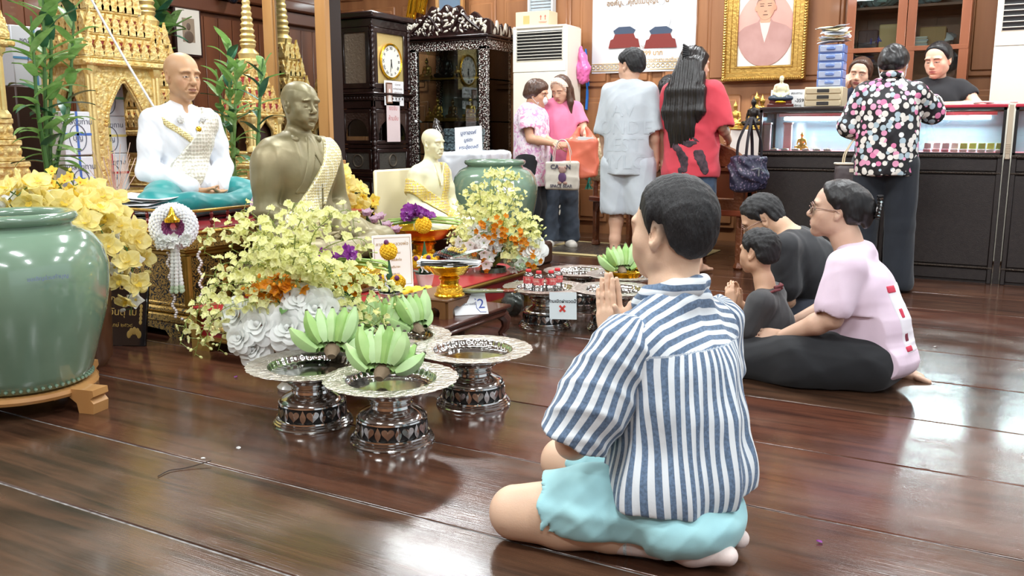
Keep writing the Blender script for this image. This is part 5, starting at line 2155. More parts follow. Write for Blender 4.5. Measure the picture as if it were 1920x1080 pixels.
bn=thing('banknotes','fan of greenish banknotes sticking out of the folded papers','money',(p2.x,p2.y,.269+.18),YAW)
for k in range(6):
 mb=MB()
 mb.grid(6,2,lambda u,v:(.02+.15*u,(v-.5)*.05,.006+.045*u*(1-.12*k)+.003*k),thick=.0012,m=T(rz=-.3+.13*k))
 mb.build('note',M('note_%d'%(k%2),((150,168,150),(196,204,196))[k%2],.7),bn)
pr=thing('prayer_beads','heap of dark beaded strings on the folded papers','beads',(p2.x-.02,p2.y+.02,.269+.182),0)
for k in range(5):
 mb=MB()
 for j in range(22):
  a=2*PI*j/22
  mb.ell((-.03+.02*k+.045*math.cos(a),.04*math.sin(a),.012+.007*k+.006*math.sin(3*a)),.0075,6,4)
 mb.build('bead_string',M('beads_%d'%k,((58,52,60),(120,70,54),(60,96,76),(64,58,66),(206,176,80))[k],.3),pr)
cs=at(885,568,z=.23)
n2=thing('number_card','white card with a handwritten blue number leaning on the small stand','sign',at(885,590,z=.172)+Vector((0,0,.0)),rot=(R(-38),0,R(46)))
mb=MB()
mb.box(-.085,.085,0,.003,0,.115)
mb.build('card',PAPER,n2)
mb=MB()
mb.mesh(text_mesh('พานขันบายศรี',.017),0,T(-.02,-.0008,.058)@FACE)
mb.build('printed_line',M('print_grey',(100,104,120),.7),n2)
mb=MB()
mb.mesh(text_mesh('2',.075),0,T(.055,-.0008,.055)@FACE)
mb.mesh(text_mesh('x',.02),0,T(.03,-.0008,.085)@FACE)
mb.tube([(.03,-.001,.07),(.03,-.001,.035),(.045,-.001,.012),(.075,-.001,.01)],.0015,5)
mb.build('handwriting',M('pen_blue',(70,88,170),.6),n2)
ck=thing('incense_packet','clear packet of pale sticks with a red end lying on the small stand','packet',at(868,549,z=.272),0)
ck.rotation_euler=(0,0,YAW+.12)
mb=MB()
mb.box(0,.2,-.02,.02,0,.012,bev=.004)
mb.build('pale_sticks',M('stick_bundle',(226,222,206),.5,var=(60,(170,166,120),.1),stretch=(.05,1,1)),ck)
mb=MB()
mb.box(.2,.255,-.02,.02,0,.012,bev=.004)
mb.build('red_end',M('stick_red',(190,90,70),.5),ck)
mb=MB()
mb.box(-.02,.27,-.028,.028,-.001,.015,bev=.005)
mb.build('clear_sleeve',GLASS,ck)
yc=at(790,555,z=.212)
d=Sdf()
for k in range(7):
 d.cap((-.1+.035*k,.03*math.sin(k*2),.02),(-.06+.035*k,.03*math.cos(k*1.7),.03+.012*math.sin(k)),.022,.018,k=.012)
d.fn(wrinkles(.006,30,2),op='d')
o=d.mesh('yellow_cloth',M('cloth_yellow',(240,212,60),.6),h=.005)
o.location=(yc.x,yc.y,.213)
o.rotation_euler=(0,0,.9)
tag(o,'crumpled yellow cloth strip on the red table beside the small stand','cloth')
sd_=at(655,592,z=.213)
sdi=thing('small_dish','small white oblong dish on the edge of the red table','dish',sd_,YAW)
mb=MB()
mb.box(-.075,.075,-.04,.04,0,.006,bev=.002)
for a in((-.078,.078,-.044,-.038),(-.078,.078,.038,.044),(-.078,-.072,-.044,.044),(.072,.078,-.044,.044)):
 mb.box(*a,0,.018,bev=.002)
mb.build('dish_body',WHITE,sdi)
mb=MB()
for k in range(7):
 blade(mb,T(-.05+.015*k,0,.01,rz=k*1.1,rx=.1),.045,.012,.2)
mb.build('leaf_scraps',STEMD,sdi)
# ---------------------------------------------------------------- marigold cones in white pots
MARI=M('marigold',(240,190,20),.6,var=(60,(250,212,60),.2))
AMA=M('amaranth',(104,42,96),.7,bump=(160,.6))
def marigold_ball(name,t,c,r_,front):
 mb=MB()
 rg=random.Random(int(c[0]*1e4)+7)
 n=110
 for i in range(n):
  z=1-2*(i+.5)/n
  a=i*2.39996
  q=math.sqrt(1-z*z)
  o=Vector((q*math.cos(a),q*math.sin(a),z))
  five(mb,Matrix.Translation(Vector(c)+o*r_*.8)@face_dir(o,i),r_*.26,0,0,rg,4,.9)
 mb.ell(c,r_*.85,12,8)
 return mb.build(name,MARI,t,smooth=0)
def baisri(label,loc,balls,s=1.,g='marigold cones in white pots'):
 t=thing('marigold_cone',label,'flowers',loc,YAW,g)
 mb=MB()
 mb.lathe([(0,0),(.034*s,0),(.048*s,.056*s),(.052*s,.06*s),(.05*s,.063*s),(.042*s,.055*s),(0,.05*s)],28)
 mb.build('pot',M('pot_white',(232,226,226),.4),t)
 mb=MB()
 for k in range(7):
  a=k*2*PI/7
  mb.grid(4,2,lambda u,v,a=a:((.03*(1-u*.96))*s*math.cos(a+(v-.5)*1.3),.03*(1-u*.96)*s*math.sin(a+(v-.5)*1.3),(.055+.17*u)*s),thick=.001)
 for k in range(9):
  a=k*2*PI/9
  blade(mb,T(.02*s*math.cos(a),.02*s*math.sin(a),.055*s,rz=a-PI/2,rx=.5),.06*s,.03*s,.3)
 mb.build('leaf_cone',M('leaf_folded',(34,74,46),.4,var=(20,(50,98,60),.2)),t)
 for x,y,z,r_ in balls:
  marigold_ball('marigold',t,(x*s,y*s,z*s),r_*s,0)
  mb=MB()
  o=Vector((x*.4,-.6,.5))if z<.2 else Vector((-.2,-.2,1))
  mb.ell(Vector((x*s,y*s,z*s))+o.normalized()*r_*s*1.02,(.012*s,.012*s,.013*s),10,7)
  mb.build('amaranth_bud',AMA,t)
 mb=MB()
 for k in range(14):
  mb.ell((-.01*s+.004*math.sin(k),-.046*s,(.075+.006*k)*s),.0045*s,6,4)
  mb.ell((.02*s-.002*k,-.05*s,(.075+.002*k)*s),.0045*s,6,4)
 mb.build('jasmine_string',PEARL,t)
 return t
B3=[(-.038,-.02,.115,.037),(.042,-.022,.112,.04),(0,0,.255,.044)]
pb=at(731,572,z=.213)
baisri('marigold cone with three yellow balls in a white pot, before the white notice board',(pb.x,pb.y,.213),B3,1.05)
pb=at(797,535,z=.213)
baisri('marigold cone in a white pot, partly behind the gold footed bowl',(pb.x,pb.y,.213),[(-.04,-.01,.12,.036),(.025,-.025,.12,.048),(-.01,.06,.3,.046)],1.1)
wb=at(737,547,z=.213)
nb_=thing('notice_board','white acrylic notice board with gold lettering standing on the red table','sign',(wb.x-.02,wb.y+.04,.213),rot=(R(-6),0,YAW+.42))
mb=MB()
mb.box(-.11,.11,0,.006,.012,.3,bev=.003)
mb.build('board',M('acrylic_white',(240,238,232),.25,coat=.3),nb_)
mb=MB()
mb.box(-.12,.12,-.05,.055,0,.014,bev=.004)
mb.build('foot',MATS['acrylic_white'],nb_)
mb=MB()
for i,(tx,sz)in enumerate((('คาถาบูชาหลวงพ่อ',.026),('ตั้งนะโม ๓ จบ',.017),('นะโม โพธิสัตโต',.017),('อาคันติมายะ',.017),('อิติภะคะวา',.017))):
 mb.mesh(text_mesh(tx,sz),0,T(0,-.0008,.25-.038*i-.01*(i>0))@FACE)
mb.tube([(-.1,-.001,.2),(-.1,-.001,.285),(.1,-.001,.285),(.1,-.001,.03),(-.1,-.001,.03),(-.1,-.001,.2)],.0012,4)
mb.build('gold_print',M('print_gold',(176,140,84),.5),nb_)
bg=at(962,590,z=0)
d=Sdf()
d.ell((0,0,.07),(.07,.06,.075),k=.03)
d.cap((0,0,.12),(.02,.0,.19),.035,.02,k=.03)
d.fn(wrinkles(.008,22,5),op='d')
o=d.mesh('plastic_bag',M('bag_grey',(96,104,98),.25,trans=.4,coat=.4),h=.006)
o.location=(bg.x,bg.y,0)
tag(o,'grey translucent plastic bag on the floor left of the bottled water tray','bag')
tw=at(345,876,z=0)
mb=MB()
mb.tube(smooth_path([at(296,893,z=.003),at(318,882,z=.004),at(350,877,z=.004),at(396,864,z=.012)],5),.0016,5)
tag(mb.build('twig',M('twig_dark',(40,28,22),.7)),'thin dark twig lying on the floor at the lower left','twig')
for k,(px,py,c,lab)in enumerate(((440,708,F_PURPLE,'tiny purple petal on the floor left of the trays'),(448,842,F_WHITE,'tiny white petal on the floor below the left tray'),(1542,1017,F_PURPLE,'tiny purple petal on the floor at the lower right'),(385,859,F_WHITE,'small white crumb on the floor near the dark twig'),(1750,650,F_WHITE,'small white crumb on the floor behind the seated woman in pink'))):
 p=at(px,py,z=.002)
 mb=MB()
 petal(mb,T(rz=k),.016,.014,.2,0)
 o=mb.build('petal',c,smooth=0)
 o.location=p
 tag(o,lab,'petal')
# ---------------------------------------------------------------- inlay and misc materials
def inlay(name='pearl_inlay',sc=34,thr=.54):
 m,nt,b=newmat(name)
 L=nt.links.new
 tc=nd(nt,'ShaderNodeTexCoord')
 v=nd(nt,'ShaderNodeTexVoronoi',i_Scale=float(sc),i_Randomness=1.)
 n=nd(nt,'ShaderNodeTexNoise',i_Scale=sc*.9,i_Detail=1.)
 L(tc.outputs['Object'],v.inputs['Vector'])
 L(tc.outputs['Object'],n.inputs['Vector'])
 g=ramp(nt,n.outputs[0],[(thr-.015,(0,0,0)),(thr+.015,(255,255,255))])
 mc=nd(nt,'ShaderNodeMix',data_type='RGBA')
 mc.inputs['A'].default_value=lin((40,18,18))
 L(ramp(nt,v.outputs['Color'],[(.2,(214,212,204)),(.5,(226,206,196)),(.8,(196,214,206))]),mc.inputs['B'])
 L(g,mc.inputs['Factor'])
 L(mc.outputs['Result'],b.inputs['Base Color'])
 b.inputs['Roughness'].default_value=.22
 b.inputs['Coat Weight'].default_value=.3
 MATS[name]=m
 return m
INL=inlay(sc=60,thr=.6)
INL2=inlay('pearl_inlay_dense',75,.565)
DARKW=M('ebony_wood',(46,26,24),.25,var=(9,(30,16,15),.2),coat=.3)
# ---------------------------------------------------------------- tall carved clock
CY=7.0
ca,cb=at(640,300,Y=CY).x,at(703,300,Y=CY).x
cy2=at(769,300,X=cb).y
ck_=thing('standing_clock','tall dark carved standing clock with twisted columns and glass doors','clock',(ca,CY,0))
w,dpt=cb-ca,cy2-CY
def cb_(mb,x0,x1,y0,y1,z0,z1,**k):
 return mb.box(x0,x1,y0,y1,z0,z1,**k)
Zs=[.0,.12,.74,1.02,1.06,1.98]
mb=MB()
cb_(mb,-.03,w+.03,-.03,dpt+.03,0,.1,bev=.012)
cb_(mb,-.015,w+.015,-.015,dpt+.015,.1,.13,bev=.01)
mb.build('plinth',DARKW,ck_)
mb=MB()
for z0,z1 in((.13,.66),(.70,.98),(1.02,1.60)):
 cb_(mb,.05,w-.05,.05,dpt-.05,z0,z1)
mb.build('inner_case',M('clock_inner',(46,40,36),.3),ck_)
CLK_T=at(703,178,X=cb,Y=None).z
zc0=CLK_T-.05
zz=[.13,.62,.66,.9,.94,zc0-.06]
mb=MB()
for z0,z1 in((.62,.66),(.9,.94),(zc0-.08,zc0)):
 cb_(mb,0,w,0,dpt,z0,z1,bev=.006)
for x in(0,w-.03):
 for y in(0,dpt-.03):
  cb_(mb,x,x+.03,y,y+.03,.13,zc0)
mb.build('carcass',DARKW,ck_)
def frame_rect(mb,u0,u1,z0,z1,t,m,d=.02,mi=0):
 mb.box(u0,u1,-d,0,z0,z0+t,bev=.004,m=m,mi=mi)
 mb.box(u0,u1,-d,0,z1-t,z1,bev=.004,m=m,mi=mi)
 mb.box(u0,u0+t,-d+.0015,-.0005,z0+t*.9,z1-t*.9,bev=.004,m=m,mi=mi)
 mb.box(u1-t,u1,-d+.0015,-.0005,z0+t*.9,z1-t*.9,bev=.004,m=m,mi=mi)
FACES=((T(0,.012,0),w),(T(w-.012,0,0,rz=PI/2),dpt))
for fi,(m,L)in enumerate(FACES):
 for z0,z1 in((.13,.62),(.66,.9),(.94,zc0-.08)):
  mb=MB()
  frame_rect(mb,.035,L-.035,z0+.005,z1-.005,.035,m)
  d_=mb.build('door_frame',DARKW,ck_)
  mb=MB()
  mb.box(.06,L-.06,-.006,-.003,z0+.03,z1-.03,m=m)
  mb.build('glass_pane',GLASS if z1-z0>.3 and z0>.9 else M('engraved_glass',(92,88,82),.18,.3,bump=(60,.6)),d_)
 mb=MB()
 out=[(.07,zc0-.12),(L-.07,zc0-.12),(L-.07,zc0-.3)]+[(L/2+(L/2-.08)*math.cos(a),zc0-.32+.14*math.sin(a))for a in[PI*k/14 for k in range(15)]]+[(.07,zc0-.3)]
 mb.mesh(shape_mesh([out],.003),0,m@T(0,-.012,0)@FACE)
 mb.build('arched_head',M('carved_ebony',(60,42,36),.35,bump=(50,1.)),ck_)
 mb=MB()
 mb.tube([(L/2+.06*math.cos(a),-.01,.78+.06*math.sin(a))for a in[2*PI*k/24 for k in range(24)]],.008,6,closed=True,m=m)
 mb.build('ring_ornament',M('ring_brass',(120,110,96),.3,.6),ck_)
def twist(mb,x,y,z0,z1,r=.02):
 seg,n=12,int((z1-z0)/.012)
 vs,fs=[],[]
 for i in range(n+1):
  z=z0+(z1-z0)*i/n
  for k in range(seg):
   a=2*PI*k/seg
   q=r*(1+.16*math.cos(2*(a-z*60)))
   vs.append((x+q*math.cos(a),y+q*math.sin(a),z))
 for i in range(n):
  for k in range(seg):
   fs.append((i*seg+k,i*seg+(k+1)%seg,(i+1)*seg+(k+1)%seg,(i+1)*seg+k))
 mb.add(vs,fs)
 for zz_ in(z0,z1):
  mb.lathe([(.014,-.04),(.026,-.03),(.028,-.015),(.02,0),(.028,.015),(.026,.03),(.014,.04)],12,m=T(x,y,zz_))
for x,y in((.0,.0),(w,0),(w,dpt)):
 for z0,z1 in((.16,.6),(.66,.92),(.98,zc0-.1)):
  mb=MB()
  twist(mb,x,y,z0,z1)
  mb.build('twisted_column',DARKW,ck_)
mb=MB()
cb_(mb,-.05,w+.05,-.05,dpt+.05,zc0+.055,zc0+.075,bev=.008)
cb_(mb,-.03,w+.03,-.03,dpt+.03,zc0+.04,zc0+.056,bev=.005)
cb_(mb,-.02,w+.02,-.02,dpt+.02,zc0,zc0+.04,bev=.003)
for i in range(11):
 for m,L in FACES:
  mb.box(.0+i*L/11,.022+i*L/11,-.04,-.012,zc0+.008,zc0+.036,bev=.004,m=m)
mb.build('dentil_cornice',DARKW,ck_)
zt0=zc0+.075
mb=MB()
cb_(mb,.06,w-.06,.06,dpt-.06,zt0,zt0+.7)
cb_(mb,0,w,0,dpt,zt0,zt0+.04,bev=.006)
cb_(mb,0,w,0,dpt,zt0+.62,zt0+.7,bev=.006)
cb_(mb,-.05,w+.05,-.05,dpt+.05,zt0+.7,zt0+.76,bev=.012)
mb.build('hood',DARKW,ck_)
for fi,(m,L)in enumerate(FACES):
 mb=MB()
 frame_rect(mb,.03,L-.03,zt0+.04,zt0+.62,.05,m)
 d_=mb.build('hood_door',DARKW,ck_)
 mb=MB()
 mb.box(.07,L-.07,.0,.003,zt0+.08,zt0+.58,m=m)
 mb.build('fretwork_panel' if fi==0 else 'brass_dial_plate',M('fretwork',(150,134,116),.3,.3,bump=(44,1.))if fi==0 else GOLD,d_)
for x,y in((.0,.0),(w,0),(w,dpt)):
 mb=MB()
 twist(mb,x,y,zt0+.08,zt0+.6)
 mb.build('twisted_column',DARKW,ck_)
m=FACES[1][0]@T(dpt/2,-.008,zt0+.31)
dl=None
mb=MB()
mb.lathe([(0,0),(.15,0),(.16,.006),(.155,.01),(0,.008)],40,m=m@FACE)
dl=mb.build('dial',M('dial_white',(236,232,220),.4),ck_)
mb=MB()
for k,tx in enumerate(('XII','I','II','III','IIII','V','VI','VII','VIII','IX','X','XI')):
 a=-2*PI*k/12
 mb.mesh(text_mesh(tx,.038,bold=.0006),0,m@T(0,-.0105,0)@FACE@T(rz=a)@T(0,.125,0))
mb.build('numerals',BLACKINK,dl)
mb=MB()
for a,L_,wd in((R(170),.06,.006),(R(190),.1,.004)):
 mb.prism([(-wd,-.02),(wd,-.02),(wd*.6,L_),(0,L_+.01),(-wd*.6,L_)],0,.002,m=m@T(0,-.0115,0)@FACE@T(rz=-a))
mb.build('hands',BLACKINK,dl)
mb=MB()
mb.tube([(.165*math.cos(a),-.01,.165*math.sin(a))for a in[2*PI*k/40 for k in range(40)]],.012,6,closed=True,m=m)
mb.build('dial_ring',GOLDS,dl)
m=T(cb,CY,0,rz=PI/2)
q=at(738,175,X=cb+.02)
cn=thing('taped_notice','white notice with a small framed portrait taped on the clock door','sign',(cb+.024,q.y,q.z),PI/2)
mb=MB()
mb.box(-.16,.16,-.003,0,-.12,.12)
mb.build('sheet',PAPER,cn)
mb=MB()
mb.box(-.14,-.035,-.012,-.003,-.105,.1,bev=.004)
pfm=mb.build('little_frame',M('frame_brown',(96,62,36),.4),cn)
mb=MB()
mb.box(-.127,-.048,-.0135,-.012,-.09,.086)
mb.build('picture',M('pic_pink',(190,160,150),.5),pfm)
mb=MB()
mb.ell((-.0875,-.0138,.02),(.016,.001,.02),10,6)
mb.prism([(-.117,-.085),(-.058,-.085),(-.066,-.03),(-.0875,-.01),(-.109,-.03)],.0138,.0145,m=FACE)
mb.build('pictured_figure',M('pic_white',(236,232,226),.5),pfm)
mb=MB()
for i,tx in enumerate(('ประกาศ','ขอเชิญร่วมบุญ','นาฬิกาโบราณ','งดจับต้อง','ขอบคุณ')):
 mb.mesh(text_mesh(tx,.026 if i else .03),0,T(.06,-.0035,.085-.04*i)@FACE)
mb.build('lettering',M('print_brown',(120,96,84),.7),cn)
q=at(738,228,X=cb+.02)
cn2=thing('taped_notice','second pale sheet taped low on the clock door with faint red writing','sign',(cb+.024,q.y,q.z),PI/2)
mb=MB()
mb.box(-.12,.1,-.003,0,-.2,.2)
mb.build('sheet',M('paper_pink',(226,206,206),.8),cn2)
mb=MB()
for i,tx in enumerate(('งดจับ','ห้ามจับ')):
 mb.mesh(text_mesh(tx,.06),0,T(-.01,-.0035,.13-.1*i)@FACE)
mb.build('writing',M('print_red',(196,110,110),.7),cn2)
# ---------------------------------------------------------------- mother of pearl cabinet with figurines
KY=8.0
k0,k1=at(768,215,Y=KY).x,at(913,215,Y=KY).x
kd=min(at(965,215,X=k1).y-KY,.58)
KT=at(850,66,Y=KY).z
kw=k1-k0
kb=thing('display_cabinet','dark glass display cabinet inlaid with mother of pearl and a carved crest','cabinet',(k0,KY,0))
mb=MB()
mb.box(-.02,kw+.02,-.02,kd+.02,0,.3,bev=.01)
mb.build('base',INL,kb)
for x in(0,kw-.1):
 for y in(0,kd-.06):
  mb=MB()
  mb.box(x,x+.1 if y==0 else x+.06,y,y+.06,.3,KT-.12,bev=.006)
  mb.build('inlaid_post',INL2,kb)
mb=MB()
mb.box(-.03,kw+.03,-.03,kd+.03,KT-.03,KT,bev=.01)
mb.box(-.015,kw+.015,-.015,kd+.015,KT-.06,KT-.03,bev=.008)
mb.build('cornice',DARKW,kb)
mb=MB()
mb.box(0,kw,0,kd,KT-.15,KT-.055)
mb.build('frieze',INL2,kb)
shz=[at(840,y,Y=KY+.2).z for y in(228,151)]+[at(840,288,Y=KY+.2).z]
for z in shz:
 mb=MB()
 mb.box(.02,kw-.02,.03,kd-.02,z-.012,z)
 mb.build('glass_shelf',glass('glass_shelf',mixv=.2,tint=(190,214,204)),kb)
mb=MB()
mb.box(.06,kw-.06,kd-.02,kd,.3,KT-.12)
mb.build('lightened_back',M('lightened_back',(150,164,156),.3,.2,var=(4,(96,106,100),.1),stretch=(3,1,.4)),kb)  # brightness of a mirrored interior put into a patchy pale grey-green colour
mb=MB()
mb.box(.1,kw-.1,.02,.024,.3,KT-.15)
mb.build('front_glass',GLASS,kb)
mb=MB()
mb.box(kw-.024,kw-.02,.06,kd-.06,.3,KT-.15)
mb.build('side_glass',GLASS,kb)
r=random.Random(8)
cmx=kw/2
for s_,(x0,x1,hh)in enumerate(((0,kw,.3),)):
 out=[(-.06,0)]
 n=40
 for i in range(n+1):
  f=i/n
  x=-.06+(kw+.12)*f
  c=abs(f-.5)*2
  out.append((x,hh*(.98-.62*c**1.3)+.025*math.sin(f*40)+.02*math.sin(f*23)))
 out.append((kw+.06,0))
 mb=MB()
 mb.mesh(shape_mesh([out],.018,.006),0,T(0,0,KT)@FACE)
 for i in range(150):
  f=r.random()
  x=kw*f
  c=abs(f-.5)*2
  z=r.random()*hh*(.9-.6*c**1.3)
  a=r.uniform(0,PI)
  mb.ell((0,0,0),(.034,.012,.013),7,5,mi=1 if i%3 else 0,m=T(x,-.022,KT+.02+z,ry=a))
 for s in(-1,1):
  for j in range(16):
   t_=j/15
   mb.ell((cmx+s*(.1+.25*t_),-.026,KT+.17-.1*t_+.03*math.sin(t_*7)),(.026,.01,.018),7,5,mi=j%2)
  mb.tube(smooth_path([(cmx+s*.08,-.026,KT+.05),(cmx+s*.2,-.03,KT+.2),(cmx+s*.3,-.03,KT+.13),(cmx+s*.42,-.026,KT+.04)],6),.016,6)
 mb.build('carved_crest',[DARKW,M('pearl_chip',(206,198,182),.25,coat=.3)],kb)
mb=MB()
for i in range(20):
 f=i/19
 mb.ell((kw,kd*f,KT+.05+.03*math.sin(i*2)),(.02,.03,.06+.02*math.sin(i)),7,5,mi=i%2)
mb.build('side_crest',[DARKW,MATS['pearl_chip']],kb)
mb=MB()
mb.ell((.09,-.012,shz[0]-.0),.018,10,8)
mb.build('knob',WHITE,kb)
d=Sdf()
d.ell((0,0,.06),(.34,.2,.09),k=.05)
d.chain([(.1,.05,.1),(.3,.12,.1)],[.1,.07],k=.05)
d.chain([(-.1,.05,.1),(-.3,.12,.1)],[.1,.07],k=.05)
seat_torso(d,-.01)
seat_arms(d,-.005)
d.chain([(0,-.02,.55),(0,0,.7)],[.06,.05],k=.03)
d.ell((0,.0,.78),(.085,.095,.11),k=.03)
d.ell((0,-.01,.9),.04,k=.03)
d.cap((0,-.01,.93),(0,-.01,1.02),.02,.006,k=.02)
for s in(-1,1):
 d.cap((s*.085,-.01,.74),(s*.085,-.01,.82),.014,k=.01)
d.ell((0,.1,.77),(.014,.02,.03),k=.015)
BUD=d.mesh('figurine',GOLD,h=.024)
bmesh_b=BUD.data
bpy.data.objects.remove(BUD)
DKB=M('figurine_dark',(42,38,36),.3,.5)
GLB=M('figurine_gold',(206,164,84),.3,.8)
BRB=M('figurine_brown',(112,84,56),.35,.6)
def figurine(x,y,z,s,mat,label,base=.03,g='seated figurines in the glass cabinet',rz=PI,cat='figurine',name='figurine',bm_=None):
 t=thing(name,label,cat,(x,y,z),rz,g)
 me=bmesh_b.copy()
 me.materials.clear()
 me.materials.append(mat)
 o=bpy.data.objects.new('figure',me)
 COL.objects.link(o)
 o.parent=t
 o.scale=(s,)*3
 o.location=(0,0,base)
 if base:
  mb=MB()
  mb.box(-s*.42,s*.42,-s*.26,s*.26,0,base*.5,bev=base*.12)
  mb.box(-s*.36,s*.36,-s*.22,s*.22,base*.45,base+.004,bev=base*.12)
  mb.build('base',bm_ or GLB,t)
 return t
for shelf,row in((0,((.13,.13,'gold','small gold'),(.24,.24,'gold','tall gold'),(.44,.22,'brown','brown'),(.67,.24,'gold','bright gold'),(.8,.2,'brown','brown'))),(1,((.1,.22,'gold','slim gold'),(.35,.34,'dark','large dark'),(.5,.13,'gold','small gold'),(.62,.3,'dark','dark'),(.74,.3,'dark','dark'),(.82,.2,'gold','pale gold'))),(2,((.80,.26,'gold','shiny gold'),))):
 for k,(f,s,c,lab)in enumerate(row):
  pos=('first','second','third','fourth','fifth','sixth')[k]
  figurine(k0+kw*f,KY+.2,shz[shelf]+.001,s,{'gold':GLB,'dark':DKB,'brown':BRB}[c],'%s seated figurine, %s from the left on the %s shelf of the inlaid cabinet'%(lab,pos,('middle','upper','lower')[shelf]),.035 if c!='dark' else .02)
figurine(k1-.12,KY+.42,shz[0],.24,BRB,'brown seated figurine behind the side glass of the cabinet, middle shelf',rz=PI/2)
figurine(k1-.12,KY+.42,shz[1],.34,DKB,'black seated figurine behind the side glass of the cabinet, upper shelf',rz=PI/2)
figurine(k1-.12,KY+.40,shz[2],.32,GLB,'shiny gold seated figurine behind the side glass of the cabinet, lower shelf',rz=PI/2)
q=at(872,290,Y=7.35)
tz=at(872,284,Y=7.35).z
tb=thing('draped_table','small table under a white cloth in front of the inlaid cabinet','table',(q.x,7.45,0))
d=Sdf()
d.box((0,0,tz/2),(.33,.25,tz/2),rd=.03)
d.fn(wrinkles(.012,9,4,(1.6,1.6,.15)),op='d')
d.mesh('white_tablecloth',CLOTHW,h=.014,parent=tb)
bxq=at(833,262,Y=7.5)
for k in range(3):
 mb=MB()
 mb.box(-.17,.17,-.12,.12,0,.068,bev=.006)
 o=mb.build('gift_box',M('box_black_silver',(34,40,46),.35,var=(70,(110,130,136),.08)))
 o.location=(q.x-.12+.01*k,7.5,tz+.012+.07*k)
 tag(o,('lowest','middle','topmost')[k]+' dark patterned box of the stack behind the handwritten paper','box','dark patterned boxes')
hs=thing('handwritten_sheet','white sheet with large blue handwriting leaning on the dark patterned boxes','sign',at(879,286,Y=7.34),rot=(R(-8),R(-4),R(12)))
mb=MB()
mb.grid(6,6,lambda u,v:(-.14+.28*u,.004*math.sin(u*6)-.0,.0+.25*v),thick=.0015)
mb.build('sheet',PAPER,hs)
mb=MB()
for i,(tx,sz)in enumerate((('บูชาองค์',.05),('มูรตะ',.045),('พระอุ้ยดลดี',.045))):
 mb.mesh(text_mesh(tx,sz,shear=.2,bold=.0004),0,T(0,-.008,.19-.07*i)@FACE)
mb.build('handwriting',BLUEINK,hs)
gbq=at(805,262,Y=7.3)
d=Sdf()
d.chain([(0,0,.03),(.02,0,.16),(0,0,.3)],[.09,.08,.05],k=.05)
d.fn(wrinkles(.012,20,6),op='d')
o=d.mesh('clear_bag',glass('bag_clear',mixv=.12,tint=(226,226,224)),h=.01)
o.location=(q.x-.3,7.3,tz+.005)
o.scale=(.7,.7,.9)
tag(o,'clear crumpled plastic bag on the draped table behind the ivory figure','bag')
bk=at(960,345,Y=7.75)
mb=MB()
mb.lathe([(0,0),(.12,0),(.15,.3),(.155,.31),(.15,.32),(.14,.3),(.11,.02),(0,.015)],24)
o=mb.build('bucket',M('bucket_blue',(44,66,104),.4))
o.location=(bk.x-.04,7.72,.45)
tag(o,'dark blue plastic bucket behind the woman in the floral blouse','bucket')
mb=MB()
mb.box(-.17,.17,-.15,.15,0,.445,bev=.01)
o=mb.build('wood_crate',WOODD)
o.location=(bk.x-.04,7.72,0)
tag(o,'wooden crate under the blue bucket','crate')
for k,(px,py,wd,hh,tl,lab)in enumerate(((772,15,.11,.55,-.22,'thick gilt frame edge leaning behind the clock top'),(790,5,.1,.5,-.3,'second gilt frame leaning beside the clock top, nearer the cabinet'),(846,8,.36,.3,0,'wood framed picture with a blue print standing above the cabinet crest'))):
 p=at(px,py,Y=8.5)
 t=thing('gilt_frame' if k<2 else 'framed_picture',lab,'picture',(p.x,8.5,p.z-.12),rot=(0,-tl,0))
 mb=MB()
 frame_rect(mb,-wd/2,wd/2,0,hh,.05 if k<2 else .035,T(),.05)
 if k<2:
  for j in range(4):
   mb.box(-wd/2+.012+j*wd/4,-wd/2+.02+j*wd/4,-.06,-.05,0,hh,bev=.003)
 mb.build('frame',GOLDS if k<2 else WOODL,t)
 mb=MB()
 mb.box(-wd/2+.02,wd/2-.02,-.02,-.01,.02,hh-.02)
 mb.build('picture',M('print_bluegrey',(110,130,150),.4)if k==2 else M('gilt_dark',(120,92,40),.4,.6),t)
 if k==2:
  mb=MB()
  mb.box(-.05,.05,.0,.12,-.3,.02)
  mb.build('bracket',DARKW,t)
# ---------------------------------------------------------------- standing air conditioner
AYF=8.12
a0,a1=at(962,55,Y=AYF).x,at(1062,55,Y=AYF).x
AT=at(1010,48,Y=AYF).z
CREAM=M('ac_cream',(232,226,210),.45)
def aircon(x0,x1,y,h,depth,label,gz):
 t=thing('air_conditioner',label,'air conditioner',(x0,y,0),0,'standing air conditioners')
 w=x1-x0
 mb=MB()
 mb.box(0,w,.012,depth,0,h,bev=.015)
 mb.build('body',CREAM,t)
 mb=MB()
 mb.box(0,w,0,.012,.02,gz[0]-.12,bev=.006)
 mb.box(0,w,0,.012,gz[1]+.03,h,bev=.006)
 mb.box(0,.04,0,.0118,gz[0]-.02,gz[1]+.03)
 mb.box(w-.04,w,0,.0118,gz[0]-.02,gz[1]+.03)
 mb.box(0,w,0,.0119,gz[0]-.115,gz[0]-.02)
 mb.build('front_panel',CREAM,t)
 g=None
 mb=MB()
 mb.box(.04,w-.04,.008,.012,gz[0],gz[1])
 g=mb.build('grille',M('grille_dark',(34,34,36),.6),t)
 mb=MB()
 n=9
 for i in range(n):
  z=gz[0]+(gz[1]-gz[0])*(i+.5)/n
  mb.box(.04,w-.04,-.006,.006,z-.004,z+.004,bev=.002)
 for i in range(2):
  mb.box(.04+i*(w-.085),.045+i*(w-.085),-.006,.008,gz[0],gz[1])
 mb.build('louvres',M('louvre_cream',(206,202,190),.5),g)
 return t
aircon(a0,a1,AYF,AT,.36,'cream standing air conditioner beside the inlaid cabinet, cardboard box on top',(at(1010,112,Y=AYF).z,at(1010,58,Y=AYF).z))
a2=at(1858,150,Y=8.1).x
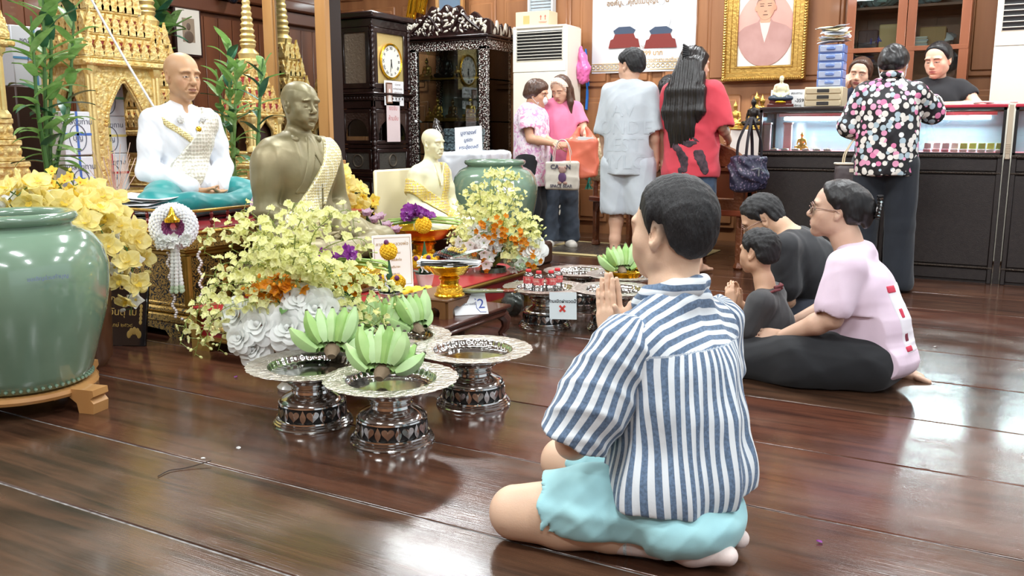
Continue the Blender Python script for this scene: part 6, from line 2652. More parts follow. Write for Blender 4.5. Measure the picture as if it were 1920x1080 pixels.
aircon(a2,a2+.75,8.1,2.45,.4,'cream standing air conditioner at the right edge behind the counter',(at(1900,56,Y=8.1).z,at(1900,-40,Y=8.1).z))
bq=at(1000,48,Y=8.2)
cbx=thing('cardboard_box','pale cardboard box with red arrows lying on the left air conditioner','box',(bq.x,8.27,AT))
mb=MB()
mb.box(-.19,.19,-.1,.1,0,.15,bev=.004)
mb.build('carton',M('carton_pale',(218,198,166),.7),cbx)
mb=MB()
mb.box(-.1,-.03,-.1012,-.1,.03,.11)
mb.build('tape',M('tape_tan',(206,170,110),.4),cbx)
mb=MB()
for x in(.1,.15):
 mb.prism([(-.004,0),(.004,0),(.004,.03),(.012,.03),(0,.05),(-.012,.03),(-.004,.03)],.1,.1012,m=T(x,0,.06)@FACE)
mb.box(.075,.17,-.1012,-.1,.04,.044)
mb.box(.085,.16,-.1012,-.1,.03,.033)
mb.build('red_print',M('print_box_red',(206,96,86),.7),cbx)
q=at(1018,8,Y=YB-.05)
vf=thing('wall_vent','white louvred ventilator on the wall above the left air conditioner','vent',(q.x,YB-.04,q.z))
mb=MB()
frame_rect(mb,-.15,.15,-.12,.3,.025,T(),.08)
mb.build('frame',M('vent_white',(214,218,218),.5),vf)
mb=MB()
for i in range(12):
 mb.box(-.13,.13,-.05,-.045,-.1+i*.032,-.075+i*.032,m=T(0,0,0))
mb.build('louvres',M('vent_grey',(170,180,184),.5),vf)
def hang_bag(px,py0,py1,X,label,mat,w_,seed,ribbon=False):
 p0,p1=at(px,py0,X=X),at(px,py1,X=X)
 L=p0.z-p1.z
 if ribbon:
  mb=MB()
  mb.tube(smooth_path([(0,0,0),(.012,-.02,-L*.4),(.015,.02,-L*.7),(.02,-.01,-L)],6),[.02]*12+[.03]*7,8,flat=.35)
  mb.tube(smooth_path([(0,0,0),(.012,.04,-L*.35),(.015,.06,-L*.6)],6),[.018]*13,8,flat=.35)
  o=mb.build('ribbon',mat)
 else:
  d=Sdf()
  d.chain([(0,0,-.01),(.015,0,-L*.3),(.03,.0,-L*.6),(.03,0,-L+w_)],[.012,w_*.6,w_,w_*.9],k=.04)
  d.fn(wrinkles(.01,26,seed),op='d')
  o=d.mesh('shopping_bag',mat,h=.01)
 o.location=(X+.02,p0.y,p0.z)
 return o
XA=a1+.0
o=hang_bag(1086,86,160,XA,'',M('plastic_pink',(232,116,178),.3),.07,3)
tag(o,'pink plastic bag hanging on the side of the left air conditioner','bag')
o=hang_bag(1095,92,206,XA+.0,'',M('ribbon_blue',(28,110,196),.4),.05,4,True)
tag(o,'long blue ribbon cloth hanging on the side of the left air conditioner','ribbon')
# ---------------------------------------------------------------- vinyl banner
n0,n1=at(1110,60,Y=YB-.05).x,at(1304,60,Y=YB-.05).x
nz=at(1200,135,Y=YB-.05).z
nw=n1-n0
bnr=thing('vinyl_banner','white vinyl banner with two seated figures hung on the wooden wall','banner',(n0,YB-.038,nz))
mb=MB()
mb.grid(20,10,lambda u,v:(nw*u,.006*math.sin(u*9)*(1-v),1.25*v),thick=-.003)
mb.build('sheet',M('vinyl_white',(222,222,218),.35,var=(2,(212,214,218),.2)),bnr)
mb=MB()
for i in range(22):
 x=(i+.5)*nw/22
 mb.tube([(x+.018*math.cos(a),-.008,.06+.018*math.sin(a))for a in[2*PI*k/10 for k in range(10)]],.004,4,closed=True)
mb.box(0,nw,-.008,-.004,.02,.028)
mb.box(0,nw,-.008,-.004,.09,.096)
mb.build('gold_border',M('banner_gold',(206,178,122),.5),bnr)
for k,(px,wd)in enumerate(((1170,.3),(1238,.3))):
 c=at(px,78,Y=YB-.05)
 x,z=c.x-n0,c.z-nz
 mb=MB()
 mb.prism([(-.17,-.06),(.17,-.06),(.15,.02),(.12,.03),(.1,.075),(-.1,.075),(-.12,.03),(-.15,.02)],.006,.01,m=T(x,0,z)@FACE)
 mb.build('printed_pedestal',M('banner_red',(124,44,38),.5),bnr)
 mb=MB()
 mb.prism([(-.1,.075),(.1,.075),(.12,.11),(.06,.145),(-.06,.145),(-.12,.11)],.006,.01,m=T(x,0,z)@FACE)
 mb.build('printed_cloth',M('banner_navy',(60,74,96),.5),bnr)
 mb=MB()
 mb.prism([(-.08,.13),(.08,.13),(.1,.2),(.07,.32),(.03,.35),(-.03,.35),(-.07,.32),(-.1,.2)],.006,.009,m=T(x,0,z)@FACE)
 mb.ell((x,-.008,z+.4),(.036,.002,.05),12,8)
 mb.build('printed_figure',M('banner_pale',(204,204,208),.5),bnr)
for tx,sz,px,py,cc in(('องค์บูชาคุณแม่บุญเรือน',.07,1195,3,(150,120,90)),('๑ มกราคม 2568',.055,1208,88,(160,150,140)),('บูชา 999 บาท',.065,1212,100,(190,150,90)),('วัดสัมพันธวงศารามวรวิหาร',.055,1225,113,(196,166,120))):
 c=at(px,py,Y=YB-.05)
 mb=MB()
 mb.mesh(text_mesh(tx,sz,bold=.001),0,T(c.x-n0,-.008,c.z-nz)@FACE)
 mb.build('lettering',M('ban_ink_%d'%cc[0],cc,.6),bnr)
# ---------------------------------------------------------------- framed oval portrait
f0,f1=at(1356,100,Y=YB-.08).x,at(1512,100,Y=YB-.08).x
fz=at(1430,151,Y=YB-.08).z
fw_=f1-f0
pt=thing('framed_portrait','large gilt framed oval portrait of a monk like figure on the wall','picture',(f0,YB-.04,fz))
fh=1.12
mb=MB()
for i,(o_,t,d0,d1)in enumerate(((0,.035,.03,.075),(.03,.045,.03,.058),(.07,.05,.02,.045),(.115,.02,.02,.055))):
 frame_rect(mb,o_,fw_-o_,o_,fh-o_,t,T(0,-.0,0),d1)
n=46
for i in range(n):
 for z in(.018,fh-.018):
  mb.ell((fw_*(i+.5)/n,-.078,z),(.007,.01,.016),6,4)
 for x in(.018,fw_-.018):
  mb.ell((x,-.078,fh*(i+.5)/n),(.016,.01,.009),6,4)
mb.build('gilt_frame',M('gilt_frame',(196,158,84),.32,.8,bump=(40,.3)),pt)
mb=MB()
mb.box(.12,fw_-.12,-.03,-.02,.12,fh-.12)
mb.build('mount',M('mount_white',(228,220,208),.5),pt)
cx,cz=fw_/2,fh*.5+.0
oc=at(1434,55,Y=YB-.08)
cx,cz=oc.x-f0,oc.z-fz
el=[(.265*math.cos(a),.335*math.sin(a))for a in[2*PI*k/48 for k in range(48)]]
mb=MB()
mb.prism(el,.03,.033,m=T(cx,0,cz)@FACE)
mb.build('oval_ground',M('oval_pink',(214,150,138),.5,var=(3,(226,172,158),.25)),pt)
def clip(poly):
 return[(x if True else x,y)for x,y in poly]
sh=[]
for k in range(25):
 a=PI*1.04+(PI*.92)*k/24
 sh.append((.262*math.cos(a),.332*math.sin(a)))
sh+=[(.252,-.02),(.19,.03),(.07,.07),(.05,.1),(-.05,.1),(-.07,.07),(-.19,.03),(-.252,-.02)]
mb=MB()
mb.prism(sh,.033,.036,m=T(cx,0,cz)@FACE)
mb.build('printed_robe',M('portrait_robe',(190,148,140),.5,var=(5,(172,128,120),.2)),pt)
mb=MB()
mb.prism([(-.05,.07),(.05,.07),(.03,-.02),(0,-.12),(-.03,-.02)],.036,.037,m=T(cx,0,cz)@FACE)
mb.build('printed_collar',M('portrait_collar',(226,198,190),.5),pt)
mb=MB()
mb.prism([(-.045,.06),(.045,.06),(.05,.13),(-.05,.13)],.036,.038,m=T(cx,0,cz)@FACE)
mb.prism([(.086*math.cos(a)*(1-.12*max(0,-math.sin(a))),.2+.115*math.sin(a))for a in[2*PI*k/32 for k in range(32)]],.037,.04,m=T(cx,0,cz)@FACE)
for s in(-1,1):
 mb.ell((cx+s*.086,-.039,cz+.19),(.012,.001,.026),8,6)
mb.build('printed_face',M('portrait_face',(206,158,128),.5,var=(9,(190,140,112),.15)),pt)
mb=MB()
mb.prism([(.087*math.cos(a),.2+.118*math.sin(a))for a in[PI*(.06+.88*k/16)for k in range(17)]]+[(-.07,.255),(0,.275),(.07,.255)],.0402,.041,m=T(cx,0,cz)@FACE)
mb.build('printed_hair',M('portrait_hair',(132,104,90),.6),pt)
mb=MB()
for s in(-1,1):
 mb.box(s*.035-.016,s*.035+.016,-.042,-.04,.207,.213,m=T(cx,0,cz))
 mb.box(s*.035-.02,s*.035+.02,-.042,-.04,.228,.232,m=T(cx,0,cz))
mb.box(-.022,.022,-.042,-.04,.128,.134,m=T(cx,0,cz))
mb.box(-.012,.012,-.042,-.04,.16,.165,m=T(cx,0,cz))
mb.build('printed_features',M('portrait_dark',(96,66,56),.6),pt)
# ---------------------------------------------------------------- glazed counters
CBLK=M('counter_black',(40,35,35),.42,bump=(180,.25),var=(40,(50,44,42),.2))
CTRIM=M('counter_trim',(84,74,66),.35,.5,bump=(160,.8))
VELV=M('velvet_red',(178,28,58),.7,sheen=.3)
zc1=at(1560,287,Y=7.0).z
zc2=at(1560,205,Y=7.0).z
TUBE=M('case_tube_glow',(240,250,255),.4,emit=((226,242,255),14))
def counter(x0,x1,label,top,hgt,gl):
 t=thing('display_counter',label,'counter',(x0,7.0,0),0,'glass topped display counters')
 w=x1-x0
 D=.5
 mb=MB()
 mb.box(.0,w,.02,D,0,hgt)
 mb.build('base_cabinet',CBLK,t)
 mb=MB()
 for z0,z1 in((.02,.1),(.125,hgt-.14),(hgt-.115,hgt-.03)):
  mb.box(.03,w-.03,.006,.022,z0,z1,bev=.004)
 for x in(0,w-.03):
  mb.box(x,x+.03,.0,.022,0,hgt,bev=.004)
 mb.build('front_panels',CBLK,t)
 for z in(.112,hgt-.128):
  mb=MB()
  mb.box(.0,w,-.004,.02,z-.006,z+.006,bev=.002)
  for i in range(int(w/.018)):
   mb.ell((.009+i*.018,-.006,z),(.007,.004,.004),5,4)
  mb.build('rope_moulding',CTRIM,t)
 mb=MB()
 mb.box(0,w,-.012,.02,hgt-.02,hgt,bev=.003)
 for i in range(int(w/.018)):
  mb.ell((.009+i*.018,-.014,hgt-.01),(.007,.004,.006),5,4)
 mb.build('rope_moulding',CTRIM,t)
 mb=MB()
 e=.018
 for x in(0,w-e):
  for y in(0,D-e):
   mb.box(x,x+e,y,y+e,hgt,zc2)
 mb.box(0,w,0,e,hgt,hgt+.012)
 mb.box(0,w,0,e,zc2-e,zc2)
 for x in(0,w-e):
  mb.box(x,x+e,0,D,zc2-e,zc2)
 mb.box(0,w,D-e,D,zc2-e,zc2)
 mb.build('case_frame',M('frame_black',(34,34,36),.35),t)
 mb=MB()
 mb.box(-.005,w+.005,-.005,D+.005,zc2,zc2+.022,bev=.004)
 mb.build('top',top,t)
 mb=MB()
 mb.box(e,w-e,.004,.008,hgt+.012,zc2-e)
 mb.build('front_glass',GLASS,t)
 mb=MB()
 mb.box(.004,.008,e,D-e,hgt,zc2-e)
 mb.box(w-.008,w-.004,e,D-e,hgt,zc2-e)
 mb.build('end_glass',GLASS,t)
 mb=MB()
 mb.box(e,w-e,D-.014,D-.008,hgt,zc2-e)
 mb.build('back_sliding_doors',M('case_back',(150,176,190),.15,.5),t)
 mb=MB()
 mb.box(e,w-e,.02,D-.02,hgt,hgt+.014)
 mb.build('velvet_floor',VELV,t)
 mb=MB()
 mb.cyl((.1,.40,zc2-.06),(w-.1,.40,zc2-.06),.014,seg=10)
 mb.build('lit_tube',TUBE,t)
 mb=MB()
 mb.box(.06,w-.06,.385,.43,zc2-.045,zc2-.02)
 mb.build('tube_holder',WHITE,t)
 l=bpy.data.lights.new('case_light','AREA')
 l.shape='RECTANGLE'
 l.size,l.size_y=w-.2,.05
 l.energy=13
 l.color=(.86,.95,1)
 lo=bpy.data.objects.new('case_light',l)
 COL.objects.link(lo)
 lo.parent=t
 lo.location=(w/2,.36,zc2-.075)
 lo.rotation_euler=(R(-20),0,0)
 return t
xA=at(1424,240,Y=7.0).x
xD=at(1885,240,Y=7.0).x
xm=at(1672,240,Y=7.0).x
counter(xA,xm-.005,'left black glass topped display counter beside the carved chairs',M('counter_top_dark',(52,46,44),.3),zc1,0)
counter(xm+.005,xD,'middle black glass topped display counter with red top edge',M('counter_top_red',(196,56,76),.3),zc1,0)
counter(xD+.055,xD+1.0,'right black glass topped display counter cut by the right edge',MATS['counter_top_red'],zc1,0)
mb=MB()
mb.box(xD+.012,xD+.043,.0,.45,zc1-.03,zc2+.02,bev=.003)
mb.box(xD+.008,xD+.047,.02,.45,0,zc1-.03,mi=1)
for k in range(6):
 mb.box(xD+.01,xD+.045,-.004,.0,zc1+.01+.012*k,zc1+.016+.012*k)
o=mb.build('counter_post',[M('post_cream',(206,190,166),.5),CBLK])
o.location=(0,7.0,0)
tag(o,'narrow cream post between the middle and right counters','post')
for k in range(9):
 px=1738+k*17
 p=at(px,278-(k%2)*4,Y=7.12)
 t=thing('amulet_box','small open amulet box, %s from the left inside the middle counter'%('first','second','third','fourth','fifth','sixth','seventh','eighth','ninth')[k],'box',(p.x,7.12+.03*(k%2),zc1+.015),0,'small boxes in the middle counter')
 mb=MB()
 mb.box(-.024,.024,-.03,.03,0,.02,bev=.003)
 mb.build('box_body',WHITE if k>2 else M('box_pink',(236,190,200),.5),t)
 mb=MB()
 mb.box(-.024,.024,0,.006,0,.055,bev=.002,m=T(0,.03,.018,rx=-.6))
 mb.build('lid',M('box_green',(196,214,120),.5)if k>3 else WHITE,t)
for k in range(6):
 p=at(1452+k*20,275,Y=7.1)
 t=thing('amulet_case','flat clear amulet case, %s from the left inside the left counter'%('first','second','third','fourth','fifth','sixth')[k],'box',(p.x,7.1,zc1+.015),0,'flat cases in the left counter')
 mb=MB()
 mb.box(-.026,.026,-.03,.03,0,.014,bev=.003)
 mb.build('case',M('case_white',(226,232,238),.3),t)
 mb=MB()
 mb.ell((0,0,.015),(.012,.016,.004),8,5)
 mb.build('amulet',GLB,t)
p=at(1503,270,Y=7.25)
figurine(p.x,7.25,zc1+.015,.14,GLB,'small gold seated figurine inside the left counter',.01)
for k,px in enumerate((1436,1470)):
 p=at(px,270,Y=7.12)
 mb=MB()
 mb.box(-.03,.03,-.02,.02,0,.2+.0*k,bev=.004)
 mb.box(-.035,.035,-.03,.03,.2,.215,bev=.003)
 o=mb.build('acrylic_stand',M('acrylic_pink',(240,206,212),.25))
 o.location=(p.x,7.14+.1*k,zc1+.015)
 tag(o,('pale pink upright stand at the left end inside the left counter','second pale pink upright stand inside the left counter')[k],'stand')
# ---------------------------------------------------------------- on the left counter
zt_=zc2+.022
p=at(1463,203,Y=7.25)
sp=thing('seated_statuette','small cream seated statuette on a dark red plinth on the left counter','statuette',(p.x,7.25,zt_),.2)
mb=MB()
mb.box(-.1,.1,-.07,.07,0,.03,bev=.004)
mb.box(-.085,.085,-.058,.058,.028,.06,bev=.006)
mb.build('plinth',M('plinth_maroon',(84,30,28),.3,coat=.3),sp)
mb=MB()
mb.ell((0,-.06,.045),(.04,.004,.01),12,6)
mb.build('name_plate',GOLDS,sp)
d=Sdf()
d.m=Matrix.Translation((0,0,.058))@Matrix.Rotation(PI,4,'Z')@Matrix.Scale(.215,4)
seat_torso(d,.016)
seat_arms(d,.016)
seat_hands(d)
neckhead(d)
d.mesh('figure',IV,h=.0032,parent=sp)
d=Sdf()
d.m=Matrix.Translation((0,0,.058))@Matrix.Rotation(PI,4,'Z')@Matrix.Scale(.215,4)
seat_legs(d,.012)
d.fn(wrinkles(.001,50,5),op='d')
d.mesh('navy_cloth',M('cloth_navy',(40,56,72),.4),h=.0035,parent=sp)
p=at(1478,200,Y=7.36)
cd=thing('phone_card','white card with black phone number standing behind the cream statuette','sign',(p.x+.0,7.36,zt_),rot=(R(-12),0,.05))
mb=MB()
mb.box(-.145,.145,0,.003,0,.15)
mb.build('card',PAPER,cd)
mb=MB()
mb.mesh(text_mesh('-3592',.038,bold=.0006,align='RIGHT'),0,T(.135,-.0008,.06)@FACE)
mb.mesh(text_mesh('สอบถาม',.026,align='RIGHT'),0,T(.1,-.0008,.12)@FACE)
mb.mesh(text_mesh('บริการ',.026,align='RIGHT'),0,T(.1,-.0008,.02)@FACE)
mb.build('lettering',BLACKINK,cd)
p=at(1545,202,Y=7.3)
bd_=thing('drawer_box','beige desktop drawer box with dark handles under the blue drawer tower','drawers',(p.x,7.22,zt_))
BEIGE=M('beige_plastic',(206,190,156),.5)
mb=MB()
mb.box(-.14,.14,.01,.26,0,.155,bev=.006)
mb.build('shell',BEIGE,bd_)
for k in range(3):
 mb=MB()
 mb.box(-.13,.13,0,.014,.008+.048*k,.05+.048*k,bev=.004)
 dr=mb.build('drawer',BEIGE,bd_)
 mb=MB()
 mb.box(-.045,.045,-.004,.004,.016+.048*k,.043+.048*k,bev=.003)
 mb.build('handle',M('handle_dark',(50,48,46),.5),dr)
td=thing('drawer_tower','tower of five translucent blue plastic drawers on the beige drawer box','drawers',(p.x+.03,7.28,zt_+.156))
TBL=M('plastic_blue',(128,158,224),.3,trans=.25)
for k in range(5):
 mb=MB()
 z=.064*k
 mb.box(-.095,.095,.006,.17,z,z+.062,bev=.004)
 mb.build('tier_shell',TBL,td)
 mb=MB()
 mb.box(-.082,.082,-.002,.01,z+.008,z+.054,bev=.004)
 dr=mb.build('drawer',M('plastic_clear_blue',(196,210,238),.25,trans=.2),td)
 mb=MB()
 mb.box(-.032,.032,-.014,.0,z+.02,z+.046,bev=.006)
 mb.box(-.022,.022,-.0145,-.012,z+.026,z+.038)
 mb.build('handle',TBL,dr)
for k in range(9):
 mb=MB()
 mb.grid(4,3,lambda u,v:((u-.5)*.2,(v-.5)*.15,.008*math.sin(u*4+k)+.014*math.sin(v*3+k)),thick=.002)
 o=mb.build('paper_sheet',(PAPER,M('paper_manila',(226,208,160),.7),M('paper_blueish',(206,216,232),.7))[k%3])
 o.location=(p.x+.03+rnd.uniform(-.02,.02),7.37,zt_+.156+.34+.015*k)
 o.rotation_euler=(.04*k,rnd.uniform(-.2,.2),rnd.uniform(-.6,.6))
 tag(o,'loose sheet in the untidy heap of papers on the blue drawer tower','paper','papers heaped on the drawer tower')
for k in range(8):
 px=1822+k*11
 p_=at(px,186,Y=7.2)
 mb=MB()
 mb.box(-.035,.035,-.045,.045,0,.012,bev=.003)
 o=mb.build('flat_packet',M('packet_clear',(226,226,222),.3))
 o.location=(p_.x-.02,7.22+.05*(k%3),zt_+.001+.014*(k%2))
 o.rotation_euler=(0,0,k*.8)
 tag(o,'small clear flat packet lying on the red counter top at the right','packet','clear packets on the counter top')
# ---------------------------------------------------------------- desk with figurines and the carved chairs
CARV=M('carved_wood',(126,72,40),.4,var=(9,(92,48,26),.22),bump=(46,.8),coat=.2)
dq0,dq1=at(1372,240,Y=7.35).x,xA-.02
dz=at(1395,232,Y=7.6).z
dk=thing('desk','wooden desk left of the counters carrying papers and small figurines','desk',(-2.75,7.25,0))
mb=MB()
mb.box(0,1.0,0,.8,.74,.78,bev=.006)
mb.build('top',WOODD,dk)
for x in(.03,.91):
 for y in(.03,.71):
  mb=MB()
  mb.box(x,x+.06,y,y+.06,0,.74,bev=.004)
  mb.build('leg',WOODD,dk)
mb=MB()
mb.box(.05,.95,.03,.05,.5,.74,bev=.004)
mb.build('modesty_panel',WOODD,dk)
mb=MB()
mb.box(0,.36,0,.25,0,.3,bev=.006)
o=mb.build('figurine_shelf',M('shelf_white',(226,220,212),.5))
o.location=(-2.13,7.75,.781)
tag(o,'pale raised box on the desk carrying the figurines','stand')
for px,s,mt,lab,y in((1378,.22,GLB,'gold figurine at the left on the desk by the girl in red',7.8),(1412,.26,DKB,'black seated figurine on the desk before the two gold ones',7.82),(1417,.3,GLB,'left one of the two gold figurines behind the black one',7.93),(1428,.28,GLB,'right one of the two gold figurines behind the black one',7.95)):
 p_=at(px,222,Y=y)
 figurine(p_.x,y,1.082,s,mt,lab,.03,g='figurines on the desk',rz=PI-.3)
for k,px in enumerate((1388,1402,1420)):
 p_=at(px,250,Y=7.5)
 mb=MB()
 mb.lathe([(0,0),(.03,0),(.032,.01),(.028,.05),(.012,.07),(.012,.085),(0,.085)],14)
 o=mb.build('glass_jar',M('jar_clear',(206,212,212),.15,trans=.5))
 o.location=(p_.x-.03,7.45,.781)
 tag(o,'%s small clear glass jar on the desk below the figurines'%('leftmost','middle','rightmost')[k],'jar','small glass jars on the desk')
for k in range(4):
 mb=MB()
 mb.box(-.13,.13,-.09,.09,0,.004)
 o=mb.build('paper_sheet',PAPER)
 o.location=(-2.0+.03*k,7.42-.02*k,.7815+.0045*k)
 o.rotation_euler=(0,0,.3*k)
 tag(o,'white sheet lying on the desk beside the small glass jars','paper','papers on the desk')
def carved_chair(label,loc,rz,cushion=False):
 t=thing('carved_chair',label,'chair',loc,rz,'carved wooden armchairs')
 for x in(-.27,.22):
  for y in(-.25,.2):
   mb=MB()
   mb.box(x,x+.05,y,y+.05,0,.42,bev=.006)
   mb.lathe([(.03,0),(.045,.02),(.03,.06)],8,m=T(x+.025,y+.025,0))
   mb.build('leg',CARV,t)
 mb=MB()
 mb.box(-.3,.3,-.28,.28,.42,.47,bev=.01)
 mb.build('seat',M('seat_redwood',(138,66,40),.35,coat=.3),t)
 mb=MB()
 P=[(0,0),(.05,0),(.07,.05),(.14,.065),(.25,.04),(.36,.065),(.43,.05),(.45,0),(.5,0),(.5,.1),(0,.1)]
 mb.prism(P,-.01,.01,m=T(-.25,-.24,.33)@FACE)
 mb.prism(P,-.01,.01,m=T(-.255,-.25,.33,rz=PI/2)@FACE)
 mb.build('carved_apron',CARV,t)
 mb=MB()
 out=[(-.28,0),(.28,0),(.28,.4),(.2,.46),(.1,.5),(0,.52),(-.1,.5),(-.2,.46),(-.28,.4)]
 inn=[[(-.21,.08),(-.04,.08),(-.04,.34),(-.21,.34)],[(.04,.08),(.21,.08),(.21,.34),(.04,.34)]]
 mb.mesh(shape_mesh([out]+inn,.02,.005),0,T(0,.25,.47,rx=-.12)@FACE)
 for k in range(9):
  mb.ell((.2*math.cos(k),.22+.0,.85+.05*math.sin(k*2)),(.03,.02,.03),7,5)
 mb.build('carved_back',CARV,t)
 for s in(-1,1):
  mb=MB()
  mb.tube(smooth_path([(s*.27,-.22,.45),(s*.28,-.2,.6),(s*.28,-.1,.67),(s*.28,.24,.68)],5),.024,8)
  mb.build('arm',CARV,t)
 return t
q1=at(1120,430,z=0)
carved_chair('carved wooden armchair holding a beige cushion, left of the standing boy',(-3.02,7.72,0),-.5)
q2=at(1390,400,Y=7.0)
carved_chair('carved wooden armchair beside the left counter, behind the girl in red',(-1.98,7.03,0),PI-.1)
d=Sdf()
d.box((0,0,0),(.2,.06,.2),rd=.055)
d.ell((0,0,0),(.19,.09,.19),k=.05)
d.fn(wrinkles(.005,12,3),op='d')
o=d.mesh('cushion',brocade('cushion_beige',(212,196,160),(176,156,116),22,0,.6),h=.009)
o.location=at(1126,300,Y=7.72)
o.rotation_euler=(-.15,0,-.5)
tag(o,'beige patterned cushion standing on the carved armchair','cushion')
mb=MB()
for j in range(9):
 mb.tube([(0,0,0),(rnd.uniform(-.02,.02),rnd.uniform(-.02,.02),-.05),(rnd.uniform(-.03,.03),rnd.uniform(-.03,.03),-.11)],.004,5)
o=mb.build('tassel',M('tassel_teal',(50,150,130),.7))
o.location=at(1105,332,Y=7.3)
tag(o,'teal tassel hanging at the front of the carved armchair','tassel')
for k,(px,py,c,hh)in enumerate(((1074,432,(150,60,56),.3),(1083,428,(120,84,60),.3),(1094,424,(84,36,34),.28),(1100,428,(60,40,36),.3),(1120,424,(110,130,150),.24),(1130,422,(130,150,170),.22))):
 p_=at(px,py,z=0)
 t=thing('drink_bottle','%s bottle standing on the floor under the carved armchair'%('red labelled','brown','dark red','dark','bluish clear','pale clear')[k],'bottle',(p_.x,p_.y+.12,0),0,'bottles by the carved armchair')
 mb=MB()
 mb.lathe([(0,0),(.036,0),(.038,.01),(.038,hh*.6),(.03,hh*.72),(.014,hh*.85),(.014,hh*.93)],18)
 mb.build('bottle_body',M('drink_%d'%k,c,.15,coat=.5,trans=.3),t)
 mb=MB()
 mb.cyl((0,0,hh*.92),(0,0,hh),.017,seg=12)
 mb.build('cap',WHITE if k in(0,2)else M('cap_brown',(150,110,70),.4),t)
rg=at(1110,445,z=0)
rug=thing('patterned_rug','dark patterned rug with beige border under the carved armchair','rug',(-2.95,7.35,0))
mb=MB()
mb.box(-.75,.75,-.42,.5,0,.008,bev=.003)
mb.build('border',M('rug_beige',(190,172,122),.9,bump=(90,.5)),rug)
mb=MB()
mb.box(-.66,.66,-.34,.42,.008,.010)
mb.build('field',lacquer('rug_field',16,.5,(52,48,50),(128,116,96)),rug)
# ---------------------------------------------------------------- glazed wooden cupboard behind the counter
u0,u1=at(1584,100,Y=8.15).x,at(1815,100,Y=8.15).x
uw=u1-u0
cu=thing('glazed_cupboard','tall reddish wooden cupboard with four glass panes behind the counter','cupboard',(u0,8.15,0))
CUP=M('cupboard_wood',(150,88,54),.38,var=(6,(122,66,38),.2),stretch=(1,1,.15),coat=.25)
zr=at(1700,88,Y=8.15).z
UH=2.5
mb=MB()
mb.box(0,.03,.02,.4,0,UH)
mb.box(uw-.03,uw,.02,.4,0,UH)
mb.box(0,uw,.36,.4,0,UH)
mb.box(0,uw,.02,.4,0,.1)
mb.box(-.03,uw+.03,-.02,.42,UH,UH+.06,bev=.01)
mb.build('carcass',CUP,cu)
for k,z in enumerate((zr-.42,zr,zr+.34)):
 mb=MB()
 mb.box(.03,uw-.03,.03,.36,z-.02,z)
 mb.build('shelf',CUP,cu)
for k in range(2):
 x0,x1=(0,uw/2-.003)if k==0 else(uw/2+.003,uw)
 mb=MB()
 f_=.085 if k==0 else .085
 frame_rect(mb,x0,x1,.1,UH,.07,T(0,.02,0),.025)
 mb.box(x0,x1,-.005,.02,zr-.035,zr+.005,bev=.004)
 mb.box(x0,x1,-.005,.02,.75,.8,bev=.004)
 dr=mb.build('door',CUP,cu)
 for z0,z1 in((zr+.005,UH-.06),(.8,zr-.035)):
  mb=MB()
  mb.box(x0+.06,x1-.06,.006,.01,z0,z1)
  mb.build('glass_pane',GLASS,dr)
 mb=MB()
 mb.box(x0+.06,x1-.06,.004,.012,.16,.75)
 mb.build('lower_panel',CUP,dr)
its=[(1672,84,.2,.2,.2,(204,170,116),'carton','tan carton on the upper shelf inside the glazed cupboard'),(1748,84,.2,.2,.16,(178,138,92),'carton','brown carton at the right inside the glazed cupboard'),(1628,84,.16,.2,.16,(70,44,52),'bag','dark bundle at the upper left inside the glazed cupboard')]
for px,py,a,b,c,col,nm,lab in its:
 p_=at(px,py,Y=8.3)
 mb=MB()
 mb.box(-a/2,a/2,-.09,.09,0,c,bev=.008)
 o=mb.build(nm,M('item_%d'%px,col,.6))
 o.location=(p_.x,8.33,zr+.001)
 tag(o,lab,'box')
for k in range(7):
 mb=MB()
 mb.box(-.075,.075,-.06,.06,0,.011,bev=.002)
 o=mb.build('book',M('book_%d'%(k%3),((226,224,216),(190,196,200),(206,196,180))[k%3],.6))
 p_=at(1721,84,Y=8.25)
 o.location=(p_.x+.005*math.sin(k*2),8.24,zr+.001+.0115*k)
 tag(o,'thin pale book in the flat stack inside the glazed cupboard','book','stacked books in the cupboard')
for k,(px,py,c,sx,lab)in enumerate(((1640,58,(40,60,160),.09,'blue plastic bag inside the cupboard, upper left pane'),(1660,40,(150,176,176),.11,'grey green plastic bundle high in the left cupboard pane'),(1735,30,(130,150,156),.16,'large clear plastic bundle high in the right cupboard pane'),(1640,15,(120,136,140),.14,'clear plastic bundle at the top of the left cupboard pane'),(1770,60,(216,214,220),.07,'white folded plastic at the right inside the cupboard'),(1720,120,(150,60,70),.09,'red wrapped bundle behind the lower right cupboard pane'),(1610,155,(60,150,156),.07,'turquoise bundle behind the lower left cupboard pane'))):
 p_=at(px,py,Y=8.35)
 d=Sdf()
 d.ell((0,0,0),(sx,.07,sx*.7),k=.03)
 d.ell((sx*.4,0,sx*.2),(sx*.6,.06,sx*.6),k=.04)
 d.fn(wrinkles(.02,24,k),op='d')
 o=d.mesh('plastic_bundle',M('bundle_%d'%k,c,.25,coat=.3),h=.012)
 zz_=zr+.001 if py>45 else zr+.341
 if py>100:
  zz_=zr-.419
 o.location=(p_.x,8.32,zz_+sx*.7)
 tag(o,lab,'bag')
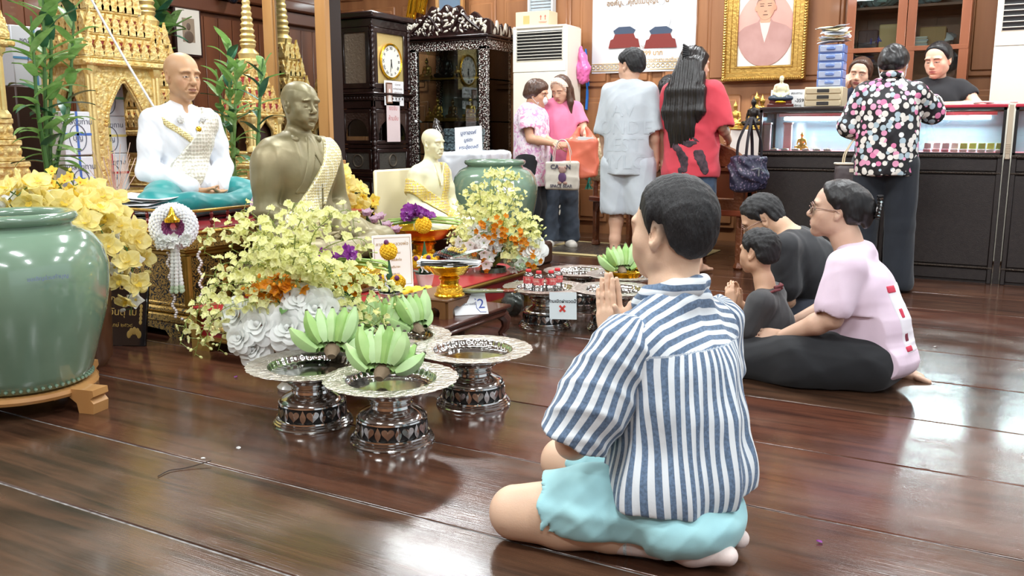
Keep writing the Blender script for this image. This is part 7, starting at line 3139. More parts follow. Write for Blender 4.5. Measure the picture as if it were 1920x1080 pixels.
# ---------------------------------------------------------------- cloth materials for people
def stripes(name,c1,c2,period,duty=.5,noise=.0):
 m,nt,b=newmat(name)
 L=nt.links.new
 a=nd(nt,'ShaderNodeAttribute',attribute_name='u')
 d_=nd(nt,'ShaderNodeMath',operation='DIVIDE')
 d_.inputs[1].default_value=period
 L(a.outputs['Fac'],d_.inputs[0])
 f=nd(nt,'ShaderNodeMath',operation='FRACT')
 L(d_.outputs[0],f.inputs[0])
 tc=nd(nt,'ShaderNodeTexCoord')
 n=nd(nt,'ShaderNodeTexNoise',i_Scale=140.,i_Detail=3.)
 L(tc.outputs['Object'],n.inputs['Vector'])
 g=ramp(nt,f.outputs[0],[(0,(0,0,0)),(duty-.03,(0,0,0)),(duty,(255,255,255)),(.97,(255,255,255))])
 c2n=ramp(nt,n.outputs[0],[(.35,tuple(v*.86 for v in c2)),(.65,tuple(min(255,v*1.1)for v in c2))])
 mx=nd(nt,'ShaderNodeMix',data_type='RGBA')
 mx.inputs['A'].default_value=lin(c1)
 L(c2n,mx.inputs['B'])
 L(g,mx.inputs['Factor'])
 L(mx.outputs['Result'],b.inputs['Base Color'])
 b.inputs['Roughness'].default_value=.8
 b.inputs['Sheen Weight'].default_value=.15
 bp=nd(nt,'ShaderNodeBump',i_Strength=.12,i_Distance=.004)
 L(n.outputs[0],bp.inputs['Height'])
 L(bp.outputs[0],b.inputs['Normal'])
 MATS[name]=m
 return m
def dots(name,base,cols,sc,lo=.34,rand=.75,soft=.03):
 m,nt,b=newmat(name)
 L=nt.links.new
 tc=nd(nt,'ShaderNodeTexCoord')
 v=nd(nt,'ShaderNodeTexVoronoi',i_Scale=float(sc),i_Randomness=rand)
 L(tc.outputs['Object'],v.inputs['Vector'])
 g=ramp(nt,v.outputs['Distance'],[(lo,(255,255,255)),(lo+soft,(0,0,0))])
 s=nd(nt,'ShaderNodeSeparateColor')
 L(v.outputs['Color'],s.inputs[0])
 n=len(cols)
 st=[]
 for i,c in enumerate(cols):
  st.append((i/n,c))
 cc=ramp(nt,s.outputs[0],st,'CONSTANT')
 mx=nd(nt,'ShaderNodeMix',data_type='RGBA')
 mx.inputs['A'].default_value=lin(base)
 L(cc,mx.inputs['B'])
 L(g,mx.inputs['Factor'])
 L(mx.outputs['Result'],b.inputs['Base Color'])
 b.inputs['Roughness'].default_value=.5
 MATS[name]=m
 return m
def floral(name):
 m,nt,b=newmat(name)
 L=nt.links.new
 tc=nd(nt,'ShaderNodeTexCoord')
 n=nd(nt,'ShaderNodeTexNoise',i_Scale=16.,i_Detail=3.,i_Distortion=1.6)
 L(tc.outputs['Object'],n.inputs['Vector'])
 n2=nd(nt,'ShaderNodeTexNoise',i_Scale=7.,i_Detail=2.)
 L(tc.outputs['Object'],n2.inputs['Vector'])
 c=ramp(nt,n.outputs[0],[(.36,(204,150,200)),(.43,(232,196,220)),(.5,(240,226,236)),(.6,(244,236,242)),(.66,(206,168,212)),(.74,(236,206,190))])
 c2=ramp(nt,n.outputs[0],[(.4,(226,150,190)),(.5,(242,220,230)),(.62,(246,240,244)),(.7,(196,150,206))])
 mx=nd(nt,'ShaderNodeMix',data_type='RGBA')
 L(ramp(nt,n2.outputs[0],[(.45,(0,0,0)),(.55,(255,255,255))]),mx.inputs['Factor'])
 L(c,mx.inputs['A'])
 L(c2,mx.inputs['B'])
 L(mx.outputs['Result'],b.inputs['Base Color'])
 b.inputs['Roughness'].default_value=.7
 MATS[name]=m
 return m
def cloth(name,c,c2=None,rough=.85,sc=7):
 return M(name,c,rough,var=(sc,c2 or tuple(v*.9 for v in c),.2),sheen=.15,bump=(420,.05))
HAIR=hair_mat('hair_black',(15,13,14),(27,24,25),(1,1,.12),120,.42,.18)
HAIRS=hair_mat('hair_short',(15,15,16),(27,26,28),(1,1,.3),260,.6,.35)
HAIRB=hair_mat('hair_brown',(62,42,34),(92,64,48),(1,1,.1),90,.4,.35)
HAIRL=hair_mat('hair_long',(15,12,12),(30,25,24),(1,1,.05),110,.36,.3)
FADE=([-.13,-.1,-.07,-.045,-.02,.0,.02,.05,.07],[-.075,-.07,-.06,-.045,-.01,.0,.0,.03,.07])
def wrap_text(parent,txt,size,x,z,mat,off=.0015,name='lettering',bold=0):
 from mathutils.bvhtree import BVHTree
 me=parent.data
 bv=BVHTree.FromPolygons([v.co for v in me.vertices],[p.vertices for p in me.polygons])
 t=text_mesh(txt,size,0,bold=bold)
 b=bmesh.new()
 b.from_mesh(t)
 bmesh.ops.triangulate(b,faces=b.faces[:])
 bmesh.ops.subdivide_edges(b,edges=[e for e in b.edges if e.calc_length()>.02],cuts=2,use_grid_fill=True)
 mb=MB()
 for v in b.verts:
  h=bv.ray_cast(Vector((x+v.co.x,-1,z+v.co.y)),Vector((0,1,0)))
  v.co=Vector((x+v.co.x,(h[0].y if h[0]else 0)-off,z+v.co.y))
 mb.bm(b)
 return mb.build(name,mat,parent)
def person_mesh(d,label,loc,rz,skin,paints,h=.006):
 o=d.mesh('person',skin_mat(),h=h,loc=loc,rz=rz,col=skin_color(skin,*paints))
 return tag(o,label,'person')
def glasses(par,m,mat,wd=.03,round_=True):
 mb=MB(m)
 for s in(-1,1):
  mb.tube([(s*.033+wd*.92*math.cos(a),.108-.012*abs(math.cos(a))*(1 if True else 0),-.008+wd*.8*math.sin(a))for a in[2*PI*k/24 for k in range(24)]],.0018,6,closed=True)
  mb.tube([(s*.062,.1,-.002),(s*.078,.05,.0),(s*.083,.0,.0),(s*.082,-.02,-.012)],.0016,6)
 mb.tube([(-.008,.112,-.002),(0,.114,.001),(.008,.112,-.002)],.0016,6)
 g=mb.build('glasses',mat,par)
 mb=MB(m)
 for s in(-1,1):
  mb.lathe([(0,0),(wd*.88,0)],20,m=T(s*.033,.105,-.008,rx=-PI/2,s=(1,.85,1)))
 mb.build('lens',GLASS,g)
 return g
O=Vector((-.64,2.08,0))
RT_=Matrix.Translation((.012,.052,0))@Matrix.Rotation(R(-20),4,'Z')
d=Sdf()
hips=[Vector((-.085,.02,.135)),Vector((.085,.02,.135))]
knees=[Vector((-.185,.405,.082)),Vector((.205,.455,.082))]
anks=[Vector((-.115,.045,.052)),Vector((.05,.045,.052))]
for i in range(2):
 d.chain([hips[i],hips[i].lerp(knees[i],.5),knees[i]],[.078,.082,.064],k=.03)
 d.chain([knees[i]+Vector((0,-.0,-.018)),knees[i].lerp(anks[i],.35)+Vector((0,0,-.012)),knees[i].lerp(anks[i],.7)+Vector((0,0,-.004)),anks[i]],[.058,.058,.046,.036],k=.03)
d.ell((0,.02,.15),(.125,.09,.09),k=.04)
d.m=RT_
d.ell((0,.0,.3),(.125,.085,.16),k=.05)
d.ell((0,.0,.47),(.165,.105,.13),k=.05)
d.cap((-.13,.01,.54),(.13,.01,.54),.05,k=.04)
for s in(-1,1):
 add_arm(d,(s*.19,.015,.53),(s*.262,.10,.30),(s*.03,.205,.475),1.05)
 add_hand(d,(s*.012,.213,.49),(0,.16,1),(-s,0,0),side=s,curl=(1,2,2),spread=.25,thumb=28,s=1.0)
d.chain([(0,.0,.58),(0,.01,.67),(0,.01,.76)],[.066,.058,.058],k=.03)
hm=head_matrix((0,.02,.812),0,2,0,1.02)
add_head(d,hm,jaw=1.05)
d.m=Matrix.Identity(4)
MSK=(222,186,158)
man=person_mesh(d,'kneeling man in blue and white striped shirt and aqua shorts, palms pressed together',O,PI/2,MSK,[paint_head(RT_@hm,MSK,open_=.5,fade=FADE)],.0045)
hl=[(.1,.085),(.085,.075),(.07,.055),(.055,.04),(.035,.03),(.02,.0),(.008,-.02),(-.002,.02),(-.03,.01),(-.05,-.035),(-.07,-.06),(-.1,-.075),(-.13,-.08)]
def top_vol(d):
 d.ell((0,-.012,.052),(.074,.094,.084),k=.03)
hair_cap(RT_@hm,hl,.010,top_vol,nf=140,noise=.0016,taper=.07).mesh('hair',HAIRS,h=.0035,parent=man)
def man_torso(d,e=0.):
 d.m=RT_
 d.ell((0,-.035,.20),(.185+e,.15+e,.13+e),k=.05)
 d.ell((0,-.02,.33),(.18+e,.14+e,.15+e),k=.06)
 d.ell((0,-.01,.46),(.188+e,.132+e,.135+e),k=.05)
 d.cap((-.15,.005,.548),(.15,.005,.548),.076+e,k=.05)
 d.cap((-.06,-.0,.615),(.06,.0,.615),.05+e,k=.05)
 d.cap((-.035,-.038,.648),(.035,-.038,.648),.028+e,k=.03)
 d.cap((-.10,-.035,.17),(.10,-.035,.17),.12+e,k=.05)
 d.m=Matrix.Identity(4)
inv20=np.array(RT_.to_3x3().inverted())
tr20=np.array(RT_.translation)
def uv_torso(P):
 q=(P-tr20)@inv20.T
 a=np.arctan2(q[:,0],-(q[:,1]-.0))
 fold=.006*np.sin(q[:,2]*9+a*3)+.004*np.sin(a*9)
 w=.20+.03*np.clip((.5-q[:,2])/.4,0,1)
 return a*w+fold+3.0
def uv_yoke(P):
 q=(P-tr20)@inv20.T
 ax=np.abs(q[:,0])
 return((q[:,2]+.1*ax+.35*np.maximum(0,ax-.13))*.8+q[:,1])*.92+3
def uv_shirt(P):
 q=(P-tr20)@inv20.T
 return np.where(q[:,2]>.535-.12*(q[:,1]+.1),uv_yoke(P),uv_torso(P))
SHB=stripes('shirt_stripes',(226,233,237),(98,120,147),.0305,.5)
def folds(amp):
 """vertical gathers of the shirt below the yoke"""
 def fn(P):
  q=(P-tr20)@inv20.T
  a=np.arctan2(q[:,0],-q[:,1])
  w=np.clip((.52-q[:,2])/.15,0,1)
  return-amp*w*(np.maximum(0,np.sin(a*9+1.5*np.sin(q[:,2]*7)))**2+.8*np.maximum(0,np.sin(a*5+2*np.sin(q[:,2]*5+1)))**2)
 return fn
d=Sdf()
man_torso(d,.004)
d.m=RT_
d.ell((0,.04,.712),(.066,.06,.06),k=.012,op='s')
d.m=Matrix.Identity(4)
d.fn(folds(.013),op='d')
d.fn(wrinkles(.005,8,2,(1,1,.7)),op='d')
d.fn(lambda P:.158+.01*np.sin(P[:,0]*9)+.1*np.minimum(P[:,1]+.02,0)+.1*np.maximum(P[:,1],0)-P[:,2],k=.008)
shirt=d.mesh('shirt',SHB,h=.005,parent=man,attrs={'u':uv_shirt})
for s in(-1,1):
 d=Sdf()
 d.m=RT_
 sh,el=Vector((s*.175,.012,.545)),Vector((s*.265,.105,.29))
 ax=(el-sh).normalized()
 d.chain([sh,sh.lerp(el,.5),el],[.082,.09,.092],k=.03)
 hem=sh.lerp(el,.93)
 d.cut(hem,ax)
 d.cap(el+ax*.08,el-ax*.02,.072,.074,k=.006,op='s')
 d.m=Matrix.Identity(4)
 wsh,wel=np.array(RT_@sh),np.array(RT_@el)
 fr=np.array(frame(wsh,wel,(0,0,1)).to_3x3())
 def uva(P,a=wsh,fr=fr):
  l=(P-a)@fr
  return np.arctan2(l[:,0],l[:,1])*.088+3+.004*np.sin(l[:,2]*30)
 d.fn(wrinkles(.006,12,7+s),op='d')
 d.mesh('sleeve',SHB,h=.005,parent=shirt,attrs={'u':uva})
d=Sdf()
d.m=RT_
d.chain([(-.062,.075,.625),(-.074,.03,.655),(-.055,-.03,.672),(0,-.058,.678),(.055,-.03,.672),(.074,.03,.655),(.062,.075,.625)],[.016,.018,.019,.019,.019,.018,.016],k=.01)
d.chain([(-.066,.07,.635),(-.08,.03,.665),(-.058,-.036,.688),(0,-.062,.694),(.058,-.036,.688),(.08,.03,.665),(.066,.07,.635)],[.01,.012,.013,.013,.013,.012,.01],k=.015)
d.m=Matrix.Identity(4)
d.mesh('collar',SHB,h=.004,parent=shirt,attrs={'u':lambda P:P[:,2]*1.0+3})
AQUA=cloth('shorts_aqua',(166,216,220),(150,200,208))
d=Sdf()
for i in range(2):
 d.chain([hips[i]+Vector((0,-.02,-.025)),hips[i].lerp(knees[i],.5),hips[i].lerp(knees[i],.86)],[.1,.108,.098],k=.03)
d.ell((-.01,-.012,.088),(.2,.135,.082),k=.04)
for i in range(2):
 ax=(knees[i]-hips[i]).normalized()
 p=hips[i].lerp(knees[i],.8)
 pn,an_=np.array(p),np.array(ax)
 sg=-1 if i==0 else 1
 d.fn(lambda P,pn=pn,an_=an_,sg=sg:np.where(P[:,0]*sg>0.01,(P-pn)@an_,-1),k=.004)
 d.cap(p+ax*.05,p-ax*.025,.083,.083,k=.006,op='s')
d.fn(lambda P:np.where(P[:,1]>.05,.052-P[:,2],.022-P[:,2]),k=.02)
d.fn(wrinkles(.007,10,14),op='d')
d.mesh('shorts',AQUA,h=.006,parent=man)
for i in range(2):
 a=anks[i]
 d=Sdf()
 sh=knees[i].lerp(a,.62)+Vector((0,0,-.006))
 d.chain([sh,a],[.054,.044],k=.02)
 tip=a+Vector(((.03 if i==0 else-.03),-.175,-.012))
 d.chain([a+Vector((0,-.02,.012)),a.lerp(tip,.5)+Vector((0,0,.0)),tip],[.042,.038,.024],k=.03,fx=1.15,hint=(0,0,1))
 d.fn(lambda P:.004-P[:,2])
 d.cut(sh+(sh-a).normalized()*.02,(sh-a))
 o=d.mesh('sock',stripes('sock_stripes',(226,208,202),(206,222,226),.03,.8),h=.005,parent=man,attrs={'u':lambda P,sh=np.array(sh):np.where(np.linalg.norm(P-sh,axis=1)<.1,np.linalg.norm(P-sh,axis=1),.0)+3})
mb=MB()
mb.box(-.06,.06,-.035,.035,0,.012,bev=.004)
o=mb.build('phone',M('phone_black',(20,20,22),.2))
q=at(1376,912,z=.012)
o.location=(q.x-.03,q.y,0)
o.rotation_euler=(0,0,.2)
tag(o,'black phone lying on the floor behind the kneeling striped man','phone')
O=Vector((-.45,3.9,0))
d=Sdf()
d.chain([(-.1,.0,.12),(-.16,.24,.1),(-.12,.44,.075)],[.11,.095,.065],k=.03)
d.chain([(-.12,.44,.07),(.06,.36,.06),(.16,.2,.05)],[.06,.055,.038],k=.03)
d.chain([(.1,.0,.12),(.2,.22,.1),(.28,.3,.075)],[.11,.095,.065],k=.03)
d.chain([(.28,.3,.07),(.26,.1,.06),(.22,-.1,.05)],[.06,.055,.038],k=.03)
add_foot(d,(.21,-.09,.06),(-.15,-1,-.1),(.4,0,1),.9)
d.ell((0,-.01,.14),(.18,.14,.13),k=.04)
d.ell((0,.03,.3),(.15,.12,.16),k=.05)
d.ell((0,.07,.44),(.15,.11,.12),k=.05)
d.cap((-.13,.085,.525),(.13,.085,.525),.055,k=.04)
add_arm(d,(-.185,.09,.505),(-.215,.115,.31),(-.16,.315,.205),1.1)
add_hand(d,(-.155,.325,.2),(.25,1,-.12),(.9,-.1,-.5),side=1,curl=(6,10,8),spread=1.5,thumb=40,s=.95)
add_arm(d,(.185,.09,.505),(.23,.16,.3),(.16,.34,.2),1.05)
add_hand(d,(.155,.35,.195),(-.3,1,-.1),(0,0,-1),side=1,curl=(8,10,8),s=.92)
d.chain([(0,.08,.54),(0,.115,.62),(0,.14,.69)],[.066,.056,.056],k=.03)
hm=head_matrix((0,.155,.735),6,6,0,.99)
add_head(d,hm,fat=.006,nose=1.0)
PSK=(212,174,150)
pw=person_mesh(d,'woman in pale pink tee sitting on the floor with one hand on the child',O,PI/2,PSK,[paint_head(hm,PSK,lips=(186,116,110))],.0055)
def bun_extra(d):
 d.ell((0,-.115,.015),(.045,.042,.05),k=.02)
 d.ell((0,-.085,.06),(.04,.04,.035),k=.025)
 d.ell((0,-.12,-.04),(.03,.025,.04),k=.02)
hl=[(.1,.1),(.08,.085),(.065,.066),(.052,.045),(.036,.022),(.016,.004),(.0,-.01),(-.012,.0),(-.03,-.02),(-.05,-.06),(-.09,-.07),(-.16,-.075)]
hair_cap(hm,hl,.012,bun_extra,noise=.0012).mesh('hair',HAIR,h=.0045,parent=pw)
mb=MB(hm)
for k in range(8):
 a=-.9+.26*k
 mb.tube([(.05*math.cos(a*1.5),-.13-.03*math.cos(a),.03+.055*math.sin(a)),(.0,-.165,.03+.06*math.sin(a)),(-.05*math.cos(a*1.5),-.13-.03*math.cos(a),.03+.055*math.sin(a))],.007,6)
mb.ell((-.02,-.165,.04),(.006,.004,.018),8,6,mi=1)
mb.ell((-.035,-.155,.025),(.006,.004,.012),8,6,mi=1)
mb.build('hair_claw',[M('claw_black',(18,18,20),.25),WHITE],pw)
glasses(pw,hm,M('specs_metal',(150,120,110),.3,.8))
PTE=cloth('tee_pink',(232,212,228),(222,200,218))
def pw_tee(d,e=0.):
 d.ell((0,-.03,.12),(.215+e,.175+e,.1+e),k=.06)
 d.ell((0,.0,.25),(.19+e,.165+e,.16+e),k=.07)
 d.ell((0,.05,.4),(.185+e,.15+e,.14+e),k=.07)
 d.cap((-.15,.08,.52),(.15,.08,.52),.07+e,k=.05)
 d.ell((0,.07,.57),(.1+e,.075+e,.04+e),k=.04)
d=Sdf()
pw_tee(d)
for s in(-1,1):
 d.chain([(s*.17,.085,.515),(s*.217,.11,.365)],[.076,.077],k=.03)
 d.cut((s*.222,.112,.352),(s*.3,.05,-1))if False else None
d.cap((-.232,.118,.24),(-.222,.112,.325),.058,.062,k=.006,op='s')
d.ell((0,.12,.64),(.068,.075,.065),k=.012,op='s')
d.fn(lambda P:np.where(np.abs(P[:,0])>.16,.335-P[:,2]-2.2*np.maximum(0,.19-np.abs(P[:,0])),-1),k=.004)if False else None
d.fn(lambda P:.055+.12*np.maximum(P[:,1],0)-P[:,2],k=.008)
d.fn(lambda P:np.where(P[:,0]<-.165,.318-P[:,2],-1),k=.003)
d.fn(wrinkles(.0045,9,29),op='d')
tee=d.mesh('tee_shirt',PTE,h=.0065,parent=pw)
inkr=M('print_red_tee',(206,58,84),.7)
for nm,z0,z1,mt in(('printed_panel',.17,.44,M('print_white',(236,232,240),.8)),('printed_header',.41,.44,inkr),('printed_strip',.175,.2,inkr),('printed_patch',.31,.35,inkr),('printed_patch',.215,.25,M('print_maroon',(120,40,60),.7))):
 d=Sdf()
 pw_tee(d,.002 if nm=='printed_panel' else .0038)
 d.fn(wrinkles(.0045,9,29),op='d')
 x0,x1=(-.1,.08)if 'panel' in nm else(-.1,-.05)if 'patch' not in nm else(-.085,-.055)
 d.fn(lambda P,z0=z0,z1=z1,x0=x0,x1=x1:np.maximum.reduce([z0-P[:,2],P[:,2]-z1,x0-P[:,0],P[:,0]-x1,P[:,1]+.02]))
 d.mesh(nm,mt,h=.005,parent=tee)
d=Sdf()
d.chain([(-.1,.0,.12),(-.16,.24,.105),(-.11,.47,.08)],[.125,.118,.09],k=.04)
d.chain([(-.11,.46,.075),(.06,.4,.07),(.2,.3,.06)],[.085,.08,.07],k=.04)
d.chain([(.1,.0,.12),(.2,.2,.1),(.28,.3,.08)],[.125,.115,.09],k=.04)
d.chain([(.28,.3,.08),(.26,.1,.07),(.23,-.02,.06)],[.085,.08,.065],k=.03)
d.ell((0,-.03,.12),(.2,.155,.115),k=.05)
d.chain([(-.1,.47,.09),(-.16,.5,.03)],[.06,.03],k=.04)
d.fn(lambda P:.003-P[:,2])
d.fn(wrinkles(.006,8,31),op='d')
d.mesh('trousers',cloth('trousers_black',(30,32,36),(22,23,27)),h=.0075,parent=pw)
O=Vector((-.87,3.93,0))
d=Sdf()
d.ell((0,0,.14),(.12,.1,.12),k=.04)
d.ell((0,.01,.24),(.11,.085,.11),k=.04)
d.cap((-.09,.015,.33),(.09,.015,.33),.045,k=.03)
for s in(-1,1):
 d.chain([(s*.07,.02,.08),(s*.13,.17,.1),(s*.12,.26,.2)]if s<0 else[(s*.07,.02,.08),(s*.16,.2,.09)],[.075,.06,.045]if s<0 else[.075,.05],k=.03)
add_arm(d,(-.125,.015,.315),(-.13,.07,.2),(-.08,.145,.29),.72)
add_hand(d,(-.075,.15,.3),(.1,.25,1),(1,.1,0),side=-1,curl=(20,25,15),s=.62)
add_arm(d,(.125,.015,.315),(.14,.08,.2),(.06,.15,.28),.72)
add_hand(d,(.055,.155,.29),(-.1,.25,1),(-1,.1,0),side=1,curl=(20,25,15),s=.62)
d.chain([(0,.01,.33),(0,.03,.4),(0,.05,.46)],[.045,.038,.038],k=.03)
hm=head_matrix((0,.06,.53),-25,2,0,.82)
add_head(d,hm,jaw=.85,nose=.8,fat=.004)
CSK=(214,172,142)
ch=person_mesh(d,'small child in dark grey shirt sitting before the woman in pink, seen from behind',O,PI/2,CSK,[paint_head(hm,CSK)],.005)
hl=[(.1,.06),(.085,.05),(.065,.03),(.045,.015),(.02,.005),(.004,-.02),(-.004,.02),(-.03,.01),(-.045,-.035),(-.07,-.06),(-.12,-.07)]
hair_cap(hm,hl,.016,noise=.003).mesh('hair',HAIRS,h=.0042,parent=ch)
DGR=cloth('tee_charcoal',(62,62,64),(50,50,52))
d=Sdf()
d.ell((0,-.005,.1),(.145,.125,.1),k=.05)
d.ell((0,.0,.2),(.135,.112,.13),k=.05)
d.cap((-.1,.012,.32),(.1,.012,.32),.062,k=.04)
for s in(-1,1):
 d.chain([(s*.115,.015,.315),(s*.142,.06,.21)],[.058,.056],k=.025)
d.ell((0,.03,.405),(.05,.055,.05),k=.01,op='s')
d.fn(wrinkles(.005,11,3),op='d')
d.fn(lambda P:.02-P[:,2])
t_=d.mesh('shirt',DGR,h=.006,parent=ch)
d=Sdf()
d.chain([(-.02,-.045,.372),(-.07,-.03,.372),(-.115,.0,.358)],[.006,.006,.006],k=.004)
d.chain([(.02,-.045,.372),(.07,-.03,.372),(.115,.0,.358)],[.006,.006,.006],k=.004)
d.chain([(-.05,-.03,.385),(0,-.048,.388),(.05,-.03,.385)],[.007]*3,k=.004)
d.mesh('red_seam',M('seam_maroon',(110,52,56),.8),h=.003,parent=t_)
d=Sdf()
d.ell((0,.0,.08),(.14,.11,.085),k=.04)
d.chain([(-.07,.03,.08),(-.13,.18,.105)],[.08,.065],k=.03)
d.chain([(.07,.03,.08),(.16,.2,.09)],[.08,.06],k=.03)
d.fn(lambda P:.003-P[:,2])
d.mesh('shorts',cloth('shorts_dark',(44,46,52)),h=.007,parent=ch)
O=Vector((-.72,4.58,0))
d=Sdf()
d.ell((0,0,.2),(.17,.15,.13),k=.04)
d.ell((0,.1,.36),(.155,.13,.16),k=.06)
d.ell((0,.18,.45),(.16,.12,.12),k=.06)
d.cap((-.15,.2,.5),(.15,.2,.5),.06,k=.04)
for s in(-1,1):
 add_arm(d,(s*.19,.21,.49),(s*.2,.17,.24),(s*.12,.36,.14),1.05)
 add_hand(d,(s*.11,.375,.14),(-s*.2,1,-.1),(0,0,-1),side=-s if False else s*-1,curl=(15,20,15))
 d.chain([(s*.1,0,.17),(s*.18,.3,.1)],[.1,.07],k=.03)
 d.chain([(s*.18,.3,.08),(s*.1,-.1,.06)],[.065,.045],k=.03)
d.chain([(0,.2,.53),(0,.27,.58),(0,.31,.6)],[.064,.056,.056],k=.03)
hm=head_matrix((0,.355,.615),12,-30,0,1.0)
add_head(d,hm)
DSK=(206,166,136)
dm=person_mesh(d,'man in black tee with glasses bowing low behind the child',O,PI/2,DSK,[paint_head(hm,DSK)],.006)
hair_cap(hm,SHORT,.014,noise=.003).mesh('hair',HAIRS,h=.0045,parent=dm)
glasses(dm,hm,M('specs_metal',(150,120,110),.3,.8))
BLK=cloth('tee_black',(32,34,38),(24,25,29))
d=Sdf()
d.ell((0,-.02,.2),(.19,.165,.14),k=.05)
d.ell((0,.08,.34),(.18,.155,.17),k=.07)
d.ell((0,.16,.44),(.18,.14,.13),k=.06)
d.cap((-.16,.19,.495),(.16,.19,.495),.074,k=.05)
for s in(-1,1):
 d.chain([(s*.185,.2,.49),(s*.205,.18,.31)],[.08,.086],k=.03)
d.ell((0,.28,.6),(.066,.085,.066),(.6,0,0),k=.01,op='s')
d.fn(lambda P:.1-P[:,2])
d.fn(wrinkles(.006,9,3),op='d')
d.mesh('tee_shirt',BLK,h=.007,parent=dm)
d=Sdf()
d.ell((0,-.02,.16),(.19,.16,.13),k=.05)
for s in(-1,1):
 d.chain([(s*.1,0,.16),(s*.18,.3,.1)],[.12,.09],k=.03)
 d.chain([(s*.18,.3,.09),(s*.1,-.12,.065)],[.085,.06],k=.03)
d.fn(lambda P:.003-P[:,2])
d.mesh('trousers',cloth('trousers_navy',(34,40,54)),h=.008,parent=dm)
def std_body(d,H,arms,hc,head,legs=None,neck=.0,r=1.,hands=None,feet=True):
 """arms: [(shoulder, elbow, wrist) per side]; unit frame scaled to 1.65 m"""
 k=H/1.65
 d.m=d.m@Matrix.Scale(k,4)
 d.ell((0,.0,.93),(.155*r,.115*r,.12),k=.05)
 d.ell((0,.0,1.08),(.13*r,.1*r,.14),k=.05)
 d.ell((0,-.005,1.24),(.145*r,.1*r,.14),k=.05)
 d.cap((-.125,-.01,1.35),(.125,-.01,1.35),.052,k=.04)
 for i,s in enumerate((-1,1)):
  hip,kn,an=legs[i]if legs else((s*.085,0,.88),(s*.09,.02,.48),(s*.095,-.02,.08))
  add_leg(d,hip,kn,an,.95*r)
  if feet:
   add_foot(d,an,(s*.12,1,0),(0,0,1),.92)
  a=arms[i]
  add_arm(d,a[0],a[1],a[2],.95*r)
  if hands and hands[i]:
   h_=hands[i]
   add_hand(d,a[2],h_[0],h_[1],side=h_[2],curl=h_[3]if len(h_)>3 else(18,22,15),s=.92)
 d.chain([(0,-.02,1.36),(0,-.01+hc[1]*.3,1.44),(hc[0],hc[1]-.02,hc[2]-.06)],[.06,.05,.05],k=.03)
 hm=head_matrix(hc,*head)
 add_head(d,hm,**HK)
 full=d.m@hm
 d.m=Matrix.Identity(4)
 return full,k
HK={}
def arm_down(s,f=.0,out=.0):
 return((s*.175,-.01,1.335),(s*(.205+out),-.02+f*.3,1.06),(s*(.215+out),.03+f,.83))
HD=lambda s:((0,.1,-1),(-s,.2,0),s if False else-s)
# ---- boy in grey
O=Vector((-2.57,6.48,0))
d=Sdf()
HK={}
full,k=std_body(d,1.68,[arm_down(-1,.02,-.01),arm_down(1,.02,-.01)],(0,.012,1.53),(62,-4,0,1.0),hands=[((0,.1,-1),(1,.1,0),1),((0,.1,-1),(-1,.1,0),-1)],r=1.02)
BSK=(214,172,146)
boy=person_mesh(d,'boy in light grey tee and shorts standing with his back turned, head turned left',O,.05,BSK,[paint_head(full,BSK)],.0065)
hl=[(.1,.05),(.085,.042),(.065,.03),(.045,.02),(.02,.012),(.004,-.01),(-.004,.02),(-.03,.01),(-.045,-.035),(-.07,-.06),(-.12,-.07)]
hair_cap(full,hl,.017,noise=.003).mesh('hair',HAIRS,h=.0055,parent=boy)
def tee_std(d,k,hem,w=.2,dp=.14,sl=None,slr=.075,neck=.07,flare=1.05):
 d.m=Matrix.Scale(k,4)
 d.cap((0,0,hem-.05),(0,0,1.2),w*flare,w,k=.04,fx=1,fy=1)if False else None
 for z in np.arange(hem-.04,1.30,.06):
  f=(1.3-z)/(1.3-hem)
  q=w*.93*(1+(flare-1)*f)
  d.ell((0,0,z),(q,dp*.93*(1+(flare-1)*f),.13),k=.08)
 d.cap((-.14,-.005,1.335),(.14,-.005,1.335),.068,k=.06)
 d.ell((0,-.012,1.385),(.105,.085,.05),k=.04)
 for pts in sl or[]:
  rs=[slr*.92]+[slr]*(len(pts)-1)
  d.chain(pts,rs,k=.03)
  a,b=Vector(pts[-2]),Vector(pts[-1])
  ax=(b-a).normalized()
  d.cap(b+ax*slr*1.2,b+ax*slr*.55,slr*.86,slr*.84,k=.006,op='s')
 d.ell((0,.03,1.472),(neck,neck,.065),k=.01,op='s')
 d.m=Matrix.Identity(4)
 d.fn(lambda P:hem*k-P[:,2],k=.006)
GREY=cloth('tee_grey',(198,206,212),(186,194,202))
d=Sdf()
tee_std(d,k,.72,.178,.14,[[(s*.15,-.01,1.335),(s*.2,-.01,1.06)]for s in(-1,1)],.076,.07,1.07)
d.fn(wrinkles(.006,8,41),op='d')
t_=d.mesh('tee_shirt',GREY,h=.008,parent=boy)
GRD=M('emboss_grey',(191,200,207),.9)
for i,tx in enumerate(('AV','ONDE','LEST','MYLO')):
 wrap_text(t_,tx,.15,0,1.22-.13*i,GRD,.002,'embossed_lettering')
d=Sdf()
for s in(-1,1):
 d.chain([(s*.09*k,0,.8),(s*.1*k,.01,.48)],[.13,.125],k=.03)
 d.cap((s*.1*k,.01,.25),(s*.1*k,.01,.4),.105,.105,k=.006,op='s')
d.ell((0,0,.86),(.18,.14,.12),k=.04)
d.fn(lambda P:.385-P[:,2],k=.006)
d.fn(wrinkles(.006,9,42),op='d')
d.mesh('shorts',GREY,h=.008,parent=boy)
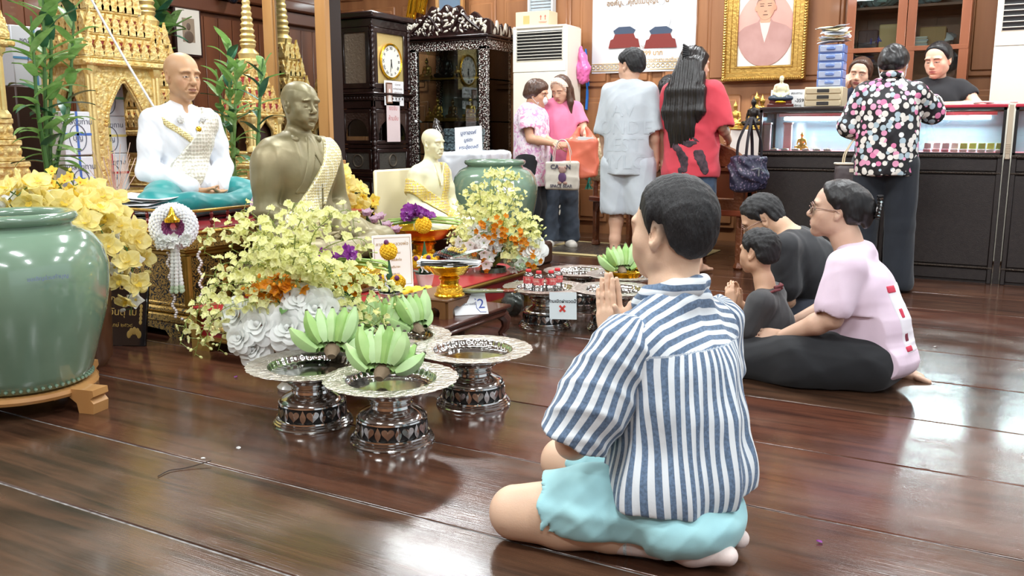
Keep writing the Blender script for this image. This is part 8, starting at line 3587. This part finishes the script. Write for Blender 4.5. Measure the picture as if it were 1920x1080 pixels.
# ---- girl in red
O=Vector((-2.09,6.54,0))
d=Sdf()
full,k=std_body(d,1.68,[arm_down(-1,.0,.03),((.175,-.01,1.335),(.225,.02,1.08),(.2,.22,.98))],(0,.015,1.53),(-38,-6,0,.98),hands=[((0,.1,-1),(1,.1,0),1),((-.3,.9,0),(-1,0,0),-1)],legs=[((-.085,0,.88),(-.1,.03,.48),(-.1,.0,.08)),((.085,0,.88),(.1,.0,.48),(.12,-.08,.08))])
GSK=(218,174,148)
girl=person_mesh(d,'girl with long black hair in a red tee and denim shorts, back turned',O,-.12,GSK,[paint_head(full,GSK)],.0065)
hl=[(.1,.07),(.085,.06),(.07,.04),(.05,.0),(.035,-.06),(.02,-.11),(-.02,-.16),(-.1,-.2)]
def long_extra(d):
 o=d.m
 d.m=Matrix.Identity(4)
 c=full.translation
 d.chain([c+Vector((0,-.05,.02)),c+Vector((0,-.1,-.14)),c+Vector((-.01,-.135,-.30)),c+Vector((-.02,-.15,-.44)),c+Vector((-.03,-.15,-.56))],[.085,.1,.105,.1,.075],k=.04,fx=1.0,fy=.5,hint=(0,1,0))
 for j,(x,l)in enumerate(((-.14,.47),(-.09,.6),(-.04,.64),(.02,.62),(.07,.55),(.12,.4))):
  d.chain([c+Vector((x*.4,-.085,-.0)),c+Vector((x*.85,-.14,-.2)),c+Vector((x,-.155,-.35)),c+Vector((x*.95,-.16,-l))],[.04,.045,.04,.01],k=.03)
 d.m=o
hd=Sdf()
hd.m=full
hd.ell((0,-.014,.034),(.088,.106,.096),k=.03)
hd.ell((0,.014,.022),(.081,.088,.088),k=.03)
hd.ell((0,-.03,-.04),(.08,.075,.08),k=.04)
finv=np.array(full.inverted())
def regf(P):
 q=P@finv[:3,:3].T+finv[:3,3]
 h_=np.interp(q[:,1],[-.1,-.0,.03,.05,.07,.1],[-2,-.25,-.12,.0,.045,.075])
 return h_-q[:,2]
hd.fn(regf,k=.01)
long_extra(hd)
hd.fn(lambda P:.0018*np.sin(P[:,0]*130+3*np.sin(P[:,2]*6))+.002*np.sin(P[:,0]*310+5*np.sin(P[:,2]*4)),op='d')
hd.mesh('long_hair',HAIRL,h=.005,parent=girl)
mb=MB()
c=full.translation
for j in range(6):
 a=-.8+.32*j
 mb.tube([c+Vector((-.06+.02*j*.2,-.105,.10+.03*a)),c+Vector((-.03,-.145,.09+.05*a)),c+Vector((.0,-.12,.085+.03*a))],.0085,6)
mb.build('hair_claw',M('claw_black',(18,18,20),.25),girl)
RED=cloth('tee_red',(212,70,84),(200,60,74))
d=Sdf()
tee_std(d,k,.72,.19,.145,[[(-.165,-.01,1.335),(-.235,-.01,1.1)],[(.165,-.01,1.335),(.232,.01,1.1)]],.088,.065,1.1)
d.fn(wrinkles(.006,8,51),op='d')
t_=d.mesh('tee_shirt',RED,h=.008,parent=girl)
PRT=M('print_black',(48,40,46),.85,var=(30,(84,62,70),.12))
for j,(pts,rs)in enumerate(((((-.08,.98),(-.02,.93),(.02,.86),(.03,.78)),(.03,.028,.04,.022)),(((.12,.9),(.15,.84),(.17,.77)),(.035,.03,.02)),(((-.03,1.01),(.05,1.04),(.12,.99)),(.008,.01,.008)),(((.0,.99),(.05,.975),(.1,.98)),(.012,.03,.012)),(((.0,.78),(-.01,.755)),(.022,.012)))):
 e=Sdf()
 tee_std(e,k,.72,.193,.148,None,.088,.065,1.1)
 e.fn(wrinkles(.006,8,51),op='d')
 def blot(P,pts=pts,rs=rs):
  q=P[:,[0,2]]
  best=np.full(len(P),9.)
  for i in range(len(pts)-1):
   a,b=np.array(pts[i]),np.array(pts[i+1])
   t=np.clip((q-a)@(b-a)/((b-a)@(b-a)),0,1)
   best=np.minimum(best,np.linalg.norm(q-a-t[:,None]*(b-a),axis=1)-(rs[i]+(rs[i+1]-rs[i])*t))
  return np.maximum(best+.004*np.sin(P[:,0]*120)*np.sin(P[:,2]*90),P[:,1])
 e.fn(blot)
 e.mesh('brush_print',PRT,h=.006,parent=t_)
DEN=cloth('denim',(78,98,122),(64,82,106),sc=30)
d=Sdf()
for s in(-1,1):
 d.chain([(s*.085*k,0,.82),(s*.1*k,.02 if s<0 else .0,.5)],[.12,.105],k=.03)
d.ell((0,0,.86),(.175,.135,.12),k=.04)
for s in(-1,1):
 d.cap((s*.1,.02 if s<0 else 0,.3),(s*.1,.02 if s<0 else 0,.44),.088,.088,k=.006,op='s')
d.fn(lambda P:.43-P[:,2],k=.006)
d.fn(wrinkles(.005,10,52),op='d')
sh_=d.mesh('denim_shorts',DEN,h=.008,parent=girl)
d=Sdf()
for s in(-1,1):
 y=.022 if s<0 else-.002
 d.cap((s*.1*k,y,.442),(s*.1*k,y,.462),.108,k=.02)
 d.cap((s*.1*k,y,.3),(s*.1*k,y,.6),.095,k=.004,op='s')
d.fn(lambda P:np.maximum(.43-P[:,2],P[:,2]-.475))
d.mesh('turned_cuff',M('denim_pale',(164,176,188),.85),h=.006,parent=sh_)
def handbag(name,loc,rz,w,h,dp,mat,label,strapL,strapm,soft=0,seed=1,strapw=.01,group=None):
 d=Sdf()
 d.box((0,0,-h/2-strapL),(w/2,dp/2,h/2),rd=min(dp,.06)*.45)
 if soft:
  d.ell((0,0,-h*.6-strapL),(w*.52,dp*.62,h*.42),k=.05)
 d.fn(wrinkles(.004+soft*.008,14,seed),op='d')
 t=thing(name,label,'bag',loc,rz)
 d.mesh('bag_body',mat,h=.008,parent=t)
 for y in(-dp*.3,dp*.3):
  mb=MB()
  mb.tube(smooth_path([(-w*.28,y,-strapL-h*.15),(-w*.24,y,-strapL*.6),(-w*.03,y*.3,-.005),(w*.03,y*.3,-.005),(w*.24,y,-strapL*.6),(w*.28,y,-strapL-h*.15)],6),strapw,6,flat=.5)
  mb.build('strap',strapm,t)
 return t
q=at(1388,240,Y=6.6)
NAVYP=dots('bag_navy_pattern',(38,36,58),[(96,84,110),(70,66,92),(44,40,62),(120,104,120)],55,.35,1.,.1)
hb=handbag('handbag',(q.x+.07,6.62,q.z+.06),1.1,.30,.26,.14,NAVYP,'dark navy patterned fabric handbag hanging from the arm of the girl in red',.26,M('strap_black',(28,26,34),.6),.8,4,.014)
mb=MB()
mb.tube([(-.06,-.085,-.36),(0,-.1,-.35),(.07,-.085,-.37)],.004,5)
mb.box(-.006,.006,-.1,-.094,-.41,-.36)
mb.build('zip',M('zip_metal',(190,190,190),.3,.8),hb)
# ---- woman in the dotted blouse
O=Vector((-.70,6.36,0))
d=Sdf()
full,k=std_body(d,1.62,[((-.175,-.01,1.335),(-.25,.02,1.1),(-.17,.24,1.12)),((.175,-.01,1.335),(.26,.14,1.2),(.24,.34,1.3))],(0,.05,1.52),(-8,-16,0,1.0),hands=[((.3,1,.1),(0,0,-1),1),((-.2,1,.1),(0,0,-1),-1)],r=1.02)
TSK=(206,160,132)
dw=person_mesh(d,'woman in a black blouse with white and pink dots leaning at the counter, back turned',O,.06,TSK,[paint_head(full,TSK)],.0065)
def bun2(d):
 d.ell((0,-.105,.0),(.055,.035,.055),k=.015)
hl=[(.1,.08),(.08,.07),(.05,.03),(.02,.0),(.0,-.02),(-.03,-.04),(-.07,-.07),(-.15,-.085)]
hair_cap(full,hl,.018,bun2,noise=.002).mesh('hair',HAIR,h=.0055,parent=dw)
mb=MB(full)
for s in(-1,1):
 mb.tube([(s*.05,.08,-.03),(s*.085,.03,-.012),(s*.09,-.012,.02),(s*.088,-.02,-.02),(s*.08,.02,-.07),(s*.05,.08,-.085)],.003,5)
mb.grid(6,4,lambda u,v:((u-.5)*.11,.1+.02*math.sin(u*PI),-.09+.07*v),thick=.003)
mb.build('face_mask',M('mask_white',(236,240,244),.8),dw)
DOT=dots('blouse_dots',(24,22,26),[(232,228,220),(226,130,172),(240,238,234),(176,196,206),(228,222,214),(232,160,192),(236,232,226)],25,.50,.8)
d=Sdf()
tee_std(d,k,.79,.18,.145,[[(-.165,-.01,1.335),(-.25,.02,1.12),(-.205,.15,1.1)],[(.165,-.01,1.335),(.255,.12,1.21),(.25,.24,1.26)]],.078,.06,1.08)
d.fn(wrinkles(.007,8,61),op='d')
t_=d.mesh('dotted_blouse',DOT,h=.008,parent=dw)
d=Sdf()
d.m=Matrix.Scale(k,4)
d.chain([(-.06,.05,1.42),(-.05,-.03,1.45),(0,-.055,1.455),(.05,-.03,1.45),(.06,.05,1.42)],[.02,.022,.022,.022,.02],k=.01)
d.mesh('collar',DOT,h=.007,parent=t_)
d=Sdf()
for s in(-1,1):
 d.chain([(s*.09,0,.84),(s*.115,.02,.45),(s*.125,.01,.06)],[.125,.096,.104],k=.025)
d.ell((0,0,.88),(.19,.145,.12),k=.04)
d.fn(lambda P:.012-P[:,2],k=.006)
d.fn(wrinkles(.009,7,62,(1,1,.35)),op='d')
d.mesh('wide_trousers',cloth('trousers_ink',(28,34,44),(20,25,34)),h=.009,parent=dw)
q=at(1605,262,Y=6.34)
gt=handbag('tote_handbag',(q.x-.01,6.34,q.z+.0),.35,.225,.22,.09,M('bag_taupe',(92,84,84),.5,var=(7,(80,72,74),.2)),'taupe tote handbag with cream rim hanging from the arm of the dotted woman',.16,M('strap_cream',(214,196,164),.5),0,5,.008)
mb=MB()
mb.box(-.115,.115,-.048,.048,-.166,-.152,bev=.004)
mb.build('rim',M('rim_cream',(216,206,186),.5),gt)
mb=MB()
mb.box(-.03,.03,-.0505,-.047,-.215,-.19,bev=.002)
mb.build('tag',MATS['rim_cream'],gt)
# ---- clerk facing us, black tee
O=Vector((-.53,7.83,0))
d=Sdf()
HK={'fat':.004}
full,k=std_body(d,1.72,[((-.175,-.01,1.335),(-.30,.12,1.2),(-.02,.27,1.21)),((.175,-.01,1.335),(.25,.12,1.18),(.06,.3,1.19))],(0,.055,1.55),(-22,-14,0,1.04),hands=[((1,.1,0),(0,.2,-1),1),((-1,.3,0),(0,.2,-1),-1)],feet=False)
KSK=(232,190,162)
ck2=person_mesh(d,'clerk in a black tee behind the counter, looking down, hair tied back',O,PI,KSK,[paint_head(full,KSK,lips=(206,124,116),open_=.6)],.0042)
hl=[(.1,.1),(.08,.092),(.066,.078),(.056,.055),(.046,.028),(.032,.004),(.016,-.012),(.0,-.012),(-.02,-.01),(-.04,-.03),(-.07,-.07),(-.15,-.09)]
def pony(d):
 d.chain([(0,-.11,.02),(.03,-.13,-.06),(.04,-.12,-.14)],[.035,.035,.02],k=.02)
hair_cap(full,hl,.010,pony,noise=.001).mesh('hair',HAIR,h=.0045,parent=ck2)
d=Sdf()
tee_std(d,k,.85,.185,.14,[[(-.16,-.01,1.335),(-.218,.03,1.285)],[(.16,-.01,1.335),(.2,.03,1.27)]],.07,.075,1.0)
d.m=Matrix.Scale(k,4)
d.cap((0,.12,1.45),(0,.18,1.33),.05,.02,k=.02,op='s')
d.m=Matrix.Identity(4)
d.fn(wrinkles(.005,8,71),op='d')
d.mesh('tee_shirt',BLK,h=.008,parent=ck2)
d=Sdf()
for s in(-1,1):
 d.chain([(s*.09,0,.86),(s*.095,.01,.06)],[.12,.09],k=.04)
d.ell((0,0,.9),(.18,.13,.12),k=.04)
d.mesh('trousers',MATS['trousers_navy'],h=.012,parent=ck2)
# ---- second clerk half hidden, hand at her mouth
O=Vector((-1.08,7.84,0))
d=Sdf()
full,k=std_body(d,1.66,[((-.175,-.01,1.335),(-.2,.1,1.1),(-.1,.2,1.1)),((.175,-.01,1.335),(.2,.17,1.2),(.055,.17,1.40))],(0,.04,1.525),(30,-10,-8,.98),hands=[None,((-.35,-.1,1),(0,-1,0),1,(50,60,30))],feet=False)
cl2=person_mesh(d,'second clerk half hidden behind the dotted woman, hand raised to her mouth',O,PI*.82,KSK,[paint_head(full,KSK,lips=(190,108,104),open_=.5)],.006)
hair_cap(full,[(.1,.1),(.08,.09),(.066,.07),(.054,.03),(.042,-.02),(.02,-.08),(-.02,-.1),(-.15,-.12)],.014,None,.012,noise=.002).mesh('hair',HAIRB,h=.0055,parent=cl2)
d=Sdf()
tee_std(d,k,.85,.18,.135,[[(-.165,-.01,1.335),(-.2,.05,1.2)],[(.165,-.01,1.335),(.195,.08,1.27)]],.072,.07,1.0)
d.fn(wrinkles(.005,8,81),op='d')
d.mesh('navy_blouse',cloth('blouse_navy',(44,56,84)),h=.009,parent=cl2)
d=Sdf()
for s in(-1,1):
 d.chain([(s*.09,0,.86),(s*.095,.01,.06)],[.12,.09],k=.04)
d.ell((0,0,.9),(.18,.13,.12),k=.04)
d.mesh('trousers',MATS['trousers_navy'],h=.014,parent=cl2)
mb=MB(Matrix.Scale(k,4))
for j in range(14):
 a=2*PI*j/14
 mb.ell((.075+.034*math.cos(a),.172+.034*math.sin(a),1.365),.008,6,4)
mb.build('bracelet',M('beads_white',(236,230,226),.3),cl2)
# ---- bending woman with dark hair behind the boy
O=Vector((-2.79,8.2,0))
d=Sdf()
HK={}
full,k=std_body(d,1.6,[((-.175,.06,1.335),(-.2,.2,1.12),(-.1,.4,1.0)),((.175,.06,1.335),(.2,.2,1.12),(.1,.4,1.0))],(0,.17,1.49),(20,-38,0,1.0),feet=False)
hw=person_mesh(d,'dark haired person in white bending over the desk, mostly hidden behind the boy',O,PI*.98,GSK,[paint_head(full,GSK)],.008)
hair_cap(full,[(.1,.07),(.07,.03),(.05,-.03),(.03,-.09),(-.02,-.12),(-.15,-.14)],.024,None,.02,noise=.004).mesh('hair',HAIR,h=.0065,parent=hw)
d=Sdf()
tee_std(d,k,.75,.19,.15,[[(-.165,.03,1.335),(-.2,.15,1.18)],[(.165,.03,1.335),(.2,.15,1.18)]],.08,.06,1.0)
d.mesh('white_blouse',CLOTHW,h=.011,parent=hw)
d=Sdf()
for s in(-1,1):
 d.chain([(s*.09,0,.86),(s*.095,.01,.06)],[.12,.09],k=.04)
d.mesh('trousers',MATS['trousers_black'],h=.014,parent=hw)
# ---- woman in the floral blouse with a mask
O=Vector((-3.80,7.2,0))
d=Sdf()
full,k=std_body(d,1.53,[((-.175,-.01,1.335),(-.2,.08,1.08),(-.12,.3,1.06)),((.175,-.01,1.335),(.2,.06,1.08),(.11,.31,1.03))],(0,.05,1.51),(0,-10,0,1.06),hands=[((.25,1,-.1),(.8,0,-.6),1,(25,30,20)),((-.15,1,-.1),(-.8,0,-.6),-1,(25,30,20))],r=1.12)
FSK=(206,158,128)
fw2=person_mesh(d,'short haired woman in floral blouse with white mask, turned to the woman in pink polo',O,-PI/2+.12,FSK,[paint_head(full,FSK,lips=None)],.0065)
hl=[(.1,.055),(.085,.04),(.07,.025),(.05,.0),(.035,-.02),(.02,-.035),(-.02,-.05),(-.15,-.075)]
hair_cap(full,hl,.02,None,.018,noise=.003).mesh('hair',HAIRB,h=.0055,parent=fw2)
d=Sdf()
d.m=full
d.ell((0,.035,-.052),(.062,.068,.058),k=.02)
d.ell((0,.085,-.045),(.03,.03,.03),k=.03)
d.ell((0,.02,-.052),(.058,.058,.07),k=.008,op='s')
finv2=np.array(full.inverted())
def mreg(P):
 q=P@finv2[:3,:3].T+finv2[:3,3]
 return np.maximum.reduce([.03-q[:,1],q[:,2]+.012,-.112-q[:,2]])
d.fn(mreg)
d.mesh('face_mask',M('mask_white',(236,240,244),.8),h=.004,parent=fw2)
for s in(-1,1):
 mb=MB(full)
 mb.tube([(s*.055,.06,-.02),(s*.075,.02,.0),(s*.085,-.01,.025)],.002,5)
 mb.tube([(s*.05,.05,-.09),(s*.07,.015,-.06),(s*.083,-.012,-.035)],.002,5)
 mb.build('mask_loop',MATS['mask_white'],fw2)
d=Sdf()
tee_std(d,k,.62,.185,.155,[[(-.16,-.01,1.335),(-.205,.04,1.18)],[(.16,-.01,1.335),(.205,.03,1.18)]],.082,.07,1.1)
d.fn(wrinkles(.006,8,91),op='d')
d.mesh('floral_blouse',floral('blouse_floral'),h=.008,parent=fw2)
d=Sdf()
for s in(-1,1):
 d.chain([(s*.085,0,.8),(s*.09,.01,.4),(s*.09,.0,.1)],[.12,.105,.1],k=.05)
d.ell((0,0,.84),(.18,.14,.12),k=.04)
d.fn(lambda P:.1-P[:,2])
d.mesh('black_trousers',MATS['trousers_black'],h=.009,parent=fw2)
# ---- woman in the pink polo
O=Vector((-3.62,7.42,0))
d=Sdf()
full,k=std_body(d,1.58,[((-.175,-.01,1.335),(-.225,.08,1.1),(-.22,.28,1.12)),((.175,-.01,1.335),(.2,.12,1.08),(.1,.26,1.02))],(0,.07,1.51),(-38,-24,0,1.0),hands=[((.1,.8,-.4),(0,-.5,-1),1,(30,40,20)),((-.3,1,-.1),(-.6,0,-.8),-1,(30,40,20))])
POL=person_mesh(d,'woman in a pink polo and jeans with a patterned headband, looking down into bags',O,PI+.55,(226,182,154),[paint_head(full,(226,182,154),lips=(196,112,108),open_=.5)],.0065)
d=hair_cap(full,[(.1,.1),(.08,.09),(.066,.07),(.052,.03),(.04,-.03),(.025,-.08),(.0,-.12),(-.15,-.2)],.014,None,.015,noise=.002)
o_=d.m
d.m=full
for s in(-1,1):
 d.chain([(s*.075,.01,-.02),(s*.09,.03,-.12),(s*.085,.07,-.24)],[.025,.03,.012],k=.02)
d.chain([(0,-.08,-.05),(0,-.1,-.2)],[.07,.05],k=.03)
d.mesh('hair',HAIRB,h=.0055,parent=POL)
d=Sdf()
d.m=full
d.ell((0,-.002,.034),(.094,.112,.104),k=.02)
pf0=np.array(full.inverted())
def band(P):
 q=P@pf0[:3,:3].T+pf0[:3,3]
 return np.maximum(np.abs(q[:,1]*.9-q[:,2]*.25-.025)-.024,-.02-q[:,2])
d.fn(band)
d.mesh('headband',brocade('band_floral',(244,232,216),(226,168,140),60,0,.7),h=.004,parent=POL)
d=Sdf()
tee_std(d,k,.8,.155,.125,[[(-.15,-.01,1.335),(-.2,.035,1.2)],[(.15,-.01,1.335),(.185,.05,1.2)]],.07,.062,1.0)
d.m=Matrix.Scale(k,4)
d.chain([(-.06,-.02,1.43),(-.055,.05,1.41),(.0,.09,1.36)],[.018,.018,.012],k=.01)
d.chain([(.06,-.02,1.43),(.055,.05,1.41),(.0,.09,1.36)],[.018,.018,.012],k=.01)
d.m=Matrix.Identity(4)
d.fn(wrinkles(.005,8,195,(1,1,.6)),op='d')
d.mesh('pink_polo',cloth('polo_pink',(238,138,172),(228,124,160)),h=.008,parent=POL)
d=Sdf()
for s in(-1,1):
 d.chain([(s*.085,0,.84),(s*.09,.01,.46),(s*.1,-.005,.08)],[.115,.078,.095],k=.04)
d.ell((0,0,.84),(.165,.125,.11),k=.04)
for s in(-1,1):
 d.cap((s*.1,-.005,-.02),(s*.1,-.005,.06),.08,.08,k=.006,op='s')
d.fn(lambda P:.05-P[:,2],k=.006)
d.fn(wrinkles(.005,9,96),op='d')
d.mesh('jeans',cloth('jeans_grey',(74,84,98),(58,68,82),sc=20),h=.008,parent=POL)
for s in(-1,1):
 d=Sdf()
 d.chain([(s*.1,.06,.03),(s*.115,.15,.028)],[.046,.036],k=.02,fx=1.1)
 d.cap((s*.1,-.06,.02),(s*.115,.14,.018),.036,.036,k=.02)
 d.fn(lambda P:.002-P[:,2])
 d.mesh('sandal',M('sandal_white',(232,226,214),.5),h=.006,parent=POL)
q=at(1053,262,Y=7.0)
tb_=thing('canvas_tote','cream canvas tote bag with a printed bear held by the woman in the floral blouse','bag',(q.x,7.02,q.z),.25)
d=Sdf()
d.box((0,0,-.31),(.15,.045,.125),rd=.02)
d.fn(wrinkles(.006,9,5),op='d')
cb2=d.mesh('bag_body',cloth('canvas_cream',(222,214,200)),h=.007,parent=tb_)
for y in(-.035,.035):
 mb=MB()
 mb.tube(smooth_path([(-.08,y,-.22),(-.07,y,-.1),(-.03,y*.4,-.01),(.03,y*.4,-.01),(.07,y,-.1),(.08,y,-.22)],6),.007,6,flat=.5)
 mb.build('handle',MATS['canvas_cream'],tb_)
mb=MB()
mb.mesh(text_mesh('SPACE BEAR',.036,bold=.0008),0,T(0,-.052,-.40)@FACE)
mb.mesh(text_mesh('CA    N',.055,bold=.0015),0,T(-.005,-.052,-.235)@FACE)
mb.build('lettering',M('print_charcoal',(70,66,84),.8),tb_)
mb=MB()
mb.ell((.01,-.05,-.325),(.036,.008,.045),12,8)
mb.build('printed_jumper',M('print_purple',(96,66,104),.8),tb_)
mb=MB()
mb.ell((.01,-.05,-.26),(.034,.008,.03),12,8)
for s in(-1,1):
 mb.ell((.01+s*.027,-.05,-.238),(.013,.006,.013),8,6)
 mb.ell((.01+s*.024,-.05,-.372),(.02,.007,.014),8,6)
mb.build('printed_bear',M('print_bear',(170,136,124),.8),tb_)
q=at(1092,240,Y=7.12)
ob=thing('orange_bag','orange plastic shopping bag held open by the woman in the pink polo','bag',(q.x,7.14,q.z),.15)
d=Sdf()
d.box((0,0,-.26),(.14,.06,.17),rd=.03)
d.chain([(-.08,0,-.1),(-.04,0,.0)],[.045,.02],k=.04)
d.chain([(.08,0,-.1),(.03,0,.0)],[.045,.02],k=.04)
d.fn(wrinkles(.01,12,15),op='d')
d.mesh('bag_body',M('plastic_orange',(240,132,104),.35,var=(6,(226,112,88),.2)),h=.007,parent=ob)
mb=MB()
mb.box(-.03,.11,-.02,.01,-.2,-.075,m=T(0,-.03,0,ry=.05))
mb.build('paper_inside',PAPER,ob)
